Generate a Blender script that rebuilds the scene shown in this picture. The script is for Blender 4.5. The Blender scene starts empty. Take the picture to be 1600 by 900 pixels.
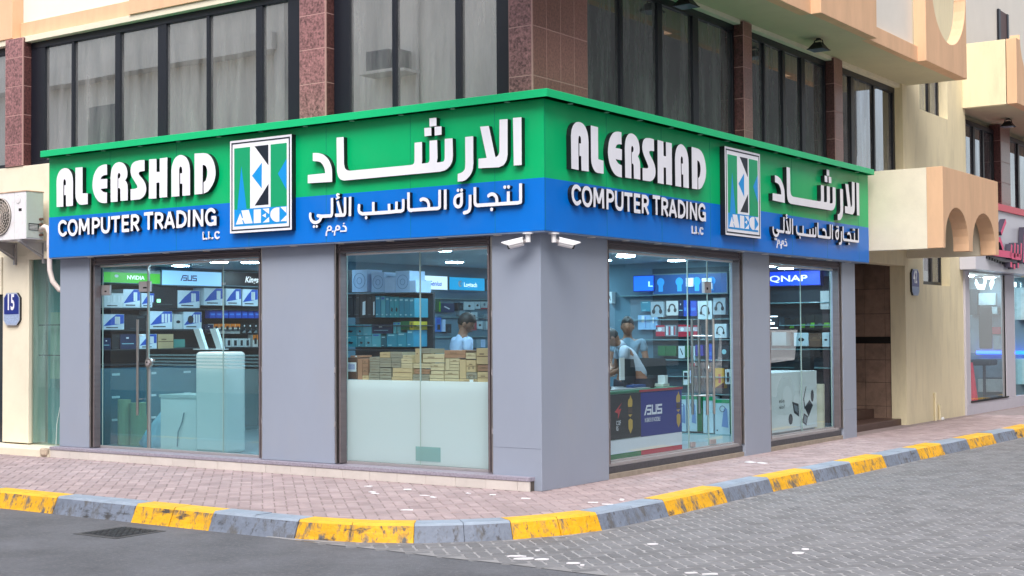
import bpy, bmesh, math, random, json
from mathutils import Vector, Matrix, geometry
random.seed(7)
S=bpy.context.scene
COL=S.collection
R=math.radians
# ---------------------------------------------------------------- camera
cd=bpy.data.cameras.new('camera'); cam=bpy.data.objects.new('camera',cd); COL.objects.link(cam)
cd.sensor_width=36; cd.lens=49.63; cd.clip_end=500; cd.clip_start=.1
cam.matrix_world=Matrix(((0.819862,0.022852,0.572104,7.71919),(0.572525,-0.021594,-0.819603,-11.62499),(-0.006375,0.999506,-0.030788,1.6),(0,0,0,1)))
S.camera=cam
# ---------------------------------------------------------------- sky, sun, exposure
SUN=Vector((.30,-.56,.77)).normalized()
w=bpy.data.worlds.new('World'); S.world=w; w.use_nodes=True
nt=w.node_tree; bg=nt.nodes['Background']
sky=nt.nodes.new('ShaderNodeTexSky'); sky.sky_type='NISHITA'; sky.sun_disc=False
sky.sun_elevation=math.asin(SUN.z); sky.sun_rotation=math.atan2(SUN.x,SUN.y)
sky.air_density=1.0; sky.dust_density=4.0; sky.ozone_density=1.2
mx=nt.nodes.new('ShaderNodeMix'); mx.data_type='RGBA'; mx.inputs[0].default_value=.45; mx.inputs[7].default_value=(5.2,5.1,5.0,1)   # thin white cloud over the blue
nt.links.new(sky.outputs[0],mx.inputs[6]); nt.links.new(mx.outputs[2],bg.inputs[0]); bg.inputs[1].default_value=.15
sl=bpy.data.lights.new('sun','SUN'); sl.energy=1.15; sl.angle=R(38); sl.color=(1,.97,.93)
so=bpy.data.objects.new('sun',sl); COL.objects.link(so)
so.rotation_euler=SUN.to_track_quat('Z','Y').to_euler()
S.view_settings.view_transform='Standard'; S.view_settings.look='None'; S.view_settings.exposure=1.2; S.view_settings.gamma=1
S.render.engine='CYCLES'
try:
    S.cycles.max_bounces=8; S.cycles.transparent_max_bounces=16; S.cycles.caustics_reflective=False; S.cycles.caustics_refractive=False
    S.cycles.sample_clamp_indirect=6
except Exception: pass
# ---------------------------------------------------------------- materials
MC={}
def lin(c): return tuple(((v/255)/12.92 if v/255<=.04045 else ((v/255+.055)/1.055)**2.4) for v in c)
def M(name,col=(.5,.5,.5),rough=.6,metal=0,var=0.0,vs=6,bump=0.0,bs=60,rgb=None,emit=None,es=0,spec=.5,stretch=None,island=0,coat=0,dirt=0,dcol=(.1,.09,.08),ds=3):
    if name in MC: return MC[name]
    if rgb: col=lin(rgb)
    m=bpy.data.materials.new(name); m.use_nodes=True; n=m.node_tree.nodes; l=m.node_tree.links
    p=n['Principled BSDF']; p.inputs['Base Color'].default_value=(*col,1); p.inputs['Roughness'].default_value=rough
    p.inputs['Metallic'].default_value=metal; p.inputs['Specular IOR Level'].default_value=spec
    if coat: p.inputs['Coat Weight'].default_value=coat; p.inputs['Coat Roughness'].default_value=.08
    src=None
    if var or bump or dirt:
        g=n.new('ShaderNodeNewGeometry'); mp=n.new('ShaderNodeMapping'); l.new(g.outputs['Position'],mp.inputs[0])
        if stretch: mp.inputs['Scale'].default_value=stretch
    if var:
        t=n.new('ShaderNodeTexNoise'); t.inputs['Scale'].default_value=vs; t.inputs['Detail'].default_value=6; t.inputs['Roughness'].default_value=.65
        l.new(mp.outputs[0],t.inputs[0])
        r=n.new('ShaderNodeMapRange'); r.inputs[1].default_value=.3; r.inputs[2].default_value=.7; r.inputs[3].default_value=1-var; r.inputs[4].default_value=1+var
        l.new(t.outputs[0],r.inputs[0])
        x=n.new('ShaderNodeVectorMath'); x.operation='SCALE'; x.inputs[0].default_value=col; l.new(r.outputs[0],x.inputs['Scale']); src=x.outputs[0]
    if island:
        g2=n.new('ShaderNodeNewGeometry'); oi=n.new('ShaderNodeObjectInfo')
        a=n.new('ShaderNodeMath'); a.operation='ADD'; l.new(g2.outputs['Random Per Island'],a.inputs[0]); l.new(oi.outputs['Random'],a.inputs[1])
        f=n.new('ShaderNodeMath'); f.operation='FRACT'; l.new(a.outputs[0],f.inputs[0])
        r=n.new('ShaderNodeMapRange'); r.inputs[3].default_value=1-island; r.inputs[4].default_value=1+island; l.new(f.outputs[0],r.inputs[0])
        x=n.new('ShaderNodeVectorMath'); x.operation='SCALE'
        if src: l.new(src,x.inputs[0])
        else: x.inputs[0].default_value=col
        l.new(r.outputs[0],x.inputs['Scale']); src=x.outputs[0]
    if dirt:
        t=n.new('ShaderNodeTexNoise'); t.inputs['Scale'].default_value=ds; t.inputs['Detail'].default_value=8; t.inputs['Roughness'].default_value=.7
        l.new(mp.outputs[0],t.inputs[0])
        r=n.new('ShaderNodeMapRange'); r.inputs[1].default_value=.5; r.inputs[2].default_value=.75; r.inputs[3].default_value=0; r.inputs[4].default_value=dirt
        l.new(t.outputs[0],r.inputs[0])
        mx=n.new('ShaderNodeMix'); mx.data_type='RGBA'; l.new(r.outputs[0],mx.inputs[0])
        if src: l.new(src,mx.inputs[6])
        else: mx.inputs[6].default_value=(*col,1)
        mx.inputs[7].default_value=(*dcol,1); src=mx.outputs[2]
    if src: l.new(src,p.inputs['Base Color'])
    if bump:
        t=n.new('ShaderNodeTexNoise'); t.inputs['Scale'].default_value=bs; t.inputs['Detail'].default_value=5; l.new(mp.outputs[0],t.inputs[0])
        b=n.new('ShaderNodeBump'); b.inputs['Strength'].default_value=bump; b.inputs['Distance'].default_value=.01; l.new(t.outputs[0],b.inputs['Height']); l.new(b.outputs[0],p.inputs['Normal'])
    if emit: p.inputs['Emission Color'].default_value=(*emit,1); p.inputs['Emission Strength'].default_value=es
    MC[name]=m; return m
def glass(name,tint,refl,rough=.0,dust=0.0,dustcol=(.5,.5,.5),film=0.0):
    """thin pane: see-through tint + mirror by angle + optional dust / frosted film"""
    if name in MC: return MC[name]
    m=bpy.data.materials.new(name); m.use_nodes=True; n=m.node_tree.nodes; l=m.node_tree.links
    out=n['Material Output']; n.remove(n['Principled BSDF'])
    tr=n.new('ShaderNodeBsdfTransparent'); tr.inputs[0].default_value=(*tint,1)
    gl=n.new('ShaderNodeBsdfGlossy'); gl.inputs['Roughness'].default_value=rough; gl.inputs[0].default_value=(.9,.95,1,1)
    base=tr.outputs[0]
    if film:
        d=n.new('ShaderNodeBsdfTranslucent'); d.inputs[0].default_value=(*dustcol,1)
        d2=n.new('ShaderNodeBsdfDiffuse'); d2.inputs[0].default_value=(*dustcol,1)
        ad=n.new('ShaderNodeMixShader'); ad.inputs[0].default_value=.5; l.new(d.outputs[0],ad.inputs[1]); l.new(d2.outputs[0],ad.inputs[2])
        mx=n.new('ShaderNodeMixShader'); mx.inputs[0].default_value=film; l.new(base,mx.inputs[1]); l.new(ad.outputs[0],mx.inputs[2]); base=mx.outputs[0]
    lw=n.new('ShaderNodeLayerWeight'); lw.inputs[0].default_value=.5
    fr=n.new('ShaderNodeMath'); fr.operation='POWER'; l.new(lw.outputs['Facing'],fr.inputs[0]); fr.inputs[1].default_value=4.0
    mr=n.new('ShaderNodeMath'); mr.operation='MULTIPLY_ADD'; l.new(fr.outputs[0],mr.inputs[0]); mr.inputs[1].default_value=.85; mr.inputs[2].default_value=refl; mr.use_clamp=True
    mx=n.new('ShaderNodeMixShader'); l.new(mr.outputs[0],mx.inputs[0]); l.new(base,mx.inputs[1]); l.new(gl.outputs[0],mx.inputs[2]); base=mx.outputs[0]
    if dust:
        g=n.new('ShaderNodeNewGeometry'); mp=n.new('ShaderNodeMapping'); mp.inputs['Scale'].default_value=(1,1,.13); l.new(g.outputs['Position'],mp.inputs[0])
        t=n.new('ShaderNodeTexNoise'); t.inputs['Scale'].default_value=5; t.inputs['Detail'].default_value=7; t.inputs['Roughness'].default_value=.7; l.new(mp.outputs[0],t.inputs[0])
        r=n.new('ShaderNodeMapRange'); r.inputs[1].default_value=.35; r.inputs[2].default_value=.75; r.inputs[3].default_value=dust*.2; r.inputs[4].default_value=dust*2.2; l.new(t.outputs[0],r.inputs[0])
        d=n.new('ShaderNodeBsdfDiffuse'); d.inputs[0].default_value=(*dustcol,1)
        mx=n.new('ShaderNodeMixShader'); l.new(r.outputs[0],mx.inputs[0]); l.new(base,mx.inputs[1]); l.new(d.outputs[0],mx.inputs[2]); base=mx.outputs[0]
    l.new(base,out.inputs[0]); MC[name]=m; return m
def kerb_paint(name,rgb,wear,top=0):
    m=M(name,rgb=rgb,rough=.62); n=m.node_tree.nodes; l=m.node_tree.links; p=n['Principled BSDF']
    g=n.new('ShaderNodeNewGeometry')
    def noise(s,sc,lo,hi,d=8):
        mp=n.new('ShaderNodeMapping'); mp.inputs['Scale'].default_value=sc; l.new(g.outputs['Position'],mp.inputs[0])
        t=n.new('ShaderNodeTexNoise'); t.inputs['Scale'].default_value=s; t.inputs['Detail'].default_value=d; t.inputs['Roughness'].default_value=.68; l.new(mp.outputs[0],t.inputs[0])
        r=n.new('ShaderNodeMapRange'); r.inputs[1].default_value=lo; r.inputs[2].default_value=hi; l.new(t.outputs[0],r.inputs[0]); return r.outputs[0]
    c=lin(rgb)
    def mix(f,a,b):
        x=n.new('ShaderNodeMix'); x.data_type='RGBA'; l.new(f,x.inputs[0])
        if isinstance(a,tuple): x.inputs[6].default_value=(*a,1)
        else: l.new(a,x.inputs[6])
        x.inputs[7].default_value=(*b,1); return x.outputs[2]
    a=mix(noise(3,(1,1,2),.35,.7),c,tuple(v*.72 for v in c))
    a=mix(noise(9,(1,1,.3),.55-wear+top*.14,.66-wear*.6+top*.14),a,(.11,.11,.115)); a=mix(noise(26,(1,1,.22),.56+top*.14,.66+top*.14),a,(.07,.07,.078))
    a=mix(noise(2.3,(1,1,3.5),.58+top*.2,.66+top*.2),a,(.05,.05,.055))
    a=mix(noise(45,(1,1,1),.64,.72),a,(.22,.21,.19))
    l.new(a,p.inputs['Base Color'])
    t=n.new('ShaderNodeTexNoise'); t.inputs['Scale'].default_value=22; t.inputs['Detail'].default_value=8; l.new(g.outputs['Position'],t.inputs[0])
    b=n.new('ShaderNodeBump'); b.inputs['Strength'].default_value=.7; b.inputs['Distance'].default_value=.015; l.new(t.outputs[0],b.inputs['Height']); l.new(b.outputs[0],p.inputs['Normal'])
    return m
# ---------------------------------------------------------------- mesh helpers
ORG={}
def org(o):
    v=Vector((0,0,0))
    while o is not None: v=v+o.location; o=o.parent
    return v
class MB:
    def __init__(s): s.v=[];s.f=[];s.m=[];s.mats=[]
    def mi(s,m):
        if m not in s.mats: s.mats.append(m)
        return s.mats.index(m)
    def face(s,pts,mat):
        i=len(s.v); s.v+= [tuple(p) for p in pts]; s.f.append(tuple(range(i,i+len(pts)))); s.m.append(s.mi(mat))
    def box(s,x0,x1,y0,y1,z0,z1,mat):
        if x0>x1: x0,x1=x1,x0
        if y0>y1: y0,y1=y1,y0
        if z0>z1: z0,z1=z1,z0
        i=len(s.v); k=s.mi(mat)
        s.v+=[(x0,y0,z0),(x1,y0,z0),(x1,y1,z0),(x0,y1,z0),(x0,y0,z1),(x1,y0,z1),(x1,y1,z1),(x0,y1,z1)]
        for q in ((0,3,2,1),(4,5,6,7),(0,1,5,4),(1,2,6,5),(2,3,7,6),(3,0,4,7)): s.f.append(tuple(i+a for a in q)); s.m.append(k)
        return s
    def tube(s,path,r,mat,n=8,cap=True):
        k=s.mi(mat); P=[Vector(p) for p in path]; rings=[]
        rr=r if isinstance(r,(list,tuple)) else [r]*len(P)
        up=None
        for j,p in enumerate(P):
            d=(P[min(j+1,len(P)-1)]-P[max(j-1,0)]).normalized()
            if up is None: up=d.orthogonal().normalized()
            up=(up-d*up.dot(d)).normalized(); sd=d.cross(up); i=len(s.v)
            for a in range(n):
                t=2*math.pi*a/n; s.v.append(tuple(p+(up*math.cos(t)+sd*math.sin(t))*rr[j]))
            rings.append(i)
        for a,b in zip(rings,rings[1:]):
            for q in range(n): s.f.append((a+q,a+(q+1)%n,b+(q+1)%n,b+q)); s.m.append(k)
        if cap:
            s.f.append(tuple(rings[0]+q for q in reversed(range(n)))); s.m.append(k)
            s.f.append(tuple(rings[-1]+q for q in range(n))); s.m.append(k)
        return s
    def disc(s,c,axis,r,h,mat,n=20):
        c=Vector(c);a=Vector(axis).normalized(); return s.tube([c,c+a*h],r,mat,n)
    def loops(s,loops,fn,d0,d1,mat,side=None):
        """extrude 2-D loops (with holes) between depths; fn(u,v,d)->xyz"""
        side=side or mat; k=s.mi(mat); ks=s.mi(side)
        tri=geometry.tessellate_polygon([[Vector((u,v,0)) for u,v in L] for L in loops])
        flat=[p for L in loops for p in L]; i=len(s.v); n=len(flat)
        s.v+=[tuple(fn(u,v,d1)) for u,v in flat]+[tuple(fn(u,v,d0)) for u,v in flat]
        for t in tri: s.f.append(tuple(i+a for a in t)); s.m.append(k)
        o=0
        for L in loops:
            q=len(L)
            for a in range(q): b=(a+1)%q; s.f.append((i+o+a,i+o+b,i+n+o+b,i+n+o+a)); s.m.append(ks)
            o+=q
        return s
    def build(s,name,parent=None,bevel=0,smooth=False,recalc=True):
        me=bpy.data.meshes.new(name); o0=org(parent) if parent else Vector((0,0,0))
        me.from_pydata([(a-o0.x,b-o0.y,c-o0.z) for a,b,c in s.v],[],s.f)
        for m in s.mats: me.materials.append(m)
        me.polygons.foreach_set('material_index',s.m)
        if recalc:
            bm=bmesh.new(); bm.from_mesh(me); bmesh.ops.recalc_face_normals(bm,faces=bm.faces); bm.to_mesh(me); bm.free()
        if smooth: me.polygons.foreach_set('use_smooth',[True]*len(me.polygons))
        o=bpy.data.objects.new(name,me); COL.objects.link(o)
        if parent: o.parent=parent
        if bevel:
            b=o.modifiers.new('bevel','BEVEL'); b.width=bevel; b.segments=2; b.limit_method='ANGLE'; b.harden_normals=False
        return o
def tag(o,label,cat,group=None):
    o['label']=label; o['category']=cat
    if group: o['group']=group
    return o
def struct(o,stuff=False): o['kind']='stuff' if stuff else 'structure'; return o
def thing(name,label,cat,loc,group=None):
    o=bpy.data.objects.new(name,None); o.empty_display_size=.1; COL.objects.link(o); o.location=loc
    return tag(o,label,cat,group)
def box(name,b,mat,parent=None,bevel=0): return MB().box(*b,mat).build(name,parent,bevel)
def text_mesh(txt,size,mat,fn,depth=0.0,off=0.0,sx=1.0,shear=0.0,align='LEFT'):
    """built-in font outlines -> flat print; fn maps (u,v,d) to world"""
    c=bpy.data.curves.new('t','FONT'); c.body=txt; c.size=size; c.offset=off; c.align_x=align; c.shear=shear; c.extrude=depth/2; c.resolution_u=3
    o=bpy.data.objects.new('t',c); COL.objects.link(o); dg=bpy.context.evaluated_depsgraph_get(); me=bpy.data.meshes.new_from_object(o.evaluated_get(dg))
    b=MB(); k=b.mi(mat); b.v=[tuple(fn(v.co.x*sx,v.co.y,v.co.z)) for v in me.vertices]; b.f=[tuple(p.vertices) for p in me.polygons]; b.m=[k]*len(b.f)
    bpy.data.objects.remove(o); bpy.data.curves.remove(c); bpy.data.meshes.remove(me); return b
fL=lambda u,v,d: (u,-d,v)            # plane of the left facade, d = out towards the street
fR=lambda u,v,d: (d,u,v)             # plane of the right facade
# ---- shared materials
beige=M('beige_plaster',rgb=(230,219,186),rough=.85,var=.06,vs=1.6,bump=.25,bs=90,dirt=.30,dcol=(.34,.29,.2),ds=2.6,stretch=(1.6,1.6,.35))
cream=M('cream_plaster',rgb=(226,218,198),rough=.85,var=.05,vs=2,bump=.2,bs=90,dirt=.12,dcol=(.3,.27,.2))
peach=M('peach_plaster',rgb=(222,182,147),rough=.85,var=.07,vs=2.5,bump=.2,bs=80,dirt=.25,dcol=(.42,.27,.17),ds=3,stretch=(1.5,1.5,.3))
white_pl=M('white_panel',rgb=(225,222,215),rough=.8,var=.03,vs=2,bump=.1)
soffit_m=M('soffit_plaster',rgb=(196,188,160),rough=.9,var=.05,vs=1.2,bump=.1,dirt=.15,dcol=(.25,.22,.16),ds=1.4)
acp=M('grey_cladding',rgb=(146,156,174),rough=.36,var=.045,vs=.8,spec=.45,dirt=.16,dcol=(.40,.38,.36),ds=1.3,bump=.04,bs=3,stretch=(1,1,.5))
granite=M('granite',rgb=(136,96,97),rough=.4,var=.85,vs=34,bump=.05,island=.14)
granite_d=M('granite_side',rgb=(92,58,58),rough=.4,var=.7,vs=34,island=.12)  # darker copy of the granite: shade on the pillar sides put into the colour
joint=M('pink_joint',rgb=(186,146,142),rough=.8)
frame_m=M('dark_frame',rgb=(15,20,32),rough=.4,spec=.5)
green=M('sign_green',col=(.0,.45,.155),rough=.32,spec=.35,var=.05,vs=1.2,dirt=.06,dcol=(.3,.36,.3),ds=1.5)
blue=M('sign_blue',col=(.0,.165,.66),rough=.32,spec=.35,var=.05,vs=1.2,dirt=.06,dcol=(.25,.3,.36),ds=1.5)
corn=M('cornice_green',col=(.006,.50,.19),rough=.35,spec=.35)
under=M('sign_underside',rgb=(120,135,160),rough=.45)
letter_w=M('letter_white',rgb=(232,234,244),rough=.35,var=.03,vs=5)
letter_k=M('letter_return',rgb=(18,20,28),rough=.4)
steel=M('brushed_steel',rgb=(176,172,170),rough=.28,metal=.9,var=.06,vs=12)
alu=M('aluminium',rgb=(165,162,165),rough=.45,metal=.35,var=.06,vs=8)
darkalu=M('shutter_metal',rgb=(112,104,108),rough=.5,metal=.3,var=.12,vs=9,stretch=(.3,.3,3))
black=M('black_gap',rgb=(14,14,17),rough=.7)
white_s=M('white_steel',rgb=(222,224,226),rough=.4)
lampm=M('lamp_lens',rgb=(235,235,230),rough=.3)
# ================================================================ GROUND
road_m=M('asphalt',col=(.115,.121,.138),rough=.82,var=.3,vs=1.3,bump=1.0,bs=130,dirt=.6,dcol=(.235,.235,.25),ds=28,island=0)
g=MB()
g.face([(-60,-60,-.15),(60,-60,-.15),(60,-2.86,-.15),(-60,-2.86,-.15)],road_m); struct(g.build('road'))
bedr=M('joint_sand',col=(.31,.31,.32),rough=.95,var=.2,vs=9,bump=.3)
blockfar=M('block_far',col=(.175,.178,.19),rough=.85,var=.14,vs=2.5,bump=.5,bs=35,dirt=.3,dcol=(.27,.27,.28),ds=16)
g=MB()
g.face([(-1,-2.86,-.1478),(60,-2.86,-.1478),(60,13,-.1478),(-1,13,-.1478)],bedr)
g.face([(-.9,13,-.145),(60,13,-.145),(60,90,-.145),(-1,90,-.145)],blockfar)
g.face([(6.4,-2.86,-.145),(60,-2.86,-.145),(60,13,-.145),(6.4,13,-.145)],blockfar)
lane=struct(g.build('side_street'))
# kerb curve (outer top edge)
KP=[(-30,-2.75),(-12,-2.75),(-6,-2.75),(-1.2,-2.75),(-.6,-2.735),(-.1,-2.64),(.32,-2.42),(.65,-2.12),(.89,-1.80),(1.07,-1.42),(1.19,-1.0),(1.222,-.5),(1.235,.1),(1.215,1.4),(1.225,2.5),(1.26,3.6),(1.285,5),(1.31,7),(1.36,9),(1.38,10.5),(1.4,13),(1.4,22),(1.4,40)]
KV=[Vector(p) for p in KP]; KA=[0]
for a,b in zip(KV,KV[1:]): KA.append(KA[-1]+(b-a).length)
def kat(s):
    for i in range(len(KA)-1):
        if s<=KA[i+1] or i==len(KA)-2:
            t=(s-KA[i])/(KA[i+1]-KA[i]); p=KV[i].lerp(KV[i+1],t)
            d=(KV[i+1]-KV[i]).normalized()
            d0=(KV[i]-KV[i-1]).normalized() if i>0 else d; d1=(KV[min(i+2,len(KV)-1)]-KV[i+1]).normalized() if i+2<len(KV) else d
            a=(d0+d).normalized(); b=(d+d1).normalized(); dd=a.lerp(b,t).normalized()
            return p,Vector((dd.y,-dd.x))
def kproj(q):
    q=Vector(q); best=None
    for i in range(len(KV)-1):
        e=KV[i+1]-KV[i]; t=max(0,min(1,(q-KV[i]).dot(e)/e.length_squared)); d=(q-(KV[i]+e*t)).length
        if best is None or d<best[0]: best=(d,KA[i]+e.length*t,(q-KV[i]-e*t).dot(Vector((e.y,-e.x)).normalized()))
    return best
# gutter strip: pale mortar
gut=M('gutter_concrete',col=(.25,.25,.26),rough=.9,var=.2,vs=5,bump=.4,bs=50)
g=MB()
n=60
for i in range(n):
    x0=-.35+i*.11; x1=x0+.11
    f=lambda x:-2.86-.004*x*4+.012*math.sin(x*5)
    g.face([(x0,f(x0)-.03,-.146),(x1,f(x1)-.03,-.146),(x1,f(x1)+.13+.02*math.sin(x1*9),-.1455),(x0,f(x0)+.13+.02*math.sin(x0*9),-.1455)],gut)
for i in range(240):
    s0=KA[4]+i*.1; p,nn=kat(s0); q,mm=kat(s0+.1)
    a=p+nn*.06; b=q+mm*.06; c=q+mm*(.135+.012*math.sin(i*1.7)); d=p+nn*(.135+.012*math.sin((i-1)*1.7))
    g.face([(a.x,a.y,-.1442),(b.x,b.y,-.1442),(c.x,c.y,-.1445),(d.x,d.y,-.1445)],gut)
struct(g.build('gutter'))
yel=kerb_paint('kerb_yellow',(236,176,18),.03); gry=kerb_paint('kerb_grey',(120,130,148),.03); yelt=kerb_paint('kerb_yellow_top',(240,186,48),-.01,.6); gryt=kerb_paint('kerb_grey_top',(150,164,182),-.01,.6)  # top faces: less wear, plus a lighter colour standing in for skylight
kerb=thing('kerb','kerb painted in yellow and grey blocks, rounding the street corner','kerb',(0,0,0)); struct(kerb)
del kerb['category']; del kerb['label']
B=[kproj(p)[1] for p in [(-3.95,-2.75),(-2.78,-2.75),(-1.75,-2.75),(-.72,-2.75),(.3,-2.44),(.87,-1.85),(1.19,-1.0),(1.23,.13),(1.2,1.39),(1.22,2.5),(1.26,3.59),(1.28,4.7),(1.31,5.75),(1.3,6.98),(1.36,7.9),(1.36,8.98),(1.38,10.2)]]
segs=[]; c=0 # first boundary: yellow ends -> grey
lo=B[0]
s=B[0]; k=1
left=[]
while s>KA[0]+1.2: left.append((s-1.13,s,k)); s-=1.13; k=1-k
segs=[(a,b,k) for a,b,k in left]
k=0
for a,b in zip(B,B[1:]): segs.append((a,b,k)); k=1-k
s=B[-1]
while s<KA[-1]-1.2: segs.append((s,s+1.13,k)); s+=1.13; k=1-k
for a,b,k in segs:
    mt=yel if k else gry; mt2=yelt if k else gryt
    for h in (0,1):
        s0=a+(b-a)*h/2+.0025; s1=a+(b-a)*(h+1)/2-.0025
        mb=MB(); kk=mb.mi(mt); k2=mb.mi(mt2); nseg=5; jit=random.uniform(-.004,.004); jz=random.uniform(-.002,.003)
        prof=lambda p,nn:[(p-nn*.215,.0075+jz),(p-nn*(.016),.0075+jz),(p+nn*.004,-.012),(p+nn*(.07+jit),-.165),(p-nn*.215,-.165)]
        for q in range(nseg+1):
            p,nn=kat(s0+(s1-s0)*q/nseg)
            for v,z in prof(p,nn): mb.v.append((v.x+nn.x*jit,v.y+nn.y*jit,z))
        for q in range(nseg):
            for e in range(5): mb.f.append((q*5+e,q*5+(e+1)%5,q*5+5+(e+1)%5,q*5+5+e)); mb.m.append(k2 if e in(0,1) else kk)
        mb.f.append((0,1,2,3,4)); mb.f.append(tuple(nseg*5+e for e in (4,3,2,1,0))); mb.m+=[kk,kk]
        mb.build('kerb_stone',kerb)
# pavement bed
bedp=M('pavement_joint',col=(.25,.2,.2),rough=.95,var=.2,vs=8)
g=MB()
pts=[]
for i in range(0,400):
    s=KA[1]+ (KA[-2]-KA[1])*i/399; p,nn=kat(s); pts.append(p-nn*.19)
for a,b in zip(pts,pts[1:]):
    ia=Vector((min(a.x,-.0) if a.y<.6 else -.7,.6 if a.y<.6 else a.y)); ib=Vector((min(b.x,-.0) if b.y<.6 else -.7,.6 if b.y<.6 else b.y))
    g.face([(a.x,a.y,-.0045),(b.x,b.y,-.0045),(ib.x,ib.y,-.0045),(ia.x,ia.y,-.0045)],bedp)
pav=struct(g.build('pavement'))
# pavers: herringbone at 45 degrees
def brick_mesh(name,mat,l,wd,ch,h):
    bm=bmesh.new(); a,b=l/2,wd/2
    o=[(-a+ch,-b),(a-ch,-b),(a,-b+ch),(a,b-ch),(a-ch,b),(-a+ch,b),(-a,b-ch),(-a,-b+ch)]
    t=[bm.verts.new((x*(1-.010/a),y*(1-.005/b),0)) for x,y in o]; u=[bm.verts.new((x,y,-h*.45)) for x,y in o]; 
    bm.faces.new(t)
    for i in range(8): bm.faces.new((t[i],u[i],u[(i+1)%8],t[(i+1)%8]))
    me=bpy.data.meshes.new(name); bm.to_mesh(me); bm.free(); me.materials.append(mat); return me
def herring(inside,z,mesh,parent,maxparts,name,focus,tilt=.006):
    W=.11; out=[]
    th=R(45); ca,sa=math.cos(th),math.sin(th)
    for i in range(-170,170):
        for j in range(-90,90):
            ox=i*W-2*W*j; oy=i*W+2*W*j
            for (cx,cy,v) in ((ox+W,oy+W/2,0),(ox+2.5*W,oy,1)):
                x=cx*ca-cy*sa; y=cx*sa+cy*ca
                if inside(x,y): out.append((x,y,v))
    out.sort(key=lambda t:(t[0]-focus[0])**2+(t[1]-focus[1])**2)
    rest=MB(); mt=mesh.materials[0]; kk=rest.mi(mt)
    for q,(x,y,v) in enumerate(out):
        rz=th+(R(90) if v else 0)+R(random.uniform(-1.2,1.2)); zz=z+random.uniform(-.0016,.0016)
        mw=Matrix.Translation((x,y,zz))@Matrix.Rotation(rz,4,'Z')@Matrix.Rotation(random.uniform(-tilt,tilt),4,'X')
        if q<maxparts:
            o=bpy.data.objects.new(name,mesh); COL.objects.link(o); o.parent=parent; o.matrix_local=mw
        else:
            i0=len(rest.v); rest.v+=[tuple(mw@vv.co) for vv in mesh.vertices]
            for p in mesh.polygons: rest.f.append(tuple(i0+a for a in p.vertices)); rest.m.append(kk)
    o=rest.build(name+'_field',parent,recalc=False); o['kind']='stuff'
    return len(out)
pm=M('paver_pink',col=(.36,.285,.292),rough=.85,var=.16,vs=3,bump=.35,bs=130,island=.13,dirt=.3,dcol=(.2,.165,.17),ds=1.3)
rm=M('paver_grey',col=(.165,.168,.18),rough=.82,var=.13,vs=2,bump=.35,bs=130,island=.14,dirt=.3,dcol=(.25,.25,.262),ds=.9)
mp=brick_mesh('paver',pm,.2155,.1055,.008,.02); mr=brick_mesh('paver_block',rm,.2095,.0995,.019,.02)
def in_p(x,y):
    if not(-13<x<1.5 and -2.9<y<15): return False
    if x<-.2 and y>.35: return False
    if x<(-.5 if 8.4<y<11.6 else -.45) and y>.2: return False
    d=kproj((x,y)); return d[2]<-.13
def in_r(x,y):
    if not(-.4<x<6.5 and -2.86<y<13.1): return False
    d=kproj((x,y)); return d[2]>.02
herring(in_p,0,mp,pav,300,'paver',(.0,-2.2))
herring(in_r,-.1435,mr,lane,300,'paving_block',(3.2,-2.8))
# manhole
mh=thing('manhole_cover','dark square manhole cover sunk in the asphalt near the kerb','manhole cover',(-2.28,-3.36,-.15))
iron=M('cast_iron',col=(.035,.036,.04),rough=.6,metal=.3,var=.3,vs=20,bump=.4,bs=60)
box('frame',(-2.56,-2.0,-3.64,-3.08,-.155,-.1455),M('manhole_rim',col=(.07,.07,.075),rough=.8,var=.2,bump=.4),mh)
box('lid',(-2.51,-2.05,-3.59,-3.13,-.15,-.142),iron,mh,.003)
g=MB()
for i in range(7):
    for j in range(7):
        g.box(-2.49+i*.065,-2.45+i*.065,-3.57+j*.065,-3.53+j*.065,-.142,-.139,iron)
g.build('tread',mh)['kind']='stuff'
# litter
paper=M('paper_scrap',rgb=(228,226,232),rough=.8)
lit=[(-1.904,-.454,.10,.05,0),(-1.527,-.834,.12,.04,1),(-1.43,-.905,.12,.045,0),(-1.371,-.471,.10,.04,1),(-.908,-.772,.13,.03,0),(-.74,-.855,.12,.04,1),(-.337,-1.749,.14,.035,1),(-.643,-.417,.07,.03,0),(-.375,-.379,.08,.03,1),(.079,-.468,.11,.03,0),(.78,-.386,.12,.045,1),(.972,-.438,.13,.05,0),(.907,-.074,.05,.09,1),(.30,4.0,.16,.1,0),(.46,3.99,.15,.09,1)]
lr=[(1.567,-2.663,.22,.08),(1.695,-2.616,.16,.06),(1.435,-2.60,.2,.05),(1.987,-2.64,.14,.06),(2.094,-2.674,.05,.05),(2.027,-1.487,.13,.05),(3.204,-1.284,.12,.1),(3.173,-1.075,.08,.06),(2.927,-2.533,.12,.03),(3.066,-2.506,.16,.03),(1.42,-2.27,.05,.04)]
names=['on the pink pavers below the left shop window','lying across two others on the pink pavers','beside the pair of scraps on the pink pavers','below the glass joint of the middle window','right of centre on the pink pavers','next to the long scrap on the pink pavers','closest to the yellow kerb on the pink pavers','below the pillar end of the plinth','below the plinth near the corner pillar','in front of the corner pillar','against the kerb right of the corner pillar','folded against the grey kerb block','standing sliver by the kerb right of the pillar','pale yellowish sheet below the grey pillar on the right','second pale yellowish sheet below the grey pillar on the right']
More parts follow.
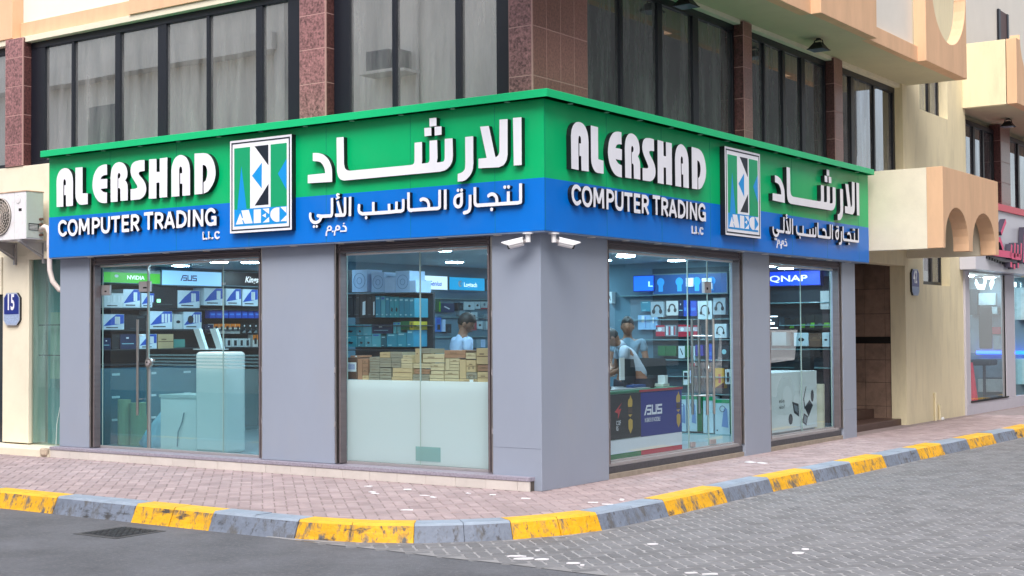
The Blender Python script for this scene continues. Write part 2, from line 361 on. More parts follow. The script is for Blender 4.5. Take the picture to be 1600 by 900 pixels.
for (x,y,a,b,t),nm in zip(lit,names):
    a*=.8; b*=.8
    mb=MB(); z=.004; th=random.uniform(-.6,.6); c,s_=math.cos(th),math.sin(th)
    P=[(-a/2,-b/2),(a*.1,-b*.6),(a/2,-b*.4),(a*.45,b*.5),(-a*.1,b*.45),(-a*.5,b*.4)]
    top=[(x+u*c-v*s_,y+u*s_+v*c,z+.004+random.uniform(0,.006)) for u,v in P]; bot=[(p[0],p[1],z-.001) for p in top]
    mb.face(top,paper)
    for i in range(6): mb.face([top[i],top[(i+1)%6],bot[(i+1)%6],bot[i]],paper)
    tag(mb.build('paper_scrap',recalc=False),'white paper scrap '+nm,'litter','litter on the ground')
rn=['largest white flake where the asphalt meets the paving blocks','second white flake right of the largest one','thin white flake behind the largest one','white flake right of the second one at the asphalt edge','small white dot at the asphalt edge','white scrap alone on the paving blocks before the second yellow block','white paper scrap far right on the paving blocks','smaller scrap behind the right paper scrap','thin scrap at the lower edge of the paving blocks','second thin scrap at the lower edge of the paving blocks','small white chip near the first yellow kerb block']
for (x,y,a,b),nm in zip(lr,rn):
    a*=.8; b*=.8
    mb=MB(); nn=9; z=-.139
    top=[(x+a/2*math.cos(t*2*math.pi/nn)*random.uniform(.7,1.1)*.82-b/2*math.sin(t*2*math.pi/nn)*.57,y+a/2*math.cos(t*2*math.pi/nn)*.57+b/2*math.sin(t*2*math.pi/nn)*random.uniform(.7,1.1)*.82,z+.003) for t in range(nn)]
    bot=[(p[0],p[1],z-.005) for p in top]; mb.face(top,paper)
    for i in range(nn): mb.face([top[i],top[(i+1)%nn],bot[(i+1)%nn],bot[i]],paper)
    tag(mb.build('white_scrap',recalc=False),nm,'litter','white scraps on the side street')
# ================================================================ BUILDING
bld=thing('corner_building','pale plaster corner block with granite pillars and a computer shop on its ground floor','building',(-4,4,0))
core=M('core_wall',rgb=(200,190,160),rough=.9)
mb=MB()
mb.box(-30,-.66,.66,30,3.0,9.5,core)
mb.box(-30,-7.86,.75,30,-.15,3.0,core)
mb.build('core_wall',bld)
# ---- granite pillars, tile by tile
def pillar(x0,x1,y0,y1,z0,z1,nx_side,front,side,hstep=.402,zoff=0.0,splitL=1,splitR=1,faceR=True,faceL=True,chips=False):
    mb=MB(); mb.box(x0+.002,x1-.002,y0+.002,y1,z0,z1,joint); c=mb.build('pillar',bld)
    z=z0-zoff
    while z<z1-.01:
        a=max(z,z0)+.0045; b=min(z+hstep,z1)-.0045
        if b-a>.03:
            if faceL:
                for i in range(splitL):
                    u0=x0+(x1-x0)*i/splitL+.006; u1=x0+(x1-x0)*(i+1)/splitL-(.014 if i==splitL-1 else .004)
                    mats=front; box('granite_tile',(u0,u1,y0,y0+.02,a,b),mats,c,.0025)
            if faceR:
                for i in range(splitR):
                    u0=y0+(y1-y0)*i/splitR+.004; u1=y0+(y1-y0)*(i+1)/splitR-.004
                    if i==0: u0=y0+.022
                    box('granite_tile',(x1-.02,x1,u0,u1,a,b),side,c,.0025)
        z+=hstep
    return c
granite_r=M('granite_lit',rgb=(142,100,94),rough=.3,var=.35,vs=42,bump=.05,island=.12)  # lighter copy of the granite: daylight put into the colour
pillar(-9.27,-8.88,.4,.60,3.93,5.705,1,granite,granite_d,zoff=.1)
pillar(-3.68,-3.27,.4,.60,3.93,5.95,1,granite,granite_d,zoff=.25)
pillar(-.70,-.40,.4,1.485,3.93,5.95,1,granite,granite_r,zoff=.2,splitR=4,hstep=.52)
# oblique pillars on the right street: their near side faces the camera
def pillar_r(y0,y1,xb,xf,z0,z1,zoff,hstep=.42):
    mb=MB(); mb.box(xb,xf-.003,y0+.003,y1-.003,z0,z1,joint); c=mb.build('pillar',bld); z=z0-zoff
    while z<z1-.01:
        a=max(z,z0)+.0045; b=min(z+hstep,z1)-.0045
        if b-a>.03:
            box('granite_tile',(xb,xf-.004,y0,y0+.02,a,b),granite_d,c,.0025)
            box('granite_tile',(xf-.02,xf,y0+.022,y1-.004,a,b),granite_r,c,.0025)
        z+=hstep
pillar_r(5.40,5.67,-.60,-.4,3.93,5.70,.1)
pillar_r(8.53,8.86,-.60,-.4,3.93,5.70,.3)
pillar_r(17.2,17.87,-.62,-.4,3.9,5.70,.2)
# ---- upper windows
paneL=glass('tinted_pane',(.10,.11,.12),.58,rough=.012,dust=.20,dustcol=(.42,.42,.43))
paneR=glass('tinted_pane_side',(.10,.11,.13),.24,rough=.015,dust=.27,dustcol=(.30,.30,.32))  # real dust, thickened so its grey stands in for mirrored light
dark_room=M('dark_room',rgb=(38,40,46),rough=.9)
def win(axis,a0,a1,z0,z1,bars,plane=.56,fd=.05,top=.09,pane=None):
    """bars: list of (pos,width)"""
    F=MB()
    def bx(mb,u0,u1,d0,d1,q0,q1,mt):
        if axis=='L': mb.box(u0,u1,d0,d1,q0,q1,mt)
        else: mb.box(-d1,-d0,u0,u1,q0,q1,mt)
    bx(F,a0,a1,plane-.03,plane+.05,z1-top,z1,frame_m); bx(F,a0,a1,plane-.025,plane+.05,z0,z0+.06,frame_m)
    bx(F,a0,a0+fd,plane-.028,plane+.048,z0+.06,z1-top,frame_m); bx(F,a1-fd,a1,plane-.028,plane+.048,z0+.06,z1-top,frame_m)
    for p,wd in bars: bx(F,p-wd/2,p+wd/2,plane-.026,plane+.046,z0+.06,z1-top,frame_m)
    fr=F.build('window_frame',bld,.004)
    bk=MB(); bx(bk,a0,a1,plane+.085,plane+.095,z0,z1,dark_room); bk.build('window_blind',fr)  # dark sheet standing in for the unlit room behind the glass
    e=[a0+fd]+[p for p,_ in bars]+[a1-fd]; wds=[0]+[wd for _,wd in bars]+[0]
    for i in range(len(e)-1):
        P=MB(); u0=e[i]+wds[i]/2; u1=e[i+1]-wds[i+1]/2
        tw=random.uniform(-.0012,.0012)
        def q(u,zz,s):
            d=plane+.01+tw*((u-u0)/(u1-u0)-.5)*2+random.uniform(-.0003,.0003)
            return (u,d,zz) if axis=='L' else (-d,u,zz)
        n=4
        for a in range(n):
            pass
        P.face([q(u0,z0+.06,0),q(u1,z0+.06,0),q(u1,z1-top,0),q(u0,z1-top,0)],pane)
        P.build('window_pane',fr,recalc=False)
    return fr
win('L',-12,-9.28,3.93,5.64,[],pane=paneL)
win('L',-8.87,-3.69,3.93,5.64,[(-7.98,.05),(-7.06,.10),(-6.2,.16),(-5.36,.05),(-4.47,.11)],fd=.30,pane=paneL)
win('L',-3.26,-.71,3.93,5.95,[(-2.36,.06),(-1.46,.08)],fd=.24,pane=paneL)
win('R',1.49,5.39,3.93,5.66,[(2.45,.07),(3.37,.12),(4.30,.16)],pane=paneR)
win('R',5.68,8.52,3.93,5.66,[(6.35,.05),(7.0,.09),(7.68,.13)],pane=paneR)
win('R',8.87,11.49,3.93,5.66,[(9.6,.12),(10.55,.06)],fd=.09,pane=paneR)
win('R',14.92,17.19,3.9,5.6,[(15.9,.12),(16.5,.08)],pane=paneR)
win('R',17.88,22,3.9,5.6,[(19,.12)],pane=paneR)
# head trims
mb=MB(); mb.box(-12,-.4,.44,.62,5.641,5.72,cream); mb.box(-.62,-.44,1.49,11.5,5.661,5.722,cream); mb.build('head_trim',bld,.004)
# ---- balconies / upper fascia
def fascia_left():
    mb=MB()
    mb.box(-30,-9.15,.42,.8,5.722,7.6,peach)
    mb.box(-9.148,-6.70,.555,.8,5.724,5.955,peach)
    mb.box(-9.148,-6.70,.60,.8,5.957,7.6,white_pl)
    mb.box(-6.698,-3.3,.415,.8,5.722,7.6,peach)
    mb.box(-3.298,-.4,.55,.8,5.95,7.6,peach)
    return mb.build('upper_fascia',bld,.006)
fascia_left()
bal=MB(); T=peach
bal.box(-.62,.44,-2,5.65,5.722,5.735,soffit_m)
bal.box(-.62,.45,5.65,11.74,5.7215,5.735,soffit_m)
bs=bal.build('balcony_soffit',bld)
bf=MB()
bf.box(.30,.45,1.2,5.652,5.720,7.2,T)
bf.box(.44,.59,5.652,7.67,5.720,7.2,T)
bf.box(.36,.475,7.672,9.72,5.720,5.958,T)
bf.box(.30,.40,7.672,9.72,5.958,7.2,white_pl)
# end piece with the U shaped cut
cu=[(9.722,5.720),(11.75,5.720),(11.75,7.05),(11.71,7.05)]
for i in range(0,17):
    t=math.pi*i/16; cu.append((10.865+.85*math.cos(t),7.02-.86*math.sin(t)))
cu+=[(10.01,7.3),(9.722,7.3)]
bf.loops([cu],fR,.42,.61,T)
b_f=bf.build('balcony_fascia',bld,.006)
box('balcony_inner_wall',(-.45,-.38,1.2,11.74,5.74,9,),white_pl,bld)
box('balcony_end_wall',(-.38,.418,11.62,11.745,5.737,6.2),beige,bld)
# ---- beige wall on the right street, with two deep small windows
bw=MB()
def wall_holes(y0,y1,z0,z1,x,holes,mb,mt,depth):
    lo=[[(y0,z0),(y1,z0),(y1,z1),(y0,z1)]]+[[(a,c),(a,d),(b,d),(b,c)] for a,b,c,d in holes]
    mb.loops(lo,fR,x-depth,x,mt)
wall_holes(11.5,14.62,-.01,9,-.4,[(12.36,13.88,5.40,6.5),(12.41,13.88,2.37,3.3)],bw,beige,.26)
bw.box(-.68,-.4,14.62,14.915,2.7,9,beige)
bw.build('beige_wall',bld)
for z0,z1 in ((5.40,6.5),(2.37,3.3)):
    F=MB()
    F.box(-.60,-.56,12.30,12.52,z0,z1,frame_m); F.box(-.60,-.56,13.80,13.95,z0,z1,frame_m); F.box(-.60,-.555,12.52,13.80,z0,z0+.07,frame_m)
    F.box(-.60,-.555,13.28,13.38,z0+.07,z1,frame_m)
    fr=F.build('small_window_frame',bld)
    P=MB(); P.face([(-.58,12.5,z0),(-.58,13.9,z0),(-.58,13.9,z1),(-.58,12.5,z1)],paneR); P.build('window_pane',fr,recalc=False)
    box('window_blind',(-.66,-.64,12.3,13.95,z0,z1),dark_room,fr)  # dark sheet in place of the shade inside
# second balcony far right
b2=MB()
b2.box(-.4,.40,14.76,14.90,5.72,6.92,beige)
cu=[(14.76,5.72),(18.2,5.72),(18.2,7.05)]
for i in range(0,15):
    t=math.pi*i/14; cu.append((16.35+1.35*math.cos(t),7.02-.95*math.sin(t)))
cu+=[(14.98,6.92),(14.76,6.92)]
b2.loops([cu],fR,.42,.6,peach)
b2.box(-.66,.42,14.9,24,5.722,5.735,soffit_m)
b2.build('far_balcony',bld,.005)
box('far_balcony_wall',(-.46,-.38,14.92,24,5.74,9),white_pl,bld)
F=MB(); F.box(-.37,-.33,17.0,17.12,6.3,8,frame_m); F.box(-.37,-.33,17.6,17.7,6.3,8,frame_m)
fw=F.build('upper_far_window',bld); box('window_pane',(-.365,-.35,17.12,17.6,6.3,8),M('mauve_blind',rgb=(96,80,82),rough=.7),fw)
# ---- canopy with two arches
cn=MB()
arch=[(8.95,2.79),(9.0,2.79)]
def archpts(c,hw,z0,zt,n=14):
    return [(c-hw*math.cos(math.pi*i/n),z0+(zt-z0)*math.sin(math.pi*i/n)) for i in range(n+1)]
a1=archpts(9.60,.56,2.90,3.42); a2=archpts(10.96,.60,2.90,3.42)
prof=[(8.95,2.79),(9.04,2.79)]+a1+[(10.16,2.79),(10.36,2.79)]+a2+[(11.56,2.79),(11.75,2.79),(11.75,3.99),(8.95,3.99)]
cn.loops([prof],fR,.84,1.08,peach)
can=cn.build('canopy_front',bld,.004)
c2=MB()
c2.box(-.4,.838,8.95,9.10,2.785,3.985,cream); c2.box(-.4,.838,11.60,11.75,2.785,3.985,cream)
c2.box(-.4,.838,9.10,11.60,3.75,3.985,cream)
c2.box(.06,.84,8.954,9.098,2.783,2.786,cream)
c2.build('canopy_side',bld,.004)
mb=MB()
mb.box(-.66,-.4,8.62,11.499,2.66,3.93,beige); mb.box(-.62,-.46,8.6,11.5,3.93,4.0,beige)
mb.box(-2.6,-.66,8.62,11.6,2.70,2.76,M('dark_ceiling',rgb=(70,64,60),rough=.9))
mb.build('lintel',bld,.004)
# ---- entrance recess with brown wall tiles and steps
tile=M('brown_tile',rgb=(138,114,100),rough=.55,var=.22,vs=7,island=.1,dirt=.4,dcol=(.05,.04,.035),ds=4)
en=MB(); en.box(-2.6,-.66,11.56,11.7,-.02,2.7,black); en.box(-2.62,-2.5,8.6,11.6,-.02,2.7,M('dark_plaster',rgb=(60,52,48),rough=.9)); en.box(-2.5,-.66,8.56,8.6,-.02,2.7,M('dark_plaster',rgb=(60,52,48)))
ew=en.build('entrance_wall',bld)
zs=[(.0,.30),(.30,.70),(.70,1.08),(1.08,1.34),(1.47,1.86),(1.86,2.28),(2.28,2.70)]
for z0,z1 in zs:
    for i in range(5):
        u0=-.41-.36*(i+1); u1=-.41-.36*i
        if z0==1.08: z1=1.36
        o=box('wall_tile',(u0+.003,u1-.003,11.535,11.56,z0+.003,z1-.003),tile,ew,.002)
box('dark_band',(-2.3,-.41,11.532,11.56,1.365,1.467),M('black_trim',rgb=(20,17,16),rough=.5),ew)
step=M('brown_step',rgb=(82,62,56),rough=.5,var=.2,vs=5)
box('entrance_floor',(-2.6,-.455,8.6,11.56,-.03,-.012),step,bld); box('step',(-1.9,-.50,8.66,11.53,-.01,.10),step,bld,.006); box('step',(-1.9,-.98,8.66,11.53,.10,.25),step,bld,.006)
# ---- ground floor, cream bay left of the sign
mb=MB()
mb.box(-20,-7.76,.42,.7,2.68,3.92,cream)
mb.box(-9.30,-8.75,.40,.7,.12,2.679,cream)
mb.box(-8.748,-8.70,.385,.44,.12,2.72,cream); mb.box(-8.699,-7.77,.365,.43,2.62,2.72,cream)
mb.box(-20,-9.32,.385,.43,2.16,2.68,cream)
mb.build('cream_wall',bld,.005)
mb=MB(); mb.box(-20,-7.80,.02,.6,-.01,.10,cream); mb.build('cream_step',bld,.012)
mb=MB(); mb.box(-7.93,-7.80,-.01,.06,.02,.12,M('broken_plaster',rgb=(196,180,160),rough=.95,var=.3,bump=.9,bs=25)); mb.build('broken_plaster_edge',bld,.02)
teal_w=glass('teal_window',(.45,.66,.66),.06,dust=.22,dustcol=(.34,.5,.52))
mb=MB(); mb.face([(-8.7,.46,.12),(-7.7,.46,.12),(-7.7,.46,2.65),(-8.7,.46,2.65)],teal_w); tw=mb.build('side_pane',bld,recalc=False)
mb=MB(); mb.box(-8.6,-7.72,.475,.49,1.72,1.735,frame_m); mb.box(-8.6,-7.72,.475,.49,1.31,1.325,frame_m); mb.box(-8.7,-7.7,.70,.75,.1,2.7,M('teal_backing',rgb=(112,168,170),rough=.9)); mb.box(-8.45,-8.0,.55,.6,1.0,1.9,M('pale_bundle',rgb=(170,190,170),rough=.8)); mb.build('pane_backing',tw)
box('left_door_glass',(-12,-9.32,.47,.48,.1,2.2),M('left_dark_glass',rgb=(44,52,60),rough=.1),bld)
# ---- pillars clad in grey panels
def clad(x0,x1,y0,y1,z0,z1): return box('clad_pillar',(x0,x1,y0,y1,z0,z1),acp,bld,.005)
clad(-7.72,-7.13,.147,.262,.142,2.61); clad(-4.04,-2.92,.147,.262,.142,2.61)
cp=clad(-.75,-.147,.147,1.447,0,2.61)
clad(-.335,-.147,4.80,5.57,-.01,2.61); clad(-.335,-.147,8.10,8.60,-.01,2.61)
M('clad_seam',rgb=(112,118,134))
for x0,x1,z in ((-.75,-.147,.42),): box('clad_seam',(x0+.004,x1-.004,.1455,.15,z,z+.003),MC['clad_seam'],bld)
for y0,y1,z in ((8.1,8.6,.42),): box('clad_seam',(-.15,-.1455,y0+.004,y1-.004,z,z+.003),MC['clad_seam'],bld)
# ---- plinth with tiles
pl_t=M('plinth_tile',rgb=(206,200,196),rough=.5,var=.06,vs=4,island=.05,dirt=.2,dcol=(.35,.3,.27),ds=6)
gr_s=M('granite_sill',rgb=(150,145,160),rough=.4,var=.3,vs=40,dirt=.2,dcol=(.2,.18,.18))
mb=MB(); mb.box(-7.80,-.24,.07,.6,-.01,.1,M('plinth_joint',rgb=(90,84,80),rough=.9)); ph=mb.build('plinth',bld)
x=-7.795
while x<-.25:
    x1=min(x+.39,-.235); box('plinth_tile',(x+.002,x1-.002,.056,.075,.0,.098),pl_t,ph,.002); x+=.39
box('plinth_slab',(-7.80,-.232,.048,.6,.1005,.14),gr_s,ph,.004)
mb=MB(); mb.box(-.3,-.165,1.45,4.80,-.01,.055,M('sill_beige',rgb=(150,140,128),rough=.8,var=.15,vs=12)); mb.box(-.3,-.165,5.57,8.10,-.01,.055,MC['sill_beige'])
mb.box(-.36,-.185,1.45,4.80,.056,.125,M('sill_dark',rgb=(70,70,76),rough=.5,var=.3,vs=30)); mb.box(-.36,-.185,5.57,8.10,.056,.125,MC['sill_dark'])
mb.box(-.36,-.20,1.45,4.80,.126,.165,alu); mb.box(-.36,-.20,5.57,8.10,.126,.165,alu); mb.build('window_sill',bld,.003)
# ---- shop fronts
clear=glass('shop_glass',(.78,.90,.93),.085,dust=.006,dustcol=(.5,.58,.6))
film=glass('frosted_film',(.74,.9,.93),.02,dustcol=(.46,.76,.82),film=.24)
whitef=glass('white_film',(.6,.75,.75),.03,dustcol=(.72,.86,.88),film=.85)
def shopfront(ax,a0,a1,z0,panes,shut0=2.44):
    def bx(mb,u0,u1,d0,d1,q0,q1,mt):
        if ax=='L': mb.box(u0,u1,d0,d1,q0,q1,mt)
        else: mb.box(-d1,-d0,u0,u1,q0,q1,mt)
    F=MB(); bx(F,a0,a1,.27,.33,z0-.03,z0,alu); fr=F.build('bottom_rail',bld,.003)
    F=MB(); bx(F,a0,a1,.26,.34,2.462,2.485,white_s); F.build('head_rail',fr,.003)
    Sx=MB()
    for i in range(5): bx(Sx,a0+.01,a1-.01,.17+.012*(i%2),.24,2.49+i*.024,2.511+i*.024,darkalu)
    Sx.build('roller_shutter',fr,.003)
    for e,sg in ((a0,1),(a1,-1)):
        G=MB(); bx(G,e,e+sg*.022,.155,.26,z0-.02,2.6,steel); bx(G,e+sg*.022,e+sg*.05,.20,.26,z0-.02,2.6,frame_m); bx(G,e+sg*.05,e+sg*.075,.17,.27,z0-.02,2.6,darkalu)
        for zz in (.55,1.15,1.75): bx(G,e-sg*.0,e+sg*.014,.145,.156,zz,zz+.06,alu)
        G.build('guide_rail',fr,.002)
    for u0,u1 in panes:
        P=MB(); n=1
        q=lambda u,zz:(u,.3,zz) if ax=='L' else (-.3,u,zz)
        P.face([q(u0,z0),q(u1,z0),q(u1,2.465),q(u0,2.465)],clear); P.build('glass_pane',fr,recalc=False)
        for u in (u0,u1):
            G=MB(); bx(G,u-.003,u+.003,.293,.307,z0,2.465,M('glass_edge',rgb=(150,175,172),rough=.2)); G.build('pane_edge',fr)
    return fr
f1=shopfront('L',-7.13,-4.04,.17,[(-7.05,-6.17),(-6.165,-4.84),(-4.836,-4.10)])
f2=shopfront('L',-2.92,-.75,.17,[(-2.86,-1.815),(-1.81,-.76)])
f3=shopfront('R',1.447,4.80,.18,[(1.45,3.56),(3.565,4.08),(4.085,4.72)])
f4=shopfront('R',5.57,8.10,.18,[(5.6,6.93),(6.935,8.02)])
# films
mb=MB(); mb.face([(-6.16,.306,.17),(-4.105,.306,.17),(-4.105,.306,1.178),(-6.16,.306,1.178)],film); mb.build('frosted_film',f1,recalc=False)
for z in (1.205,1.245,1.285,1.325):
    mb=MB(); mb.face([(-6.16,.306,z),(-4.105,.306,z),(-4.105,.306,z+.02),(-6.16,.306,z+.02)],film); mb.build('film_stripe',f1,recalc=False)
mb=MB(); mb.face([(-7.04,.306,.17),(-6.18,.306,.17),(-6.18,.306,1.15),(-7.04,.306,1.15)],glass('thin_film',(.5,.82,.86),.04,dustcol=(.25,.5,.55),film=.2)); mb.build('tinted_film',f1,recalc=False)
for u0,u1 in ((-2.86,-1.815),(-1.81,-.80)):
    mb=MB(); mb.face([(u0,.296,.175),(u1,.296,.175),(u1,.296,1.068),(u0,.296,1.068)],whitef); mb.build('white_film',f2,recalc=False)
mb=MB(); mb.face([(-1.88,.292,.215),(-1.54,.292,.215),(-1.54,.292,.37),(-1.88,.292,.37)],glass('tape',(.5,.75,.72),.03,dustcol=(.4,.62,.62),film=.6)); mb.build('taped_square',f2,recalc=False)
# door hardware
mb=MB(); mb.tube([(-6.285,.22,.58),(-6.285,.22,1.78)],.017,steel,12)
for z in (.78,1.58): mb.tube([(-6.285,.22,z),(-6.285,.295,z)],.009,steel,8)
mb.build('door_handle',f1,smooth=False,bevel=0)
mb=MB(); mb.tube([(-6.285,.38,.58),(-6.285,.38,1.78)],.017,steel,12); mb.build('door_handle',f1)
mb=MB(); mb.disc((-6.14,.30,1.237),(0,-1,0),.062,.035,steel,24); mb.disc((-6.14,.265,1.237),(0,-1,0),.035,.012,alu,20); mb.disc((-6.15,.253,1.245),(0,-1,0),.012,.006,black,12); mb.build('door_lock',f1,bevel=.003)
mb=MB(); mb.box(-6.18,-6.165,.285,.315,.17,2.46,steel); mb.box(-6.150,-6.138,.285,.315,.17,1.17,alu); mb.build('door_edge_profile',f1)
for x0,x1,z0,z1 in ((-7.08,-6.90,2.10,2.23),(-6.34,-6.13,2.13,2.26)):
    mb=MB(); mb.box(x0,x1,.285,.315,z0,z1,alu); mb.box(x0+.08,x1-.06,.283,.285,z0+.04,z0+.06,black); mb.build('patch_fitting',f1,.004)
mb=MB(); mb.box(-4.85,-4.82,.28,.32,2.18,2.21,steel); mb.build('glass_clip',f1)
for y in (3.86,4.04,):
    for dx in (-.2,-.4):
        mb=MB(); mb.tube([(dx,y,.57),(dx,y,1.74)],.017,steel,12)
        for z in (.80,1.53): mb.tube([(dx,y,z),(-.3,y,z)],.009,steel,8)
        mb.build('door_handle',f3)
mb=MB(); mb.box(-.32,-.28,3.98,4.16,2.06,2.2,alu); mb.box(-.283,-.278,4.03,4.07,2.1,2.13,black); mb.build('patch_fitting',f3,.004)
mb=MB(); mb.disc((-.3,4.08,1.12),(1,0,0),.04,.03,steel,20); mb.build('door_lock',f3)
mb=MB(); mb.box(-.32,-.28,4.1,4.25,.19,.25,alu); mb.box(-.32,-.28,3.60,3.7,.19,.25,alu); mb.build('floor_fitting',f3,.003)
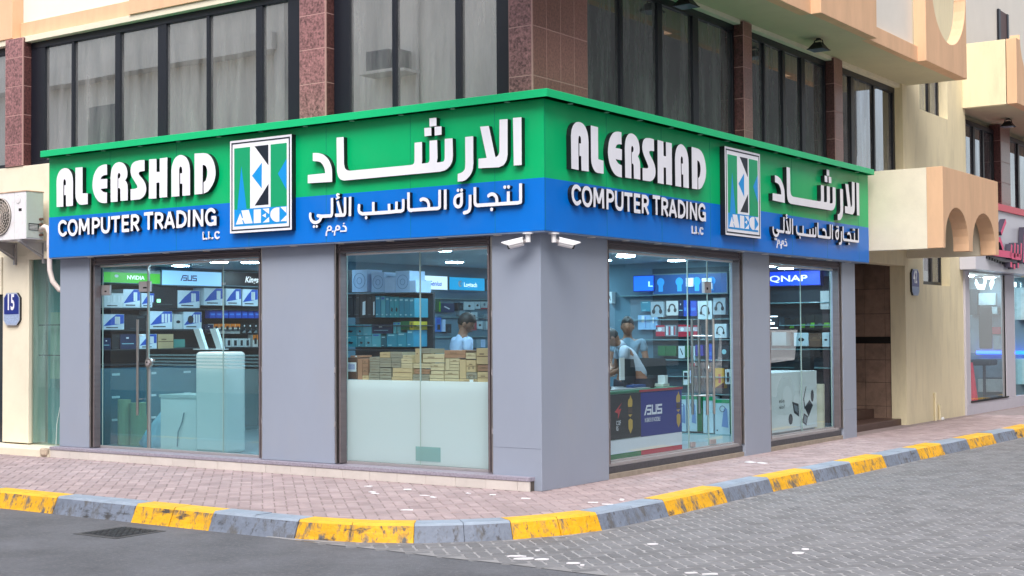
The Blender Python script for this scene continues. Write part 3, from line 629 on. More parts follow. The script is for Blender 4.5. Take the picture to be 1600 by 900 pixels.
# ================================================================ SHOP SIGN
GL=json.loads('''{"word":[
[[[-7525,3246],[-7528,3582],[-7518,3633],[-7509,3653],[-7491,3682],[-7476,3699],[-7450,3718],[-7420,3730],[-7386,3737],[-7350,3738],[-7315,3732],[-7282,3720],[-7256,3701],[-7234,3678],[-7222,3659],[-7212,3639],[-7202,3607],[-7195,3552],[-7196,3244],[-7335,3243],[-7338,3390],[-7373,3391],[-7371,3518],[-7339,3520],[-7339,3561],[-7343,3577],[-7347,3585],[-7352,3590],[-7364,3596],[-7373,3594],[-7382,3587],[-7389,3560],[-7389,3242]]],
[[[-7150,3729],[-7008,3726],[-7007,3391],[-6904,3386],[-6903,3248],[-7019,3246],[-7061,3252],[-7077,3260],[-7100,3277],[-7114,3291],[-7130,3315],[-7139,3334],[-7145,3353],[-7149,3401]]],
[[[-6534,3727],[-6590,3728],[-6637,3722],[-6682,3710],[-6708,3697],[-6720,3689],[-6753,3659],[-6777,3626],[-6789,3603],[-6797,3579],[-6810,3527],[-6813,3486],[-6811,3458],[-6806,3431],[-6793,3391],[-6780,3364],[-6765,3340],[-6747,3317],[-6727,3297],[-6694,3272],[-6659,3256],[-6620,3246],[-6589,3243],[-6532,3242],[-6532,3374],[-6570,3376],[-6600,3385],[-6628,3400],[-6658,3426],[-6529,3427],[-6526,3545],[-6658,3547],[-6639,3573],[-6628,3581],[-6615,3587],[-6581,3595],[-6530,3596]]],
[[[-6461,3248],[-6465,3560],[-6459,3612],[-6451,3644],[-6443,3663],[-6432,3682],[-6409,3707],[-6389,3720],[-6378,3726],[-6353,3734],[-6312,3739],[-6287,3737],[-6262,3732],[-6227,3719],[-6199,3700],[-6176,3675],[-6159,3644],[-6149,3610],[-6147,3577],[-6152,3546],[-6163,3529],[-6188,3503],[-6170,3486],[-6161,3475],[-6150,3457],[-6143,3434],[-6139,3379],[-6140,3252],[-6277,3252],[-6280,3395],[-6292,3412],[-6319,3414],[-6319,3536],[-6299,3537],[-6292,3541],[-6282,3555],[-6279,3571],[-6281,3583],[-6287,3591],[-6299,3603],[-6306,3605],[-6314,3602],[-6323,3594],[-6327,3585],[-6331,3566],[-6330,3247]]],
[[[-5831,3729],[-5830,3595],[-5886,3594],[-5920,3590],[-5935,3582],[-5938,3575],[-5938,3571],[-5934,3561],[-5918,3542],[-5853,3487],[-5830,3458],[-5817,3439],[-5805,3408],[-5800,3375],[-5803,3346],[-5813,3319],[-5831,3296],[-5856,3276],[-5885,3262],[-5923,3251],[-6088,3249],[-6089,3386],[-6018,3387],[-5990,3389],[-5971,3396],[-5965,3401],[-5963,3407],[-5966,3419],[-5972,3428],[-6054,3524],[-6072,3550],[-6080,3565],[-6088,3591],[-6091,3619],[-6085,3650],[-6072,3682],[-6058,3698],[-6040,3710],[-6018,3719],[-5994,3725],[-5924,3732]]],
[[[-5749,3731],[-5616,3727],[-5613,3566],[-5558,3564],[-5558,3728],[-5421,3729],[-5424,3249],[-5561,3249],[-5561,3436],[-5615,3435],[-5617,3244],[-5754,3249]]],
[[[-5347,3248],[-5350,3569],[-5340,3619],[-5327,3652],[-5309,3684],[-5294,3701],[-5266,3722],[-5236,3735],[-5206,3742],[-5184,3742],[-5162,3738],[-5128,3726],[-5099,3710],[-5082,3696],[-5067,3679],[-5054,3660],[-5043,3638],[-5031,3603],[-5023,3546],[-5022,3247],[-5156,3248],[-5156,3394],[-5193,3396],[-5195,3519],[-5159,3521],[-5161,3567],[-5163,3580],[-5167,3588],[-5175,3597],[-5182,3601],[-5186,3602],[-5195,3599],[-5203,3593],[-5212,3571],[-5208,3247]]],
[[[-4946,3739],[-4792,3733],[-4751,3727],[-4727,3720],[-4693,3703],[-4662,3679],[-4635,3645],[-4614,3607],[-4600,3568],[-4592,3530],[-4588,3500],[-4588,3480],[-4590,3458],[-4599,3420],[-4614,3384],[-4627,3362],[-4642,3341],[-4682,3300],[-4716,3274],[-4743,3264],[-4790,3252],[-4792,3385],[-4765,3398],[-4755,3407],[-4747,3420],[-4733,3459],[-4728,3486],[-4727,3503],[-4729,3519],[-4735,3541],[-4743,3560],[-4750,3571],[-4759,3580],[-4772,3586],[-4787,3591],[-4806,3593],[-4808,3251],[-4945,3250]]]],
"trade":[
[[[-7412,2858],[-7390,2861],[-7362,2872],[-7335,2888],[-7331,2894],[-7329,2902],[-7331,2911],[-7335,2918],[-7342,2922],[-7351,2923],[-7357,2922],[-7379,2909],[-7395,2902],[-7408,2899],[-7419,2901],[-7432,2907],[-7443,2914],[-7453,2924],[-7462,2938],[-7467,2962],[-7467,2993],[-7461,3010],[-7446,3023],[-7428,3031],[-7406,3032],[-7388,3027],[-7362,3010],[-7353,3008],[-7342,3011],[-7337,3015],[-7333,3021],[-7332,3030],[-7335,3040],[-7338,3043],[-7357,3057],[-7370,3064],[-7384,3069],[-7399,3073],[-7414,3074],[-7439,3071],[-7454,3066],[-7469,3057],[-7486,3043],[-7495,3032],[-7503,3017],[-7507,2999],[-7509,2975],[-7507,2949],[-7503,2931],[-7495,2913],[-7485,2898],[-7469,2883],[-7450,2869],[-7432,2862]]],
[[[-7216,2856],[-7197,2856],[-7179,2860],[-7162,2869],[-7151,2877],[-7137,2893],[-7123,2917],[-7117,2935],[-7113,2959],[-7115,2979],[-7122,3005],[-7132,3027],[-7144,3045],[-7156,3056],[-7172,3065],[-7199,3072],[-7219,3074],[-7247,3071],[-7261,3067],[-7272,3061],[-7285,3049],[-7299,3032],[-7310,3010],[-7315,2990],[-7316,2972],[-7314,2955],[-7307,2928],[-7299,2908],[-7285,2889],[-7274,2877],[-7258,2867],[-7241,2860]],[[-7221,2897],[-7234,2901],[-7243,2905],[-7252,2913],[-7258,2921],[-7266,2935],[-7271,2948],[-7274,2963],[-7275,2979],[-7273,2990],[-7268,3003],[-7260,3016],[-7252,3025],[-7241,3030],[-7217,3033],[-7188,3027],[-7181,3023],[-7174,3016],[-7166,3004],[-7161,2992],[-7155,2972],[-7154,2959],[-7156,2946],[-7160,2935],[-7170,2917],[-7180,2906],[-7188,2901],[-7197,2898],[-7208,2896]]],
[[[-6921,2864],[-6919,2862],[-6880,2864],[-6884,3068],[-6886,3070],[-6910,3069],[-6926,3077],[-6985,2961],[-7043,3075],[-7045,3076],[-7056,3071],[-7086,3072],[-7088,3070],[-7093,2868],[-7091,2866],[-7053,2866],[-7049,2987],[-7047,2991],[-7005,2907],[-7003,2906],[-6985,2914],[-6968,2905],[-6924,2990]]],
[[[-6837,2862],[-6798,2860],[-6796,2862],[-6793,2936],[-6743,2938],[-6704,2952],[-6695,2959],[-6687,2968],[-6681,2978],[-6677,2990],[-6675,3003],[-6677,3016],[-6687,3040],[-6697,3054],[-6705,3060],[-6723,3068],[-6747,3075],[-6829,3076],[-6832,3071]],[[-6793,2978],[-6791,3035],[-6751,3034],[-6727,3025],[-6719,3014],[-6716,3005],[-6717,2999],[-6720,2992],[-6725,2988],[-6754,2978],[-6791,2977]]],
[[[-6573,2860],[-6546,2862],[-6524,2870],[-6506,2885],[-6493,2906],[-6489,2924],[-6485,2952],[-6483,3071],[-6484,3072],[-6524,3073],[-6526,2954],[-6531,2924],[-6536,2913],[-6543,2906],[-6554,2902],[-6570,2901],[-6585,2903],[-6598,2907],[-6609,2915],[-6615,2924],[-6621,2954],[-6621,3071],[-6623,3072],[-6662,3071],[-6662,2950],[-6656,2919],[-6652,2906],[-6640,2888],[-6623,2874],[-6601,2864]]],
[[[-6402,2867],[-6399,2865],[-6364,2865],[-6361,2867],[-6361,3030],[-6359,3031],[-6296,3032],[-6296,3073],[-6465,3071],[-6467,3069],[-6466,3032],[-6465,3030],[-6403,3031],[-6402,3030]]],
[[[-6260,2861],[-6128,2861],[-6125,2863],[-6126,2900],[-6128,2902],[-6225,2902],[-6224,2946],[-6139,2946],[-6138,2986],[-6224,2988],[-6225,3034],[-6128,3034],[-6128,3075],[-6260,3076],[-6261,3070],[-6266,3067],[-6265,2872],[-6261,2869]]],
[[[-5968,2854],[-5935,2878],[-5986,2946],[-5962,2959],[-5954,2967],[-5946,2981],[-5941,2997],[-5939,3012],[-5941,3028],[-5946,3039],[-5954,3051],[-5964,3058],[-6005,3075],[-6086,3075],[-6089,3071],[-6094,3069],[-6096,2869],[-6093,2867],[-6056,2867],[-6054,2937],[-6051,2939],[-6034,2940]],[[-6053,2980],[-6053,3034],[-6014,3034],[-5992,3026],[-5983,3021],[-5981,3014],[-5981,3006],[-5985,2995],[-5990,2990],[-6020,2981]]],
[[[-5788,2872],[-5785,2870],[-5750,2870],[-5747,2872],[-5748,3046],[-5745,3047],[-5686,3047],[-5686,3088],[-5849,3087],[-5852,3085],[-5852,3048],[-5851,3046],[-5789,3046]]],
[[[-5531,2860],[-5498,2885],[-5547,2951],[-5531,2957],[-5521,2964],[-5513,2972],[-5508,2981],[-5504,2997],[-5502,3017],[-5503,3030],[-5509,3045],[-5516,3054],[-5526,3061],[-5570,3077],[-5647,3078],[-5650,3071],[-5657,3069],[-5660,2874],[-5658,2872],[-5621,2872],[-5619,2874],[-5618,2942],[-5617,2943],[-5595,2943]],[[-5617,2985],[-5616,3036],[-5577,3037],[-5553,3028],[-5544,3023],[-5544,3003],[-5547,2997],[-5551,2994],[-5577,2984]]],
[[[-5333,2861],[-5296,2877],[-5375,3077],[-5395,3070],[-5412,3076],[-5489,2880],[-5452,2865],[-5432,2913],[-5355,2913]],[[-5414,2954],[-5416,2956],[-5395,3011],[-5392,3010],[-5371,2956],[-5373,2954]]],
[[[-5267,2866],[-5178,2868],[-5132,2887],[-5122,2894],[-5114,2903],[-5103,2921],[-5096,2938],[-5091,2960],[-5091,2976],[-5095,2991],[-5104,3018],[-5115,3037],[-5126,3048],[-5151,3063],[-5198,3078],[-5264,3079],[-5266,3074],[-5270,3073],[-5274,2875],[-5272,2871],[-5267,2870]],[[-5231,2907],[-5233,2910],[-5230,3035],[-5228,3037],[-5204,3037],[-5167,3025],[-5153,3018],[-5149,3013],[-5142,3002],[-5132,2971],[-5135,2952],[-5145,2930],[-5149,2925],[-5158,2920],[-5187,2908]]],
[[[-5074,2871],[-5071,2870],[-5036,2870],[-5033,2871],[-5029,3072],[-5032,3074],[-5069,3074],[-5070,3072]]],
[[[-4844,2865],[-4809,2866],[-4806,2867],[-4806,3072],[-4847,3072],[-4847,2944],[-4849,2940],[-4943,3068],[-4943,3072],[-4948,3073],[-4983,3073],[-4984,3070],[-4987,2872],[-4948,2871],[-4946,2872],[-4943,2999]]],
[[[-4692,2864],[-4661,2864],[-4628,2871],[-4626,2868],[-4623,2867],[-4588,2867],[-4585,2869],[-4585,2968],[-4586,2970],[-4590,2971],[-4592,2972],[-4593,2980],[-4666,2981],[-4667,2941],[-4627,2939],[-4626,2919],[-4637,2912],[-4648,2908],[-4676,2904],[-4703,2909],[-4710,2913],[-4718,2920],[-4725,2928],[-4731,2941],[-4736,2966],[-4734,2992],[-4724,3014],[-4711,3026],[-4687,3036],[-4676,3037],[-4667,3036],[-4652,3030],[-4632,3013],[-4621,3008],[-4615,3009],[-4608,3012],[-4601,3021],[-4599,3029],[-4601,3038],[-4621,3058],[-4643,3072],[-4667,3078],[-4685,3078],[-4705,3074],[-4722,3067],[-4740,3057],[-4753,3044],[-4766,3023],[-4774,3003],[-4777,2985],[-4777,2961],[-4773,2937],[-4767,2919],[-4758,2904],[-4747,2890],[-4731,2878],[-4714,2870]]]],
"llc":[
[[[-4798,2710],[-4789,2709],[-4785,2711],[-4781,2715],[-4780,2724],[-4785,2731],[-4794,2732],[-4801,2728],[-4803,2719],[-4802,2715]],[[-4859,2713],[-4857,2711],[-4811,2713],[-4808,2715],[-4810,2732],[-4840,2732],[-4842,2803],[-4844,2806],[-4862,2805],[-4862,2803]]],
[[[-4700,2712],[-4691,2712],[-4684,2717],[-4683,2726],[-4689,2734],[-4693,2735],[-4699,2734],[-4706,2728],[-4706,2719]],[[-4763,2715],[-4761,2712],[-4713,2715],[-4713,2732],[-4715,2734],[-4742,2733],[-4744,2734],[-4747,2805],[-4748,2807],[-4767,2805]]],
[[[-4620,2708],[-4607,2708],[-4594,2713],[-4581,2720],[-4577,2728],[-4581,2736],[-4587,2738],[-4609,2729],[-4618,2728],[-4631,2735],[-4638,2743],[-4640,2754],[-4640,2763],[-4637,2774],[-4631,2779],[-4623,2783],[-4612,2784],[-4605,2782],[-4592,2772],[-4585,2772],[-4580,2776],[-4578,2783],[-4581,2788],[-4594,2799],[-4607,2804],[-4627,2802],[-4646,2794],[-4655,2783],[-4660,2765],[-4659,2743],[-4651,2726],[-4638,2715]]]],
"arab":[
[[[-3043,3598],[-2955,3591],[-2894,3572],[-2881,3566],[-2856,3549],[-2830,3528],[-2808,3505],[-2784,3469],[-2772,3443],[-2763,3417],[-2756,3354],[-2756,3258],[-3120,3265],[-3119,3358],[-2859,3360],[-2865,3400],[-2876,3427],[-2892,3454],[-2913,3475],[-2929,3486],[-2950,3495],[-2981,3501],[-3043,3508]]],
[[[-2690,3740],[-2586,3738],[-2582,3442],[-2572,3403],[-2565,3390],[-2555,3381],[-2544,3374],[-2522,3366],[-2492,3361],[-1651,3362],[-1620,3365],[-1611,3370],[-1604,3377],[-1597,3390],[-1595,3403],[-1593,3594],[-1493,3594],[-1492,3414],[-1497,3365],[-1419,3368],[-1408,3372],[-1401,3378],[-1397,3388],[-1393,3405],[-1393,3598],[-1292,3597],[-1287,3414],[-1298,3362],[-1222,3365],[-1210,3369],[-1203,3375],[-1198,3384],[-1194,3402],[-1191,3601],[-1090,3599],[-1086,3423],[-1093,3371],[-1100,3351],[-1117,3325],[-1131,3310],[-1156,3291],[-1176,3280],[-1197,3273],[-1256,3264],[-2580,3260],[-2627,3273],[-2636,3278],[-2649,3288],[-2660,3301],[-2669,3315],[-2681,3349],[-2685,3374],[-2686,3390]]],
[[[-1393,3833],[-1300,3831],[-1299,3747],[-1392,3745]]],
[[[-1463,3738],[-1368,3735],[-1367,3650],[-1458,3650]]],
[[[-1326,3738],[-1233,3735],[-1233,3648],[-1324,3646]]],
[[[-928,3598],[-825,3598],[-825,3317],[-832,3265],[-843,3236],[-858,3210],[-879,3187],[-911,3163],[-934,3152],[-960,3146],[-1027,3144],[-1026,3225],[-987,3232],[-960,3243],[-941,3259],[-935,3269],[-930,3285],[-927,3332]]],
[[[-738,3688],[-628,3686],[-547,3360],[-527,3368],[-513,3379],[-504,3393],[-498,3411],[-495,3737],[-394,3735],[-397,3377],[-404,3341],[-410,3321],[-426,3296],[-447,3275],[-468,3266],[-508,3256],[-761,3264],[-760,3362],[-657,3362]]],
[[[-329,3739],[-225,3737],[-226,3259],[-323,3260]]]],
"arab2":[
[[[-3033,2806],[-3017,2804],[-2995,2806],[-2973,2811],[-2954,2819],[-2945,2825],[-2932,2837],[-2923,2850],[-2914,2869],[-2791,2867],[-2778,2868],[-2769,2873],[-2760,2883],[-2757,2890],[-2751,2914],[-2750,3081],[-2751,3082],[-2784,3082],[-2786,3081],[-2787,2918],[-2791,2903],[-2934,2906],[-2951,2911],[-2982,2916],[-2991,2912],[-2996,2905],[-2998,2896],[-2995,2887],[-2987,2880],[-2954,2874],[-2952,2872],[-2953,2870],[-2962,2857],[-2972,2850],[-2993,2843],[-3017,2840],[-3031,2842],[-3044,2847],[-3059,2858],[-3068,2870],[-3074,2885],[-3076,2898],[-3074,2925],[-3077,2931],[-3083,2938],[-3090,2940],[-3097,2940],[-3104,2936],[-3110,2927],[-3112,2896],[-3109,2876],[-3101,2857],[-3092,2841],[-3077,2826],[-3059,2815]]],
[[[-3044,2763],[-3037,2762],[-3030,2764],[-3026,2768],[-3022,2774],[-3021,2781],[-3024,2787],[-3032,2795],[-3039,2796],[-3046,2794],[-3050,2791],[-3054,2785],[-3055,2778],[-3054,2772],[-3050,2767]]],
[[[-3002,2763],[-2995,2762],[-2988,2764],[-2984,2767],[-2980,2774],[-2979,2780],[-2981,2787],[-2990,2795],[-2997,2796],[-3003,2794],[-3008,2791],[-3012,2785],[-3013,2778],[-3012,2772],[-3008,2766]]],
[[[-2672,2867],[-2621,2866],[-2590,2867],[-2578,2872],[-2567,2885],[-2559,2911],[-2560,3078],[-2593,3079],[-2595,3076],[-2595,2916],[-2599,2902],[-2619,2903],[-2670,3047],[-2703,3035],[-2658,2905],[-2661,2903],[-2720,2906],[-2726,2892],[-2726,2883],[-2723,2876],[-2722,2871],[-2720,2870]]],
[[[-2710,3059],[-2708,3057],[-2653,3073],[-2652,3075],[-2658,3092],[-2671,3090],[-2674,3097],[-2687,3108],[-2682,3108],[-2664,3104],[-2660,3106],[-2656,3110],[-2655,3114],[-2656,3119],[-2659,3123],[-2678,3128],[-2689,3129],[-2697,3125],[-2704,3120],[-2708,3111],[-2708,3103],[-2704,3096],[-2690,3083],[-2713,3077],[-2715,3075]]],
[[[-2526,2868],[-2524,2867],[-2493,2866],[-2490,2868],[-2486,3077],[-2489,3079],[-2522,3079]]],
[[[-2333,2865],[-2176,2863],[-1952,2863],[-1853,2866],[-1785,2866],[-1758,2876],[-1748,2885],[-1744,2892],[-1740,2925],[-1740,3004],[-1750,3010],[-1758,3012],[-1766,3010],[-1776,3004],[-1776,2927],[-1778,2906],[-1791,2902],[-1835,2903],[-1832,2986],[-1835,2988],[-1866,2989],[-1868,2987],[-1871,2903],[-1934,2900],[-1935,2903],[-1936,2971],[-1969,2971],[-1971,2969],[-1971,2900],[-1974,2899],[-2156,2900],[-2156,3002],[-2189,3004],[-2192,3002],[-2193,2903],[-2194,2900],[-2326,2901],[-2348,2909],[-2357,2916],[-2360,2925],[-2362,2938],[-2358,2980],[-2363,2988],[-2368,2992],[-2374,2994],[-2381,2994],[-2390,2989],[-2394,2982],[-2398,2938],[-2396,2920],[-2392,2907],[-2383,2892],[-2371,2881],[-2358,2874]]],
[[[-2281,2821],[-2274,2820],[-2268,2822],[-2261,2827],[-2258,2834],[-2257,2840],[-2259,2847],[-2263,2853],[-2270,2857],[-2277,2858],[-2284,2856],[-2290,2851],[-2294,2845],[-2295,2836],[-2293,2829],[-2288,2824]]],
[[[-1660,2867],[-1644,2865],[-1633,2869],[-1301,2867],[-1283,2871],[-1265,2878],[-1257,2887],[-1253,2902],[-1252,3078],[-1287,3078],[-1289,2909],[-1292,2906],[-1305,2903],[-1397,2904],[-1396,2924],[-1399,2944],[-1408,2966],[-1418,2981],[-1430,2993],[-1448,3002],[-1468,3009],[-1488,3012],[-1505,3010],[-1527,3003],[-1533,2999],[-1536,2992],[-1537,2986],[-1535,2979],[-1530,2972],[-1523,2969],[-1516,2969],[-1499,2975],[-1488,2976],[-1468,2971],[-1452,2964],[-1442,2953],[-1434,2935],[-1432,2915],[-1436,2904],[-1664,2905],[-1666,2907],[-1669,2920],[-1669,3076],[-1703,3077],[-1704,3074],[-1705,2913],[-1699,2892],[-1690,2879],[-1679,2871]]],
[[[-1216,2870],[-1214,2868],[-1183,2868],[-1180,2870],[-1179,3077],[-1215,3076]]],
[[[-1041,2870],[-1021,2869],[-1003,2874],[-988,2883],[-977,2897],[-972,2912],[-968,2932],[-968,3032],[-1001,3032],[-1003,3031],[-1003,3026],[-1005,3025],[-1032,3022],[-1049,3016],[-1071,3003],[-1081,2991],[-1086,2982],[-1091,2963],[-1093,2945],[-1092,2927],[-1088,2912],[-1080,2897],[-1069,2884],[-1054,2875]],[[-1032,2905],[-1046,2912],[-1053,2923],[-1057,2941],[-1055,2963],[-1049,2974],[-1040,2980],[-1025,2986],[-1005,2989],[-1003,2987],[-1004,2936],[-1008,2916],[-1010,2912],[-1016,2907],[-1025,2904]]],
[[[-1038,3041],[-1030,3039],[-1024,3040],[-1017,3044],[-1013,3050],[-1012,3056],[-1013,3063],[-1017,3069],[-1022,3073],[-1028,3075],[-1035,3074],[-1041,3070],[-1046,3065],[-1048,3058],[-1047,3052],[-1044,3045]]],
[[[-993,3039],[-985,3037],[-979,3039],[-972,3043],[-968,3048],[-967,3055],[-968,3061],[-972,3068],[-977,3071],[-983,3073],[-990,3073],[-996,3069],[-1001,3064],[-1003,3057],[-1002,3050],[-999,3044]]],
[[[-960,2804],[-956,2803],[-934,2804],[-904,2810],[-886,2820],[-879,2826],[-871,2838],[-864,2855],[-859,2881],[-858,2998],[-860,3002],[-893,3002],[-894,3000],[-895,2886],[-901,2859],[-908,2849],[-917,2844],[-959,2838],[-965,2834],[-970,2826],[-970,2818],[-966,2809]]],
[[[-693,2869],[-279,2867],[-244,2874],[-239,2878],[-235,2884],[-232,2897],[-231,2961],[-231,3078],[-266,3078],[-268,2908],[-268,2906],[-284,2903],[-381,2904],[-381,3006],[-414,3007],[-416,3007],[-416,3005],[-417,2904],[-521,2904],[-522,2924],[-525,2948],[-529,2961],[-537,2974],[-550,2989],[-570,3002],[-587,3008],[-605,3010],[-620,3008],[-629,3006],[-655,2990],[-660,2981],[-659,2970],[-653,2962],[-642,2959],[-636,2960],[-620,2970],[-612,2973],[-594,2973],[-582,2968],[-569,2957],[-562,2946],[-558,2922],[-559,2904],[-779,2905],[-790,2908],[-794,2910],[-798,2926],[-797,3073],[-799,3076],[-832,3076],[-834,2922],[-829,2900],[-822,2886],[-810,2877],[-785,2869]]],
[[[-611,2819],[-604,2818],[-597,2820],[-591,2825],[-587,2832],[-587,2839],[-589,2846],[-593,2851],[-600,2855],[-606,2856],[-614,2854],[-620,2850],[-624,2843],[-624,2834],[-622,2828],[-617,2822]]],
[[[-450,3036],[-442,3034],[-436,3035],[-429,3039],[-425,3045],[-424,3052],[-425,3058],[-429,3065],[-434,3068],[-440,3070],[-447,3069],[-453,3066],[-458,3060],[-460,3054],[-459,3047],[-456,3041]]],
[[[-403,3035],[-396,3033],[-389,3034],[-382,3039],[-379,3044],[-377,3051],[-378,3057],[-382,3064],[-387,3067],[-393,3069],[-400,3069],[-407,3065],[-411,3060],[-413,3053],[-412,3046],[-409,3040]]]],
"dmm":[
[[[-2658,2704],[-2597,2704],[-2592,2730],[-2593,2739],[-2600,2754],[-2611,2767],[-2624,2773],[-2641,2777],[-2648,2773],[-2650,2768],[-2646,2761],[-2626,2757],[-2617,2751],[-2610,2739],[-2609,2730],[-2611,2722],[-2613,2720],[-2657,2719],[-2658,2717]]],
[[[-2636,2786],[-2629,2786],[-2623,2792],[-2623,2799],[-2629,2804],[-2635,2805],[-2642,2799],[-2641,2790]]],
[[[-2680,2703],[-2672,2703],[-2667,2709],[-2667,2716],[-2672,2721],[-2679,2722],[-2685,2716],[-2685,2707]]],
[[[-2775,2669],[-2769,2667],[-2762,2671],[-2758,2706],[-2755,2713],[-2751,2717],[-2738,2724],[-2702,2724],[-2693,2730],[-2689,2748],[-2691,2759],[-2698,2769],[-2709,2778],[-2720,2782],[-2729,2782],[-2742,2774],[-2752,2763],[-2756,2746],[-2754,2735],[-2766,2725],[-2773,2710],[-2778,2671]],[[-2729,2739],[-2739,2741],[-2739,2752],[-2731,2763],[-2722,2766],[-2714,2761],[-2707,2754],[-2705,2750],[-2707,2741],[-2709,2739]]],
[[[-2799,2706],[-2792,2707],[-2786,2713],[-2787,2720],[-2792,2725],[-2799,2725],[-2805,2720],[-2805,2711]]],
[[[-2897,2669],[-2890,2667],[-2884,2671],[-2880,2706],[-2877,2713],[-2873,2717],[-2859,2724],[-2822,2725],[-2814,2731],[-2810,2748],[-2812,2759],[-2820,2770],[-2831,2779],[-2842,2783],[-2851,2782],[-2862,2777],[-2874,2764],[-2878,2746],[-2875,2735],[-2888,2725],[-2895,2711],[-2900,2671]],[[-2859,2741],[-2862,2746],[-2859,2756],[-2853,2763],[-2846,2767],[-2842,2766],[-2835,2763],[-2826,2753],[-2829,2740]]]],
"aec":[
[[[-4148,3016],[-4029,3017],[-3967,2859],[-4091,2859],[-4117,2903],[-4138,2908],[-4117,2859],[-4239,2857],[-4169,2984],[-4138,2926],[-4120,2926]]],
[[[-3947,3016],[-3834,3015],[-3834,2858],[-3947,2858]]],
[[[-3809,3016],[-3704,3019],[-3705,2952]]],
[[[-3814,2939],[-3755,2965],[-3755,2914]]],
[[[-3705,2919],[-3703,2859],[-3806,2858]]],
[[[-3544,3019],[-3544,2858],[-3574,2856],[-3592,2856],[-3618,2863],[-3642,2876],[-3656,2887],[-3668,2901],[-3677,2914],[-3684,2930],[-3685,2941],[-3683,2954],[-3679,2969],[-3672,2984],[-3656,2999],[-3642,3007],[-3619,3015],[-3582,3021]]],
[[[-3527,3022],[-3435,3022],[-3435,2950]]],
[[[-3433,2925],[-3433,2858],[-3527,2860]]]]}''')
sgn=thing('shop_sign','green and blue wraparound fascia sign with white raised Latin and Arabic lettering','shop sign',(-.3,.3,2.6))
ZG=3.125
def panel(name,axis,u0,u1):
    mb=MB()
    if axis=='L': mb.box(u0,u1,0,.55,2.60,ZG,blue); mb.box(u0,u1,.001,.55,ZG,3.91,green)
    else: mb.box(-.55,0,u0,u1,2.60,ZG,blue); mb.box(-.55,-.001,u0,u1,ZG,3.91,green)
    return mb.build(name,sgn)
panel('sign_panel','L',-7.76,-.0); panel('sign_panel','R',.0,8.80) if False else None
mb=MB(); mb.box(-.55,0,.55,8.80,2.60,ZG,blue); mb.box(-.55,-.001,.55,8.80,ZG,3.91,green); mb.build('sign_panel',sgn)
seam=M('panel_seam',col=(.0,.2,.16),rough=.5)
mb=MB()
for x in (-6.55,-5.33,-4.1,-2.9,-1.7,-.6): mb.box(x,x+.003,-.0012,.002,2.6,3.9,seam)
for y in (.02,1.2,2.4,3.6,4.8,6,7.2,8.4): mb.box(-.002,.0012,y,y+.003,2.6,3.9,seam)
mb.build('panel_seam',sgn)
mb=MB(); mb.box(-7.76,-.56,.006,.56,2.585,2.599,under); mb.box(-.56,-.006,.006,8.80,2.585,2.599,under); us=mb.build('sign_underside',sgn)
lens=M('downlight_lens',rgb=(225,222,215),rough=.35)
for i in range(11):
    x=-.62-.71*i
    if x>-7.6: mb=MB(); mb.disc((x,.07,2.586),(0,0,-1),.045,.008,lens,18); mb.build('downlight',us)
for i in range(12):
    y=.28+.715*i; mb=MB(); mb.disc((-.07,y,2.586),(0,0,-1),.045,.008,lens,18); mb.build('downlight',us)
mb=MB()
prof=[(-7.79,-.117),(.117,-.117),(.117,8.76),(-.5,8.76),(-.5,.5),(-7.79,.5)]
mb.loops([prof],lambda u,v,d:(u,v,d),3.907,3.987,corn); cr=mb.build('cornice',sgn,.004)
clens=M('cornice_light',rgb=(150,205,185),rough=.3)
for i in range(11):
    mb=MB(); mb.disc((-.4-.69*i,-.055,3.907),(0,0,-1),.03,.006,clens,14); mb.build('cornice_light',cr)
for i in range(12):
    mb=MB(); mb.disc((.055,.41+.71*i,3.907),(0,0,-1),.03,.006,clens,14); mb.build('cornice_light',cr)
def put(gl,fn,d0,d1,mt,side,name='letter',parent=None):
    mb=MB(); mb.loops([[(a/1000,b/1000) for a,b in L] for L in gl],fn,d0,d1,mt,side); return mb.build(name,parent or sgn)
def mapR(u0L,u1L,v0,v1):
    k=(v1-v0)/(u1L-u0L); return lambda u,v,d:(d,v0+(u-u0L)*k,v)
mpA=mapR(-7.505,-4.571,.432,3.402); mpB=mapR(-3.09,-.21,5.283,8.300)
for key,D,mR in (('word',.06,mpA),('trade',.05,mpA),('llc',.012,mpA),('arab',.06,mpB),('arab2',.05,mpB),('dmm',.012,mpB)):
    for gl in GL[key]:
        put(gl,fL,.0015,D,letter_w,letter_k if D>.02 else letter_w)
        dz={'word':.0,'trade':.02,'llc':.02,'arab':.01,'arab2':.0,'dmm':.0}[key]
        put(gl,(lambda u,v,d,m=mR,dz=dz:m(u,v+dz,d)),.0015,D,letter_w,letter_k if D>.02 else letter_w)
lg=M('logo_green',col=(.0,.33,.14),rough=.4); lb=M('logo_blue',col=(.0,.28,.72),rough=.4); ln=M('logo_navy',col=(.006,.013,.028),rough=.4)
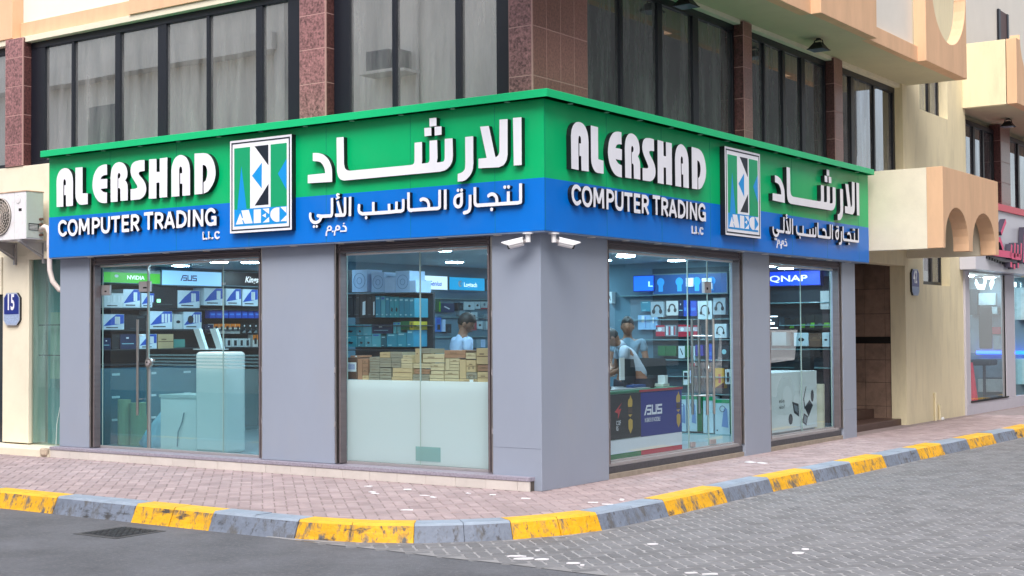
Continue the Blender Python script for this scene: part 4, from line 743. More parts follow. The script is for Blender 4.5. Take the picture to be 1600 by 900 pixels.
def logo(fn):
    mb=MB(); Q=lambda a,b,c,d:[(a,c),(b,c),(b,d),(a,d)]
    mb.loops([Q(-4.337,-3.356,2.758,3.834)],fn,.0015,.07,letter_w,letter_k); o=mb.build('logo_box',sgn)
    def p(name,L,mt,d): m=MB(); m.loops(L,fn,d-.002,d,mt); return m.build(name,o)
    p('border_line',[Q(-4.312,-3.381,2.784,3.808),Q(-4.296,-3.397,2.800,3.792)],ln,.0722)
    p('green_field',[Q(-4.266,-4.010,3.03,3.743)],lg,.0724); p('green_field',[Q(-3.680,-3.430,3.03,3.743)],lg,.0724)
    p('blue_field',[[(-4.266,2.836),(-3.432,2.836),(-3.432,3.031),(-4.266,3.029)]],lb,.0722)
    p('navy_triangle',[[(-3.936,3.744),(-3.715,3.507),(-3.716,3.744)]],ln,.0724); p('navy_triangle',[[(-3.714,3.297),(-3.934,3.060),(-3.715,3.060)]],ln,.0724)
    p('white_field',[Q(-4.004,-3.683,3.033,3.744)],letter_w,.0722)
    p('blue_triangle',[[(-3.818,3.548),(-3.977,3.406),(-3.822,3.251)]],lb,.0724); p('blue_triangle',[[(-3.432,3.562),(-3.566,3.402),(-3.432,3.208)]],lb,.0730)
    p('blue_spike',[[(-4.148,3.528),(-4.216,3.031),(-4.065,3.031)]],lb,.0730)
    for gl in GL['aec']: 
        m=MB(); m.loops([[(a/1000,b/1000) for a,b in L] for L in gl],fn,.0715,.0745,letter_w); m.build('letter',o)
logo(fL); logo(mapR(-4.337,-3.356,3.862,4.860))
# ================================================================ THINGS ON THE WALLS
def rotz(o,a): o.rotation_euler.z=a
# outdoor unit
ac=thing('outdoor_unit','white air conditioner outdoor unit on a wall bracket, left of the green sign','air conditioner',(-8.7,.14,2.83))
acw=M('ac_white',rgb=(226,226,232),rough=.45,var=.03,vs=5,dirt=.25,dcol=(.45,.28,.18),ds=9); acs=M('ac_side',rgb=(186,196,192),rough=.5,var=.03,dirt=.2,dcol=(.45,.28,.18),ds=9)
mb=MB(); mb.box(-9.12,-8.25,0,.28,2.87,3.505,acw); mb.box(-8.252,-8.244,.012,.272,2.885,3.49,acs); bo=mb.build('casing',ac,.008)
mb=MB(); mb.box(-9.13,-8.24,-.008,.285,3.500,3.515,M('ac_rust',rgb=(190,160,138),rough=.7,var=.2)); mb.build('top_edge',ac,.003)
mb=MB(); mb.box(-8.49,-8.486,-.002,.0,2.88,3.50,acs); mb.box(-8.395,-8.335,-.003,.0,3.245,3.28,black); mb.box(-8.24,-8.238,.04,.20,2.99,3.08,M('plate_dark',rgb=(40,50,56))); mb.build('maker_plate',ac)
for i in range(4):
    mb=MB(); mb.box(-8.2385,-8.2375,.05,.18,3.0+.018*i,3.008+.018*i,white_s); mb.build('plate_line',ac)
mb=MB(); mb.tube([(-8.41,-.001,3.40),(-8.41,-.004,3.40)],.055,M('badge',rgb=(190,196,196),rough=.5),24); mb.tube([(-8.41,-.004,3.40),(-8.41,-.006,3.40)],.05,acw,24); mb.build('round_badge',ac)
cx,cz,r0=-8.81,3.19,.255
mb=MB(); mb.disc((cx,-.001,cz),(0,-1,0),r0,.004,M('fan_hole',rgb=(60,58,56),rough=.8),36); fh=mb.build('fan_opening',ac)
gr=M('fan_grille',rgb=(190,182,176),rough=.4)
mb=MB()
for rr in (.05,.09,.13,.17,.21,.25):
    mb.tube([(cx+rr*math.cos(t*math.pi/16),-.018,cz+rr*math.sin(t*math.pi/16)) for t in range(33)],.0035 if rr<.25 else .008,gr,5,False)
for k in range(24):
    t=k*math.pi/12; t2=t+.5; mb.tube([(cx+.04*math.cos(t),-.016,cz+.04*math.sin(t)),(cx+.15*math.cos(t+.2),-.02,cz+.15*math.sin(t+.2)),(cx+.25*math.cos(t2),-.014,cz+.25*math.sin(t2))],.003,gr,4,False)
mb.disc((cx,-.012,cz),(0,-1,0),.04,.012,gr,16); mb.build('fan_grille',fh)
mb=MB()
for k in range(3):
    t=k*2.094+.4; mb.face([(cx,-.008,cz),(cx+.2*math.cos(t),-.007,cz+.2*math.sin(t)),(cx+.23*math.cos(t+.4),-.009,cz+.23*math.sin(t+.4)),(cx+.19*math.cos(t+.85),-.010,cz+.19*math.sin(t+.85))],M('fan_blade',rgb=(130,120,110),rough=.5))
mb.build('fan_blade',fh)
for x in (-9.0,-8.37):
    mb=MB(); mb.box(x-.02,x+.02,-.02,.40,2.835,2.866,alu); mb.face([(x,-.02,2.835),(x,.39,2.835),(x,.39,2.60)],alu); mb.box(x-.018,x+.018,.36,.40,2.56,2.84,alu); mb.tube([(x,0,2.84),(x,.38,2.66)],.016,alu,6); mb.build('bracket',ac)
for i in range(4):
    mb=MB(); mb.tube([(-8.25,.22,2.93+i*.07),(-8.19,.22,2.93+i*.07)],.018,M('valve',rgb=(120,90,80),rough=.5,metal=.5),8); mb.build('valve',ac)
lag=M('pipe_lagging',rgb=(222,210,206),rough=.8,var=.06)
pp=[(-8.2,.2,2.99),(-8.08,.17,3.03),(-7.99,.15,3.01),(-7.945,.15,2.93),(-7.94,.14,2.8),(-7.93,.14,2.6),(-7.925,.14,2.45),(-7.88,.15,2.3),(-7.81,.2,2.19),(-7.72,.3,2.14),(-7.70,.45,2.12)]
tag(MB().tube(pp,.034,lag,10).build('pipe','' or None,smooth=True),'white lagged pipe bending from the outdoor unit down behind the sign','pipe')
mb=MB(); mb.tube([(-7.8,.44,.9),(-8.0,.44,.80),(-8.1,.44,.62),(-8.16,.44,.40),(-8.18,.44,.10)],.006,M('cable_white',rgb=(190,205,205)),6); tag(mb.build('cable'),'thin white cable hanging over the narrow teal window','cable')
# number plates
def plate(label,fn,u0,u1,v0,v1,txt,d0,ts,tx):
    t=thing('number_plate',label,'house number',fn((u0+u1)/2,v0,d0))
    def oct(a0,a1,b0,b1,c): return [(a0+c,b0),(a1-c,b0),(a1,b0+c),(a1,b1-c),(a1-c,b1),(a0+c,b1),(a0,b1-c),(a0,b0+c)]
    c=.07
    mb=MB(); mb.loops([oct(u0,u1,v0,v1,c)],fn,d0,d0+.035,M('plate_edge',rgb=(170,182,205),rough=.4),letter_k); mb.build('plate_back',t)
    i=.018; vm=v0+(v1-v0)*.34
    mb=MB(); mb.loops([[(u0+i,vm),(u1-i,vm),(u1-i,v1-c),(u1-c,v1-i),(u0+c,v1-i),(u0+i,v1-c)]],fn,d0+.035,d0+.038,M('plate_navy',rgb=(22,42,128),rough=.35)); mb.build('plate_face',t)
    mb=MB(); mb.loops([[(u0+c,v0+i),(u1-c,v0+i),(u1-i,v0+c),(u1-i,vm-.004),(u0+i,vm-.004),(u0+i,v0+c)]],fn,d0+.035,d0+.0375,M('plate_silver',rgb=(150,168,200),rough=.5,var=.25,vs=60)); mb.build('plate_foot',t)
    for sx in (.012,):
        b=text_mesh(txt,ts,letter_w,lambda a,b_,d:fn(u0+(u1-u0)*.5+(a-tx),vm+(v1-vm)*.22+b_,d0+.0395+d),off=.008,sx=.62); b.build('numeral',t)
plate('small navy number plate reading 15 on the cream pillar at the left',lambda u,v,d:(u,.40-d,v),-9.236,-8.876,1.73,2.176,'15',0.0,.30,.11)
plate('small navy number plate reading 42 on the beige wall beside the entrance',lambda u,v,d:(-.40+d,u,v),11.738,12.104,2.166,2.613,'42',0.0,.30,.12)
# security cameras under the sign corner
camw=M('camera_white',rgb=(232,232,236),rough=.35); camk=M('camera_black',rgb=(16,18,24),rough=.3)
def cctv(label,base,aim):
    t=thing('security_camera',label,'security camera',base); b=Vector(base); a=Vector(aim).normalized(); side=a.cross(Vector((0,0,1))).normalized(); up=side.cross(a)
    mb=MB(); mb.disc(b,(0,0,-1),.055,.012,camw,20); mb.tube([b-Vector((0,0,.01)),b-Vector((0,0,.095))],.026,camw,16); mb.build('mount',t)
    mb=MB(); mb.tube([b-Vector((0,0,.07)),b-Vector((0,0,.08))+a*.05],.02,alu,10); mb.build('joint',t)
    c=b-Vector((0,0,.085))+a*.05
    mb=MB()
    P=lambda x,y,z: tuple(c+a*x+side*y+up*z)
    def hexb(x0,x1,hw,hh,mat,zt=0):
        n=10; pts=[]
        k=mb.mi(mat); i0=len(mb.v)
        for x in (x0,x1):
            for q in range(n):
                an=2*math.pi*q/n; mb.v.append(P(x,hw*math.cos(an),hh*math.sin(an)+zt))
        for q in range(n): mb.f.append((i0+q,i0+(q+1)%n,i0+n+(q+1)%n,i0+n+q)); mb.m.append(k)
        mb.f.append(tuple(i0+q for q in reversed(range(n)))); mb.f.append(tuple(i0+n+q for q in range(n))); mb.m+=[k,k]
    hexb(0,.15,.034,.034,camw); mb.build('camera_body',t,smooth=False)
    mb=MB(); hexb(.145,.165,.033,.033,camk,-.002); mb.build('lens_front',t)
    mb=MB(); k=mb.mi(camw); i0=len(mb.v)
    for x,zz in ((-.01,.043),(.215,.043)):
        for y,dz in ((-.042,-.045),(-.042,0),(-.024,.010),(.024,.010),(.042,0),(.042,-.045)):
            mb.v.append(P(x if dz>-.04 or x<0 else x-.07,y,zz+dz))
    for q in range(5): mb.f.append((i0+q,i0+q+1,i0+6+q+1,i0+6+q)); mb.m.append(k)
    o=mb.build('sun_shield',t,recalc=False); s_=o.modifiers.new('thickness','SOLIDIFY'); s_.thickness=.004
cctv('white security camera under the sign corner aiming left along the main street',(-.21,.02,2.585),(-.93,-.30,-.20))
cctv('white security camera under the sign corner aiming right along the side street',(-.02,.20,2.585),(.62,.72,-.20))
# floodlights
def flood(label,x,y,z=5.72):
    t=thing('floodlight',label,'floodlight',(x,y,z))
    fk=M('flood_black',rgb=(28,28,32),rough=.5); mb=MB(); mb.disc((x,y,z),(0,0,-1),.035,.02,fk,12); mb.tube([(x-.07,y,z-.09),(x-.06,y,z-.03),(x,y,z-.015),(x+.06,y,z-.03),(x+.07,y,z-.09)],.009,fk,6); mb.build('yoke',t)
    mb=MB(); k=mb.mi(fk)
    top=[(-.05,-.05),(.05,-.05),(.05,.05),(-.05,.05)]; bo=[(-.11,-.12),(.11,-.12),(.11,.12),(-.11,.12)]
    i0=len(mb.v); mb.v+=[(x+a,y+b,z-.06) for a,b in top]+[(x+a,y+b,z-.15) for a,b in bo]+[(x+a*1.12,y+b*1.12,z-.155) for a,b in bo]+[(x+a*1.12,y+b*1.12,z-.165) for a,b in bo]
    mb.f.append((i0,i0+1,i0+2,i0+3)); mb.m.append(k)
    for L in (0,4,8):
        for q in range(4): mb.f.append((i0+L+q,i0+L+(q+1)%4,i0+L+4+(q+1)%4,i0+L+4+q)); mb.m.append(k)
    mb.f.append((i0+12,i0+13,i0+14,i0+15)); mb.m.append(k); mb.build('lamp_housing',t)
    box('lamp_lens',(x-.11,x+.11,y-.12,y+.12,z-.17,z-.165),M('flood_lens',rgb=(120,130,150),rough=.1),t)
flood('black floodlight under the balcony between the two slim granite pillars',-.08,7.17)
flood('black floodlight under the balcony cut by the top edge of the picture',-.33,3.66)
flood('black floodlight under the farther balcony at the right edge',-.08,16.6)
# pipe stubs on the beige wall
for y,h,l in ((12.87,.47,'taller painted pipe stub rising from the pavement by the beige wall'),(13.11,.25,'shorter painted pipe stub with a white foot by the beige wall')):
    mb=MB(); mb.tube([(-.375,y,-.01),(-.375,y,h)],.022,beige,10); mb.tube([(-.375,y,h-.04),(-.375,y,h+.01)],.028,beige,10)
    if h<.3: mb.tube([(-.36,y,0),(-.33,y+.05,.02)],.03,white_s,8)
    tag(mb.build('pipe_stub',smooth=False),l,'pipe')
# ================================================================ NEIGHBOUR SHOP (far right)
ns=thing('neighbour_shop','neighbouring shop front with white sign, pale frames and glass, beyond the beige wall','shop front',(-.3,18,0))
pf=M('pale_frame',rgb=(196,194,206),rough=.5,var=.03)
mb=MB(); mb.box(-.5,-.36,14.62,22,-.01,.22,pf); mb.box(-.42,-.36,14.62,14.88,.22,2.68,pf); mb.box(-.42,-.36,17.22,17.85,.22,2.68,pf); mb.build('shop_frame',ns,.006)
mb=MB(); mb.box(-.4,-.345,14.85,17.3,.22,.245,black); mb.build('lower_sill',ns)
mb=MB(); mb.box(-.40,-.37,17.02,17.10,.24,2.66,alu); mb.box(-.40,-.37,17.12,17.2,.24,2.66,black); mb.build('inner_frame',ns)
for a,b in ((14.88,17.22),(17.85,22)):
    mb=MB(); mb.face([(-.38,a,.22),(-.38,b,.22),(-.38,b,2.68),(-.38,a,2.68)],clear); mb.build('glass_pane',ns,recalc=False)
s2=thing('pink_shop_sign','white fascia sign with a red top band and pink Arabic lettering at the right edge','shop sign',(-.25,18,2.69))
mb=MB(); mb.box(-.395,-.1,14.42,24,2.69,3.86,M('sign_white',rgb=(205,206,218),rough=.4)); mb.build('sign_panel',s2)
box('red_band',(-.6,-.06,15.4,24,3.862,3.99),M('red_band',rgb=(214,60,84),rough=.4),s2)
pink=M('pink_letter',rgb=(222,48,112),rough=.4); pink2=M('grey_return',rgb=(70,66,84),rough=.5)
fS=lambda u,v,d:(-.1+d,u,v)
def st(path,wd):   # flat stroke outline
    P=[Vector(p) for p in path]; Lp=[];Rp=[]
    for i,p in enumerate(P):
        d=(P[min(i+1,len(P)-1)]-P[max(i-1,0)]).normalized(); n_=Vector((-d.y,d.x))*wd/2; Lp.append(tuple(p+n_)); Rp.append(tuple(p-n_))
    return [Lp+Rp[::-1]]
for nm,L in (('letter',st([(15.1,3.02),(15.9,3.02),(16.25,3.02)],.13)),('letter',st([(15.15,3.26),(15.55,3.28),(15.75,3.1)],.10)),('letter',st([(15.62,3.40),(15.95,3.66)],.09)),
    ('letter',st([(16.25,2.97),(16.32,3.22)],.1)),('letter',st([(16.5,2.97),(16.55,3.26)],.10)),('letter',st([(16.3,3.0),(16.95,3.0)],.12)),('letter',st([(16.72,3.0),(16.75,3.24)],.1)),('letter',st([(16.95,2.98),(17.0,3.28)],.1)),
    ('letter',st([(17.15,2.9),(17.3,3.6)],.13)),('letter',st([(17.45,2.9),(17.6,3.5)],.13)),('dot',st([(16.2,2.83),(16.32,2.83)],.1)),('dot',st([(16.42,2.80),(16.54,2.80)],.1)),('dot',st([(16.7,2.83),(16.8,2.83)],.1))):
    mb=MB(); mb.loops(L,fS,.02,.13,pink,pink2); mb.build(nm,s2)
for i in range(7):
    mb=MB(); mb.loops(st([(15.05+i*.17,2.93-.012*i),(15.15+i*.17,2.93-.012*i)],.05),fS,0,.03,letter_k); mb.build('small_letter',s2)
# its interior
nw=M('shop_grey',rgb=(120,140,150),rough=.8)
mb=MB(); mb.box(-3.2,-3.1,14,18.6,-.01,3,nw); mb.box(-3.2,-.42,14.02,18.6,2.66,2.70,white_pl); mb.box(-3.2,-.68,13.95,14.02,-.01,3,nw); mb.box(-3.2,-.2,18.6,18.7,-.01,2.66,nw); mb.box(-3.2,-.45,14.05,18.6,-.015,.0,M('tan_floor',rgb=(150,110,60),rough=.6)); mb.build('shop_room',ns)
tag(box('lit_band',(-1.32,-.27,18.42,18.5,1.06,1.13),M('blue_led',rgb=(30,80,230),emit=lin((30,90,255)),es=2.6)),'glowing blue strip across the back of the neighbouring shop','light strip')
for nm,x0,x1,z0,z1,c,lab in [
('tall_display',-1.44,-1.28,1.89,2.43,(30,52,62),'dark tall display leftmost on the back wall of the neighbouring shop'),
('white_poster',-1.25,-0.89,2.09,2.34,(190,208,214),'wide white poster high on the back wall of the neighbouring shop'),
('grey_box',-0.87,-0.69,1.88,2.38,(96,120,132),'grey box right of the white poster in the neighbouring shop'),
('pale_shelf',-1.25,-0.76,1.90,2.05,(168,190,196),'pale long shelf below the white poster in the neighbouring shop'),
('crimson_box',-1.17,-0.80,1.48,1.63,(150,34,56),'crimson long box above the glowing strip in the neighbouring shop'),
('slate_box',-0.96,-0.80,1.16,1.45,(120,140,150),'grey square box under the crimson one in the neighbouring shop'),
('wall_cabinet',-1.27,-0.78,0.57,0.97,(120,140,156),'grey blue cabinet front below the glowing strip'),
('white_bench',-1.29,-0.74,0.27,0.54,(188,194,196),'white bench below the grey blue cabinet'),
('amber_panel',-1.35,-0.74,0.0,0.14,(150,112,40),'amber panel at the foot of the back wall in the neighbouring shop'),
('pale_display',-0.51,-0.29,1.77,2.44,(176,198,204),'pale display behind the second pane at the right edge'),
('pale_counter',-0.54,-0.29,0.44,0.97,(150,190,200),'pale blue counter behind the second pane at the right edge')]:
    tag(box(nm,(x0,x1,18.40,18.595,z0,z1),M('nb_'+nm,rgb=c,rough=.6,var=.15,vs=9),None,.006),lab,nm.split('_')[-1])
cy,cxx=15.6,-.56
mb=MB(); mb.box(cxx-.15,cxx+.15,cy-.13,cy+.13,.0,.03,M('cone_red',rgb=(240,40,70),rough=.6)); mb.tube([(cxx,cy,.03),(cxx,cy,.95)],[.13,.02],MC['cone_red'],16)
tag(mb.build('traffic_cone'),'bright pink red traffic cone standing inside the neighbouring shop window','traffic cone')
ch=thing('office_chair','black high backed office chair inside the neighbouring shop','chair',(-.77,17.3,0))
kf=M('chair_black',rgb=(24,28,34),rough=.7)
mb=MB(); mb.box(-.90,-.64,17.2,17.28,1.19,2.05,kf); mb.build('backrest',ch,.03); box('seat',(-.98,-.56,16.85,17.3,.86,.98),kf,ch,.03)
mb=MB(); mb.tube([(-.77,17.1,.08),(-.77,17.1,.87)],.03,kf,8)
for q in range(5): mb.tube([(-.77,17.1,.10),(-.77+.3*math.cos(q*1.257),17.1+.3*math.sin(q*1.257),.03)],.02,kf,6)
mb.build('base',ch)
for i,(y,z) in enumerate(((15.2,2.655),(16.6,2.655),(18.0,2.655))):
    for x in (-.9,-2.2):
        t=thing('ceiling_lamp','%s ceiling lamp of the %s row in the neighbouring shop'%(('first','second','third')[i],'front' if x>-2 else 'back'),'ceiling lamp',(x,y,z),'ceiling lamps in the neighbouring shop')
        mb=MB(); mb.disc((x,y,z),(0,0,-1),.11,.02,M('lamp_on',rgb=(255,255,255),emit=(.7,.9,1),es=40),20); mb.build('diffuser',t)
em=M('glow_letter',rgb=(230,245,250),emit=(.8,.95,1),es=1.6)
t=thing('window_lettering','white glowing letters hanging high in the neighbouring shop window','sign',(-.42,15.5,2.4))
for L in (st([(15.5,2.50),(15.65,2.40),(16.0,2.40),(16.15,2.56)],.10),st([(16.45,2.42),(16.65,2.56)],.13),st([(18.0,2.50),(18.25,2.50)],.1),st([(18.6,2.50),(18.9,2.50)],.1)):
    mb=MB(); mb.loops(L,lambda u,v,d:(-.44+d,u,v),0,.02,em); mb.build('letter',t)
# ================================================================ SHOP INTERIOR
fl=M('shop_floor',rgb=(150,160,165),rough=.3,var=.05)
mb=MB(); mb.box(-7.85,-.31,.31,8.55,-.02,.145,fl); struct(mb.build('shop_floor'))
cl=M('shop_ceiling',rgb=(150,172,182),rough=.9)
mb=MB(); mb.box(-7.85,-.26,.27,8.6,2.52,2.58,cl); struct(mb.build('shop_ceiling'))
wl=M('shop_wall',rgb=(92,128,146),rough=.8,var=.03); wd=M('shelf_wall',rgb=(24,42,54),rough=.7)
mb=MB()
mb.box(-7.86,-7.78,.31,8.5,.145,2.52,wl); mb.box(-7.86,-.3,8.5,8.56,.145,2.52,wl)
mb.box(-4.50,-4.47,1.3,8.5,.145,2.52,wl); mb.box(-3.0,-.33,5.26,5.32,.145,2.52,wl)
struct(mb.build('shop_wall'))
glassy=M('glass_shelf',rgb=(120,160,165),rough=.15,spec=.6)
def shelf(name,label,loc,boards,backs=(),mat=None):
    t=thing(name,label,'shelf',loc)
    for b in boards: box('shelf_board',b,mat or glassy,t,.002)
    for b in backs: box('back_panel',b,wd,t)
    return t
shelf('wall_shelf','dark wall shelf with three boards behind the left glass door',(-7.6,2,.145),[(-7.7,-7.32,.4,4.6,z-.02,z-.003) for z in (1.95,1.66,1.40)]+[(-7.7,-7.32,.4,4.6,1.18,1.2)],[(-7.77,-7.70,.33,4.7,.2,2.27)],M('dark_shelf',rgb=(30,44,52),rough=.4))
shelf('display_shelf','display shelf of speaker boxes and turquoise boxes in the middle window',(-3,1.2,.145),[(-3.62,-2.42,.98,1.3,z0,z0+.012) for z0 in (2.045,1.668,1.385)],[(-3.62,-2.42,1.302,1.33,1.2,2.06)],M('shelf_dark2',rgb=(34,52,62),rough=.4))
shelf('peg_wall','grey slatted display wall with hanging packs in the middle window',(-4.46,3,.145),[(-4.47,-4.40,2.6,5.4,z,z+.012) for z in (2.06,1.8,1.52,1.30)])
shelf('headset_wall','glass shelving with headsets and green packs behind the door on the side street',(-1.4,5.2,.145),[(-2.2,-.36,5.12,5.24,z,z+.01) for z in (2.07,1.74,1.47,1.2,.98,.75)]+[(-2.2,-.36,4.95,5.24,.235,.25)])
mb=MB()
for i in range(13): mb.box(-1.72,-.345,5.245,5.259,.26+i*.168,.424+i*.168,M('slat_teal',rgb=(44,76,90),rough=.6))
mb.build('slat_board',bpy.data.objects['headset_wall'])['kind']='stuff'
tag(box('low_cabinet',(-2.2,-.36,4.93,5.24,.146,.234),M('cab_pale',rgb=(170,190,195),rough=.5)),'low pale cabinet under the green hub boxes','cabinet')
shelf('last_window_shelf','glass shelving with graphics boxes in the last window',(-.9,8.4,.145),[(-2.0,-.36,8.28,8.5,z,z+.012) for z in (1.30,1.66,1.02,2.0)],[(-2.0,-.34,8.49,8.5,.2,2.4)])
# people block counters first
wf=M('counter_white',rgb=(228,236,238),rough=.4)
c_=thing('window_counter','white counter filling the lower half of the middle window','counter',(-1.9,.5,.145))
box('front_panel',(-2.87,-1.82,.345,.365,.15,1.055),wf,c_); box('front_panel',(-1.812,-.80,.345,.365,.15,1.055),wf,c_); box('counter_top',(-2.9,-.79,.345,.86,1.057,1.07),wf,c_,.003); box('inner_panel',(-2.9,-.79,.84,.86,.15,1.055),wf,c_)
# ASUS style promo counter in the first side window
c_=thing('promo_counter','counter wrapped in a navy and black computer banner behind the first side window','counter',(-.7,2.7,.145))
box('counter_body',(-1.0,-.35,1.80,3.47,.15,.895),M('counter_pale',rgb=(210,220,222),rough=.5),c_)
box('counter_top',(-1.02,-.342,1.78,3.49,.897,.925),M('green_top',rgb=(40,110,80),rough=.4),c_); box('red_rim',(-.341,-.336,2.45,3.49,.897,.924),M('red_rim',rgb=(170,50,62),rough=.4),c_)
bn=M('banner_navy',rgb=(8,34,128),rough=.45); bk=M('banner_black',rgb=(16,22,28),rough=.45); gd=M('banner_gold',rgb=(196,160,70),rough=.5); gdd=M('banner_bronze',rgb=(70,52,40),rough=.5)
fC=lambda u,v,d:(-.347+d,u,v)
def pr(name,L,mt,d,par): m=MB(); m.loops(L if isinstance(L[0][0],(tuple,list)) else [L],fC,d-.002,d,mt); return m.build(name,par)
Qd=lambda a,b,c,d:[(a,c),(b,c),(b,d),(a,d)]
pr('banner_black',[Qd(1.80,2.485,.392,.893)],bk,.004,c_); pr('banner_navy',[Qd(2.487,3.47,.385,.893)],bn,.004,c_)
pr('white_band',[Qd(1.80,3.47,.232,.383)],letter_w,.004,c_); pr('green_band',[Qd(1.80,2.486,.165,.230)],M('flag_green',rgb=(20,120,70)),.004,c_); pr('red_band',[Qd(2.488,3.47,.165,.230)],M('flag_red',rgb=(196,40,62)),.004,c_)
def asus(fn,u0,v0,h,mt,par,d):
    k=h; A=[[(0,0),(.28,0),(.78,.8),(1.75,.8),(1.75,1),(.62,1)],[(.62,0),(1.75,0),(1.75,.56),(.86,.56),(.86,.66),(.62,.66)],[(1.9,0),(3.1,0),(3.1,1),(2.86,1),(2.86,.22),(2.14,.22),(2.14,1),(1.9,1)],[(3.25,0),(4.45,0),(4.45,.58),(3.5,.58),(3.5,.8),(4.45,.8),(4.45,1),(3.25,1),(3.25,.4),(4.2,.4),(4.2,.2),(3.25,.2)]]
    A[1]=[(.72,0),(1.75,0),(1.75,.6),(.72,.6),(.72,.42),(1.5,.42),(1.5,.2),(.72,.2)]
    for P in A:
        m=MB(); m.loops([[(u0+x*k*.82,v0+y*k) for x,y in P]],fn,d-.002,d,mt); m.build('letter',par)
asus(fC,2.56,.628,.115,letter_w,c_,.0065)
text_mesh('IN SEARCH OF INCREDIBLE',.068,letter_w,lambda u,v,d:fC(2.57+u,.548+v,.0065+d),off=.001,sx=.44).build('small_lettering',c_)
text_mesh('C OF',.07,letter_w,lambda u,v,d:fC(1.93+u,.55+v,.0065+d),off=.001,sx=.6).build('small_lettering',c_)
text_mesh('RS',.07,letter_w,lambda u,v,d:fC(1.93+u,.49+v,.0065+d),off=.001,sx=.6).build('small_lettering',c_)
for u in (2.20,3.34):
    pr('gold_badge',[[(u,.74),(u+.08,.74),(u+.09,.77),(u+.09,.82),(u+.07,.835),(u+.05,.87),(u+.03,.835),(u,.82),(u-.01,.77)]],gd,.0065,c_)
    pr('bronze_badge',[[(u-.005,.67),(u+.085,.67),(u+.085,.73),(u-.005,.73)]],gdd,.0065,c_)
    pr('gold_arrow',[[(u-.005,.655),(u+.085,.655),(u+.04,.625)]],gd,.0065,c_)
    pr('gold_badge',[[(u,.59),(u+.04,.61),(u+.09,.59),(u+.09,.50),(u+.045,.44),(u,.50)]],gd,.0065,c_)
pr('red_emblem',[[(1.90,.70),(2.05,.79),(1.97,.72),(2.04,.73),(1.97,.62),(1.97,.68)]],M('emblem_red',rgb=(190,60,66)),.0065,c_)
# white cabinets in the last window
c_=thing('printed_cabinet','white cabinet with printed laptops and webcams in the last window','cabinet',(-.6,6.8,.145))
box('cabinet_door',(-.39,-.35,5.6,7.0,.20,1.012),wf,c_,.003); box('cabinet_door',(-.39,-.35,7.006,7.59,.20,1.012),wf,c_,.003); box('cabinet_body',(-1.0,-.392,5.6,7.59,.15,1.01),wf,c_)
fK=lambda u,v,d:(-.35+d,u,v); pk=M('print_black',rgb=(28,34,44)); pg=M('print_grey',rgb=(130,140,150))
def prk(name,L,mt,d=.0015): m=MB(); m.loops([L],fK,d-.001,d,mt); return m.build(name,c_)
prk('printed_laptop',[(6.72,.60),(6.93,.56),(6.95,.38),(6.78,.44)],pk); prk('printed_screen',[(6.77,.56),(6.90,.53),(6.91,.43),(6.80,.47)],pg,.003)
prk('printed_disc',[(6.66+.07*math.cos(t),.36+.075*math.sin(t)) for t in [i*.35 for i in range(18)]],pk,.0022)
prk('printed_laptop',[(7.15,.50),(7.32,.60),(7.44,.52),(7.28,.36)],pk); prk('printed_lid',[(7.10,.62),(7.20,.80),(7.215,.79),(7.13,.62),(7.17,.48),(7.14,.48)],pk)
prk('printed_disc',[(7.42+.055*math.cos(t),.655+.085*math.sin(t)) for t in [i*.35 for i in range(18)]],pk,.0022)
prk('printed_tablet',[(7.05,.30),(7.12,.42),(7.26,.37),(7.20,.24)],pk); prk('printed_screen',[(7.10,.30),(7.14,.39),(7.23,.355),(7.19,.27)],pg,.003)
text_mesh('end-on',.08,pk,lambda u,v,d:fK(6.28+u,.60+v,.002+d),sx=.8).build('small_lettering',c_)
text_mesh('webcam7',.07,pk,lambda u,v,d:fK(6.28+u,.52+v,.002+d),sx=.7).build('small_lettering',c_)
tag(MB().tube([(-.5,7.98,.15),(-.5,7.98,.80)],.10,M('roll_cream',rgb=(206,200,180),rough=.8,var=.08),18).build('banner_roll',smooth=False),'cream upright roll standing at the right end of the last window','roll')
tag(box('black_case',(-.75,-.5,7.72,7.86,.82,1.3),M('case_black',rgb=(18,22,28),rough=.5),None,.004),'tall black computer case beside the printed cabinet','computer case')
sc=thing('lit_screen','small lit screen with white frame in the last window','screen',(-.9,7.3,1.55))
box('screen_back',(-1.35,-.95,7.6,7.64,1.62,1.80),M('screen_dark',rgb=(20,30,40)),sc)
ge=M('screen_glow',rgb=(220,235,250),emit=(.75,.88,1),es=2.2)
for b in ((-1.35,-.95,7.585,7.6,1.79,1.803),(-1.35,-.95,7.585,7.6,1.62,1.632),(-1.36,-1.345,7.585,7.6,1.62,1.8),(-1.28,-1.0,7.585,7.6,1.68,1.71),(-1.28,-1.05,7.585,7.6,1.73,1.75)): box('screen_line',b,ge,sc)
# bay 1 furniture: tall white cabinet, low white desk, carton roll
c_=thing('tall_white_cabinet','tall white rounded cabinet behind the left shop glass','cabinet',(-5.64,1.0,.145))
box('cabinet_body',(-5.38,-4.86,.345,.7,.15,1.375),M('cab_white2',rgb=(224,226,222),rough=.45),c_,.04)
c_=thing('white_desk','low white desk with a pale top behind the left shop glass','desk',(-6.4,1.0,.145)); box('desk_panel',(-6.06,-5.42,.40,.9,.15,.80),M('desk_white',rgb=(222,226,222),rough=.5),c_); box('desk_top',(-6.08,-5.40,.385,.92,.802,.84),M('desk_top',rgb=(180,190,184),rough=.5),c_)
mb=MB(); mb.tube([(-5.62,.385,.62),(-5.65,.38,.50),(-5.72,.38,.38),(-5.74,.385,.2)],.008,M('cable_grey',rgb=(110,130,140)),6); tag(mb.build('desk_cable'),'dark cable hanging down the white desk front','cable')
tan=M('tan_roll',rgb=(150,150,110),rough=.8,var=.1)
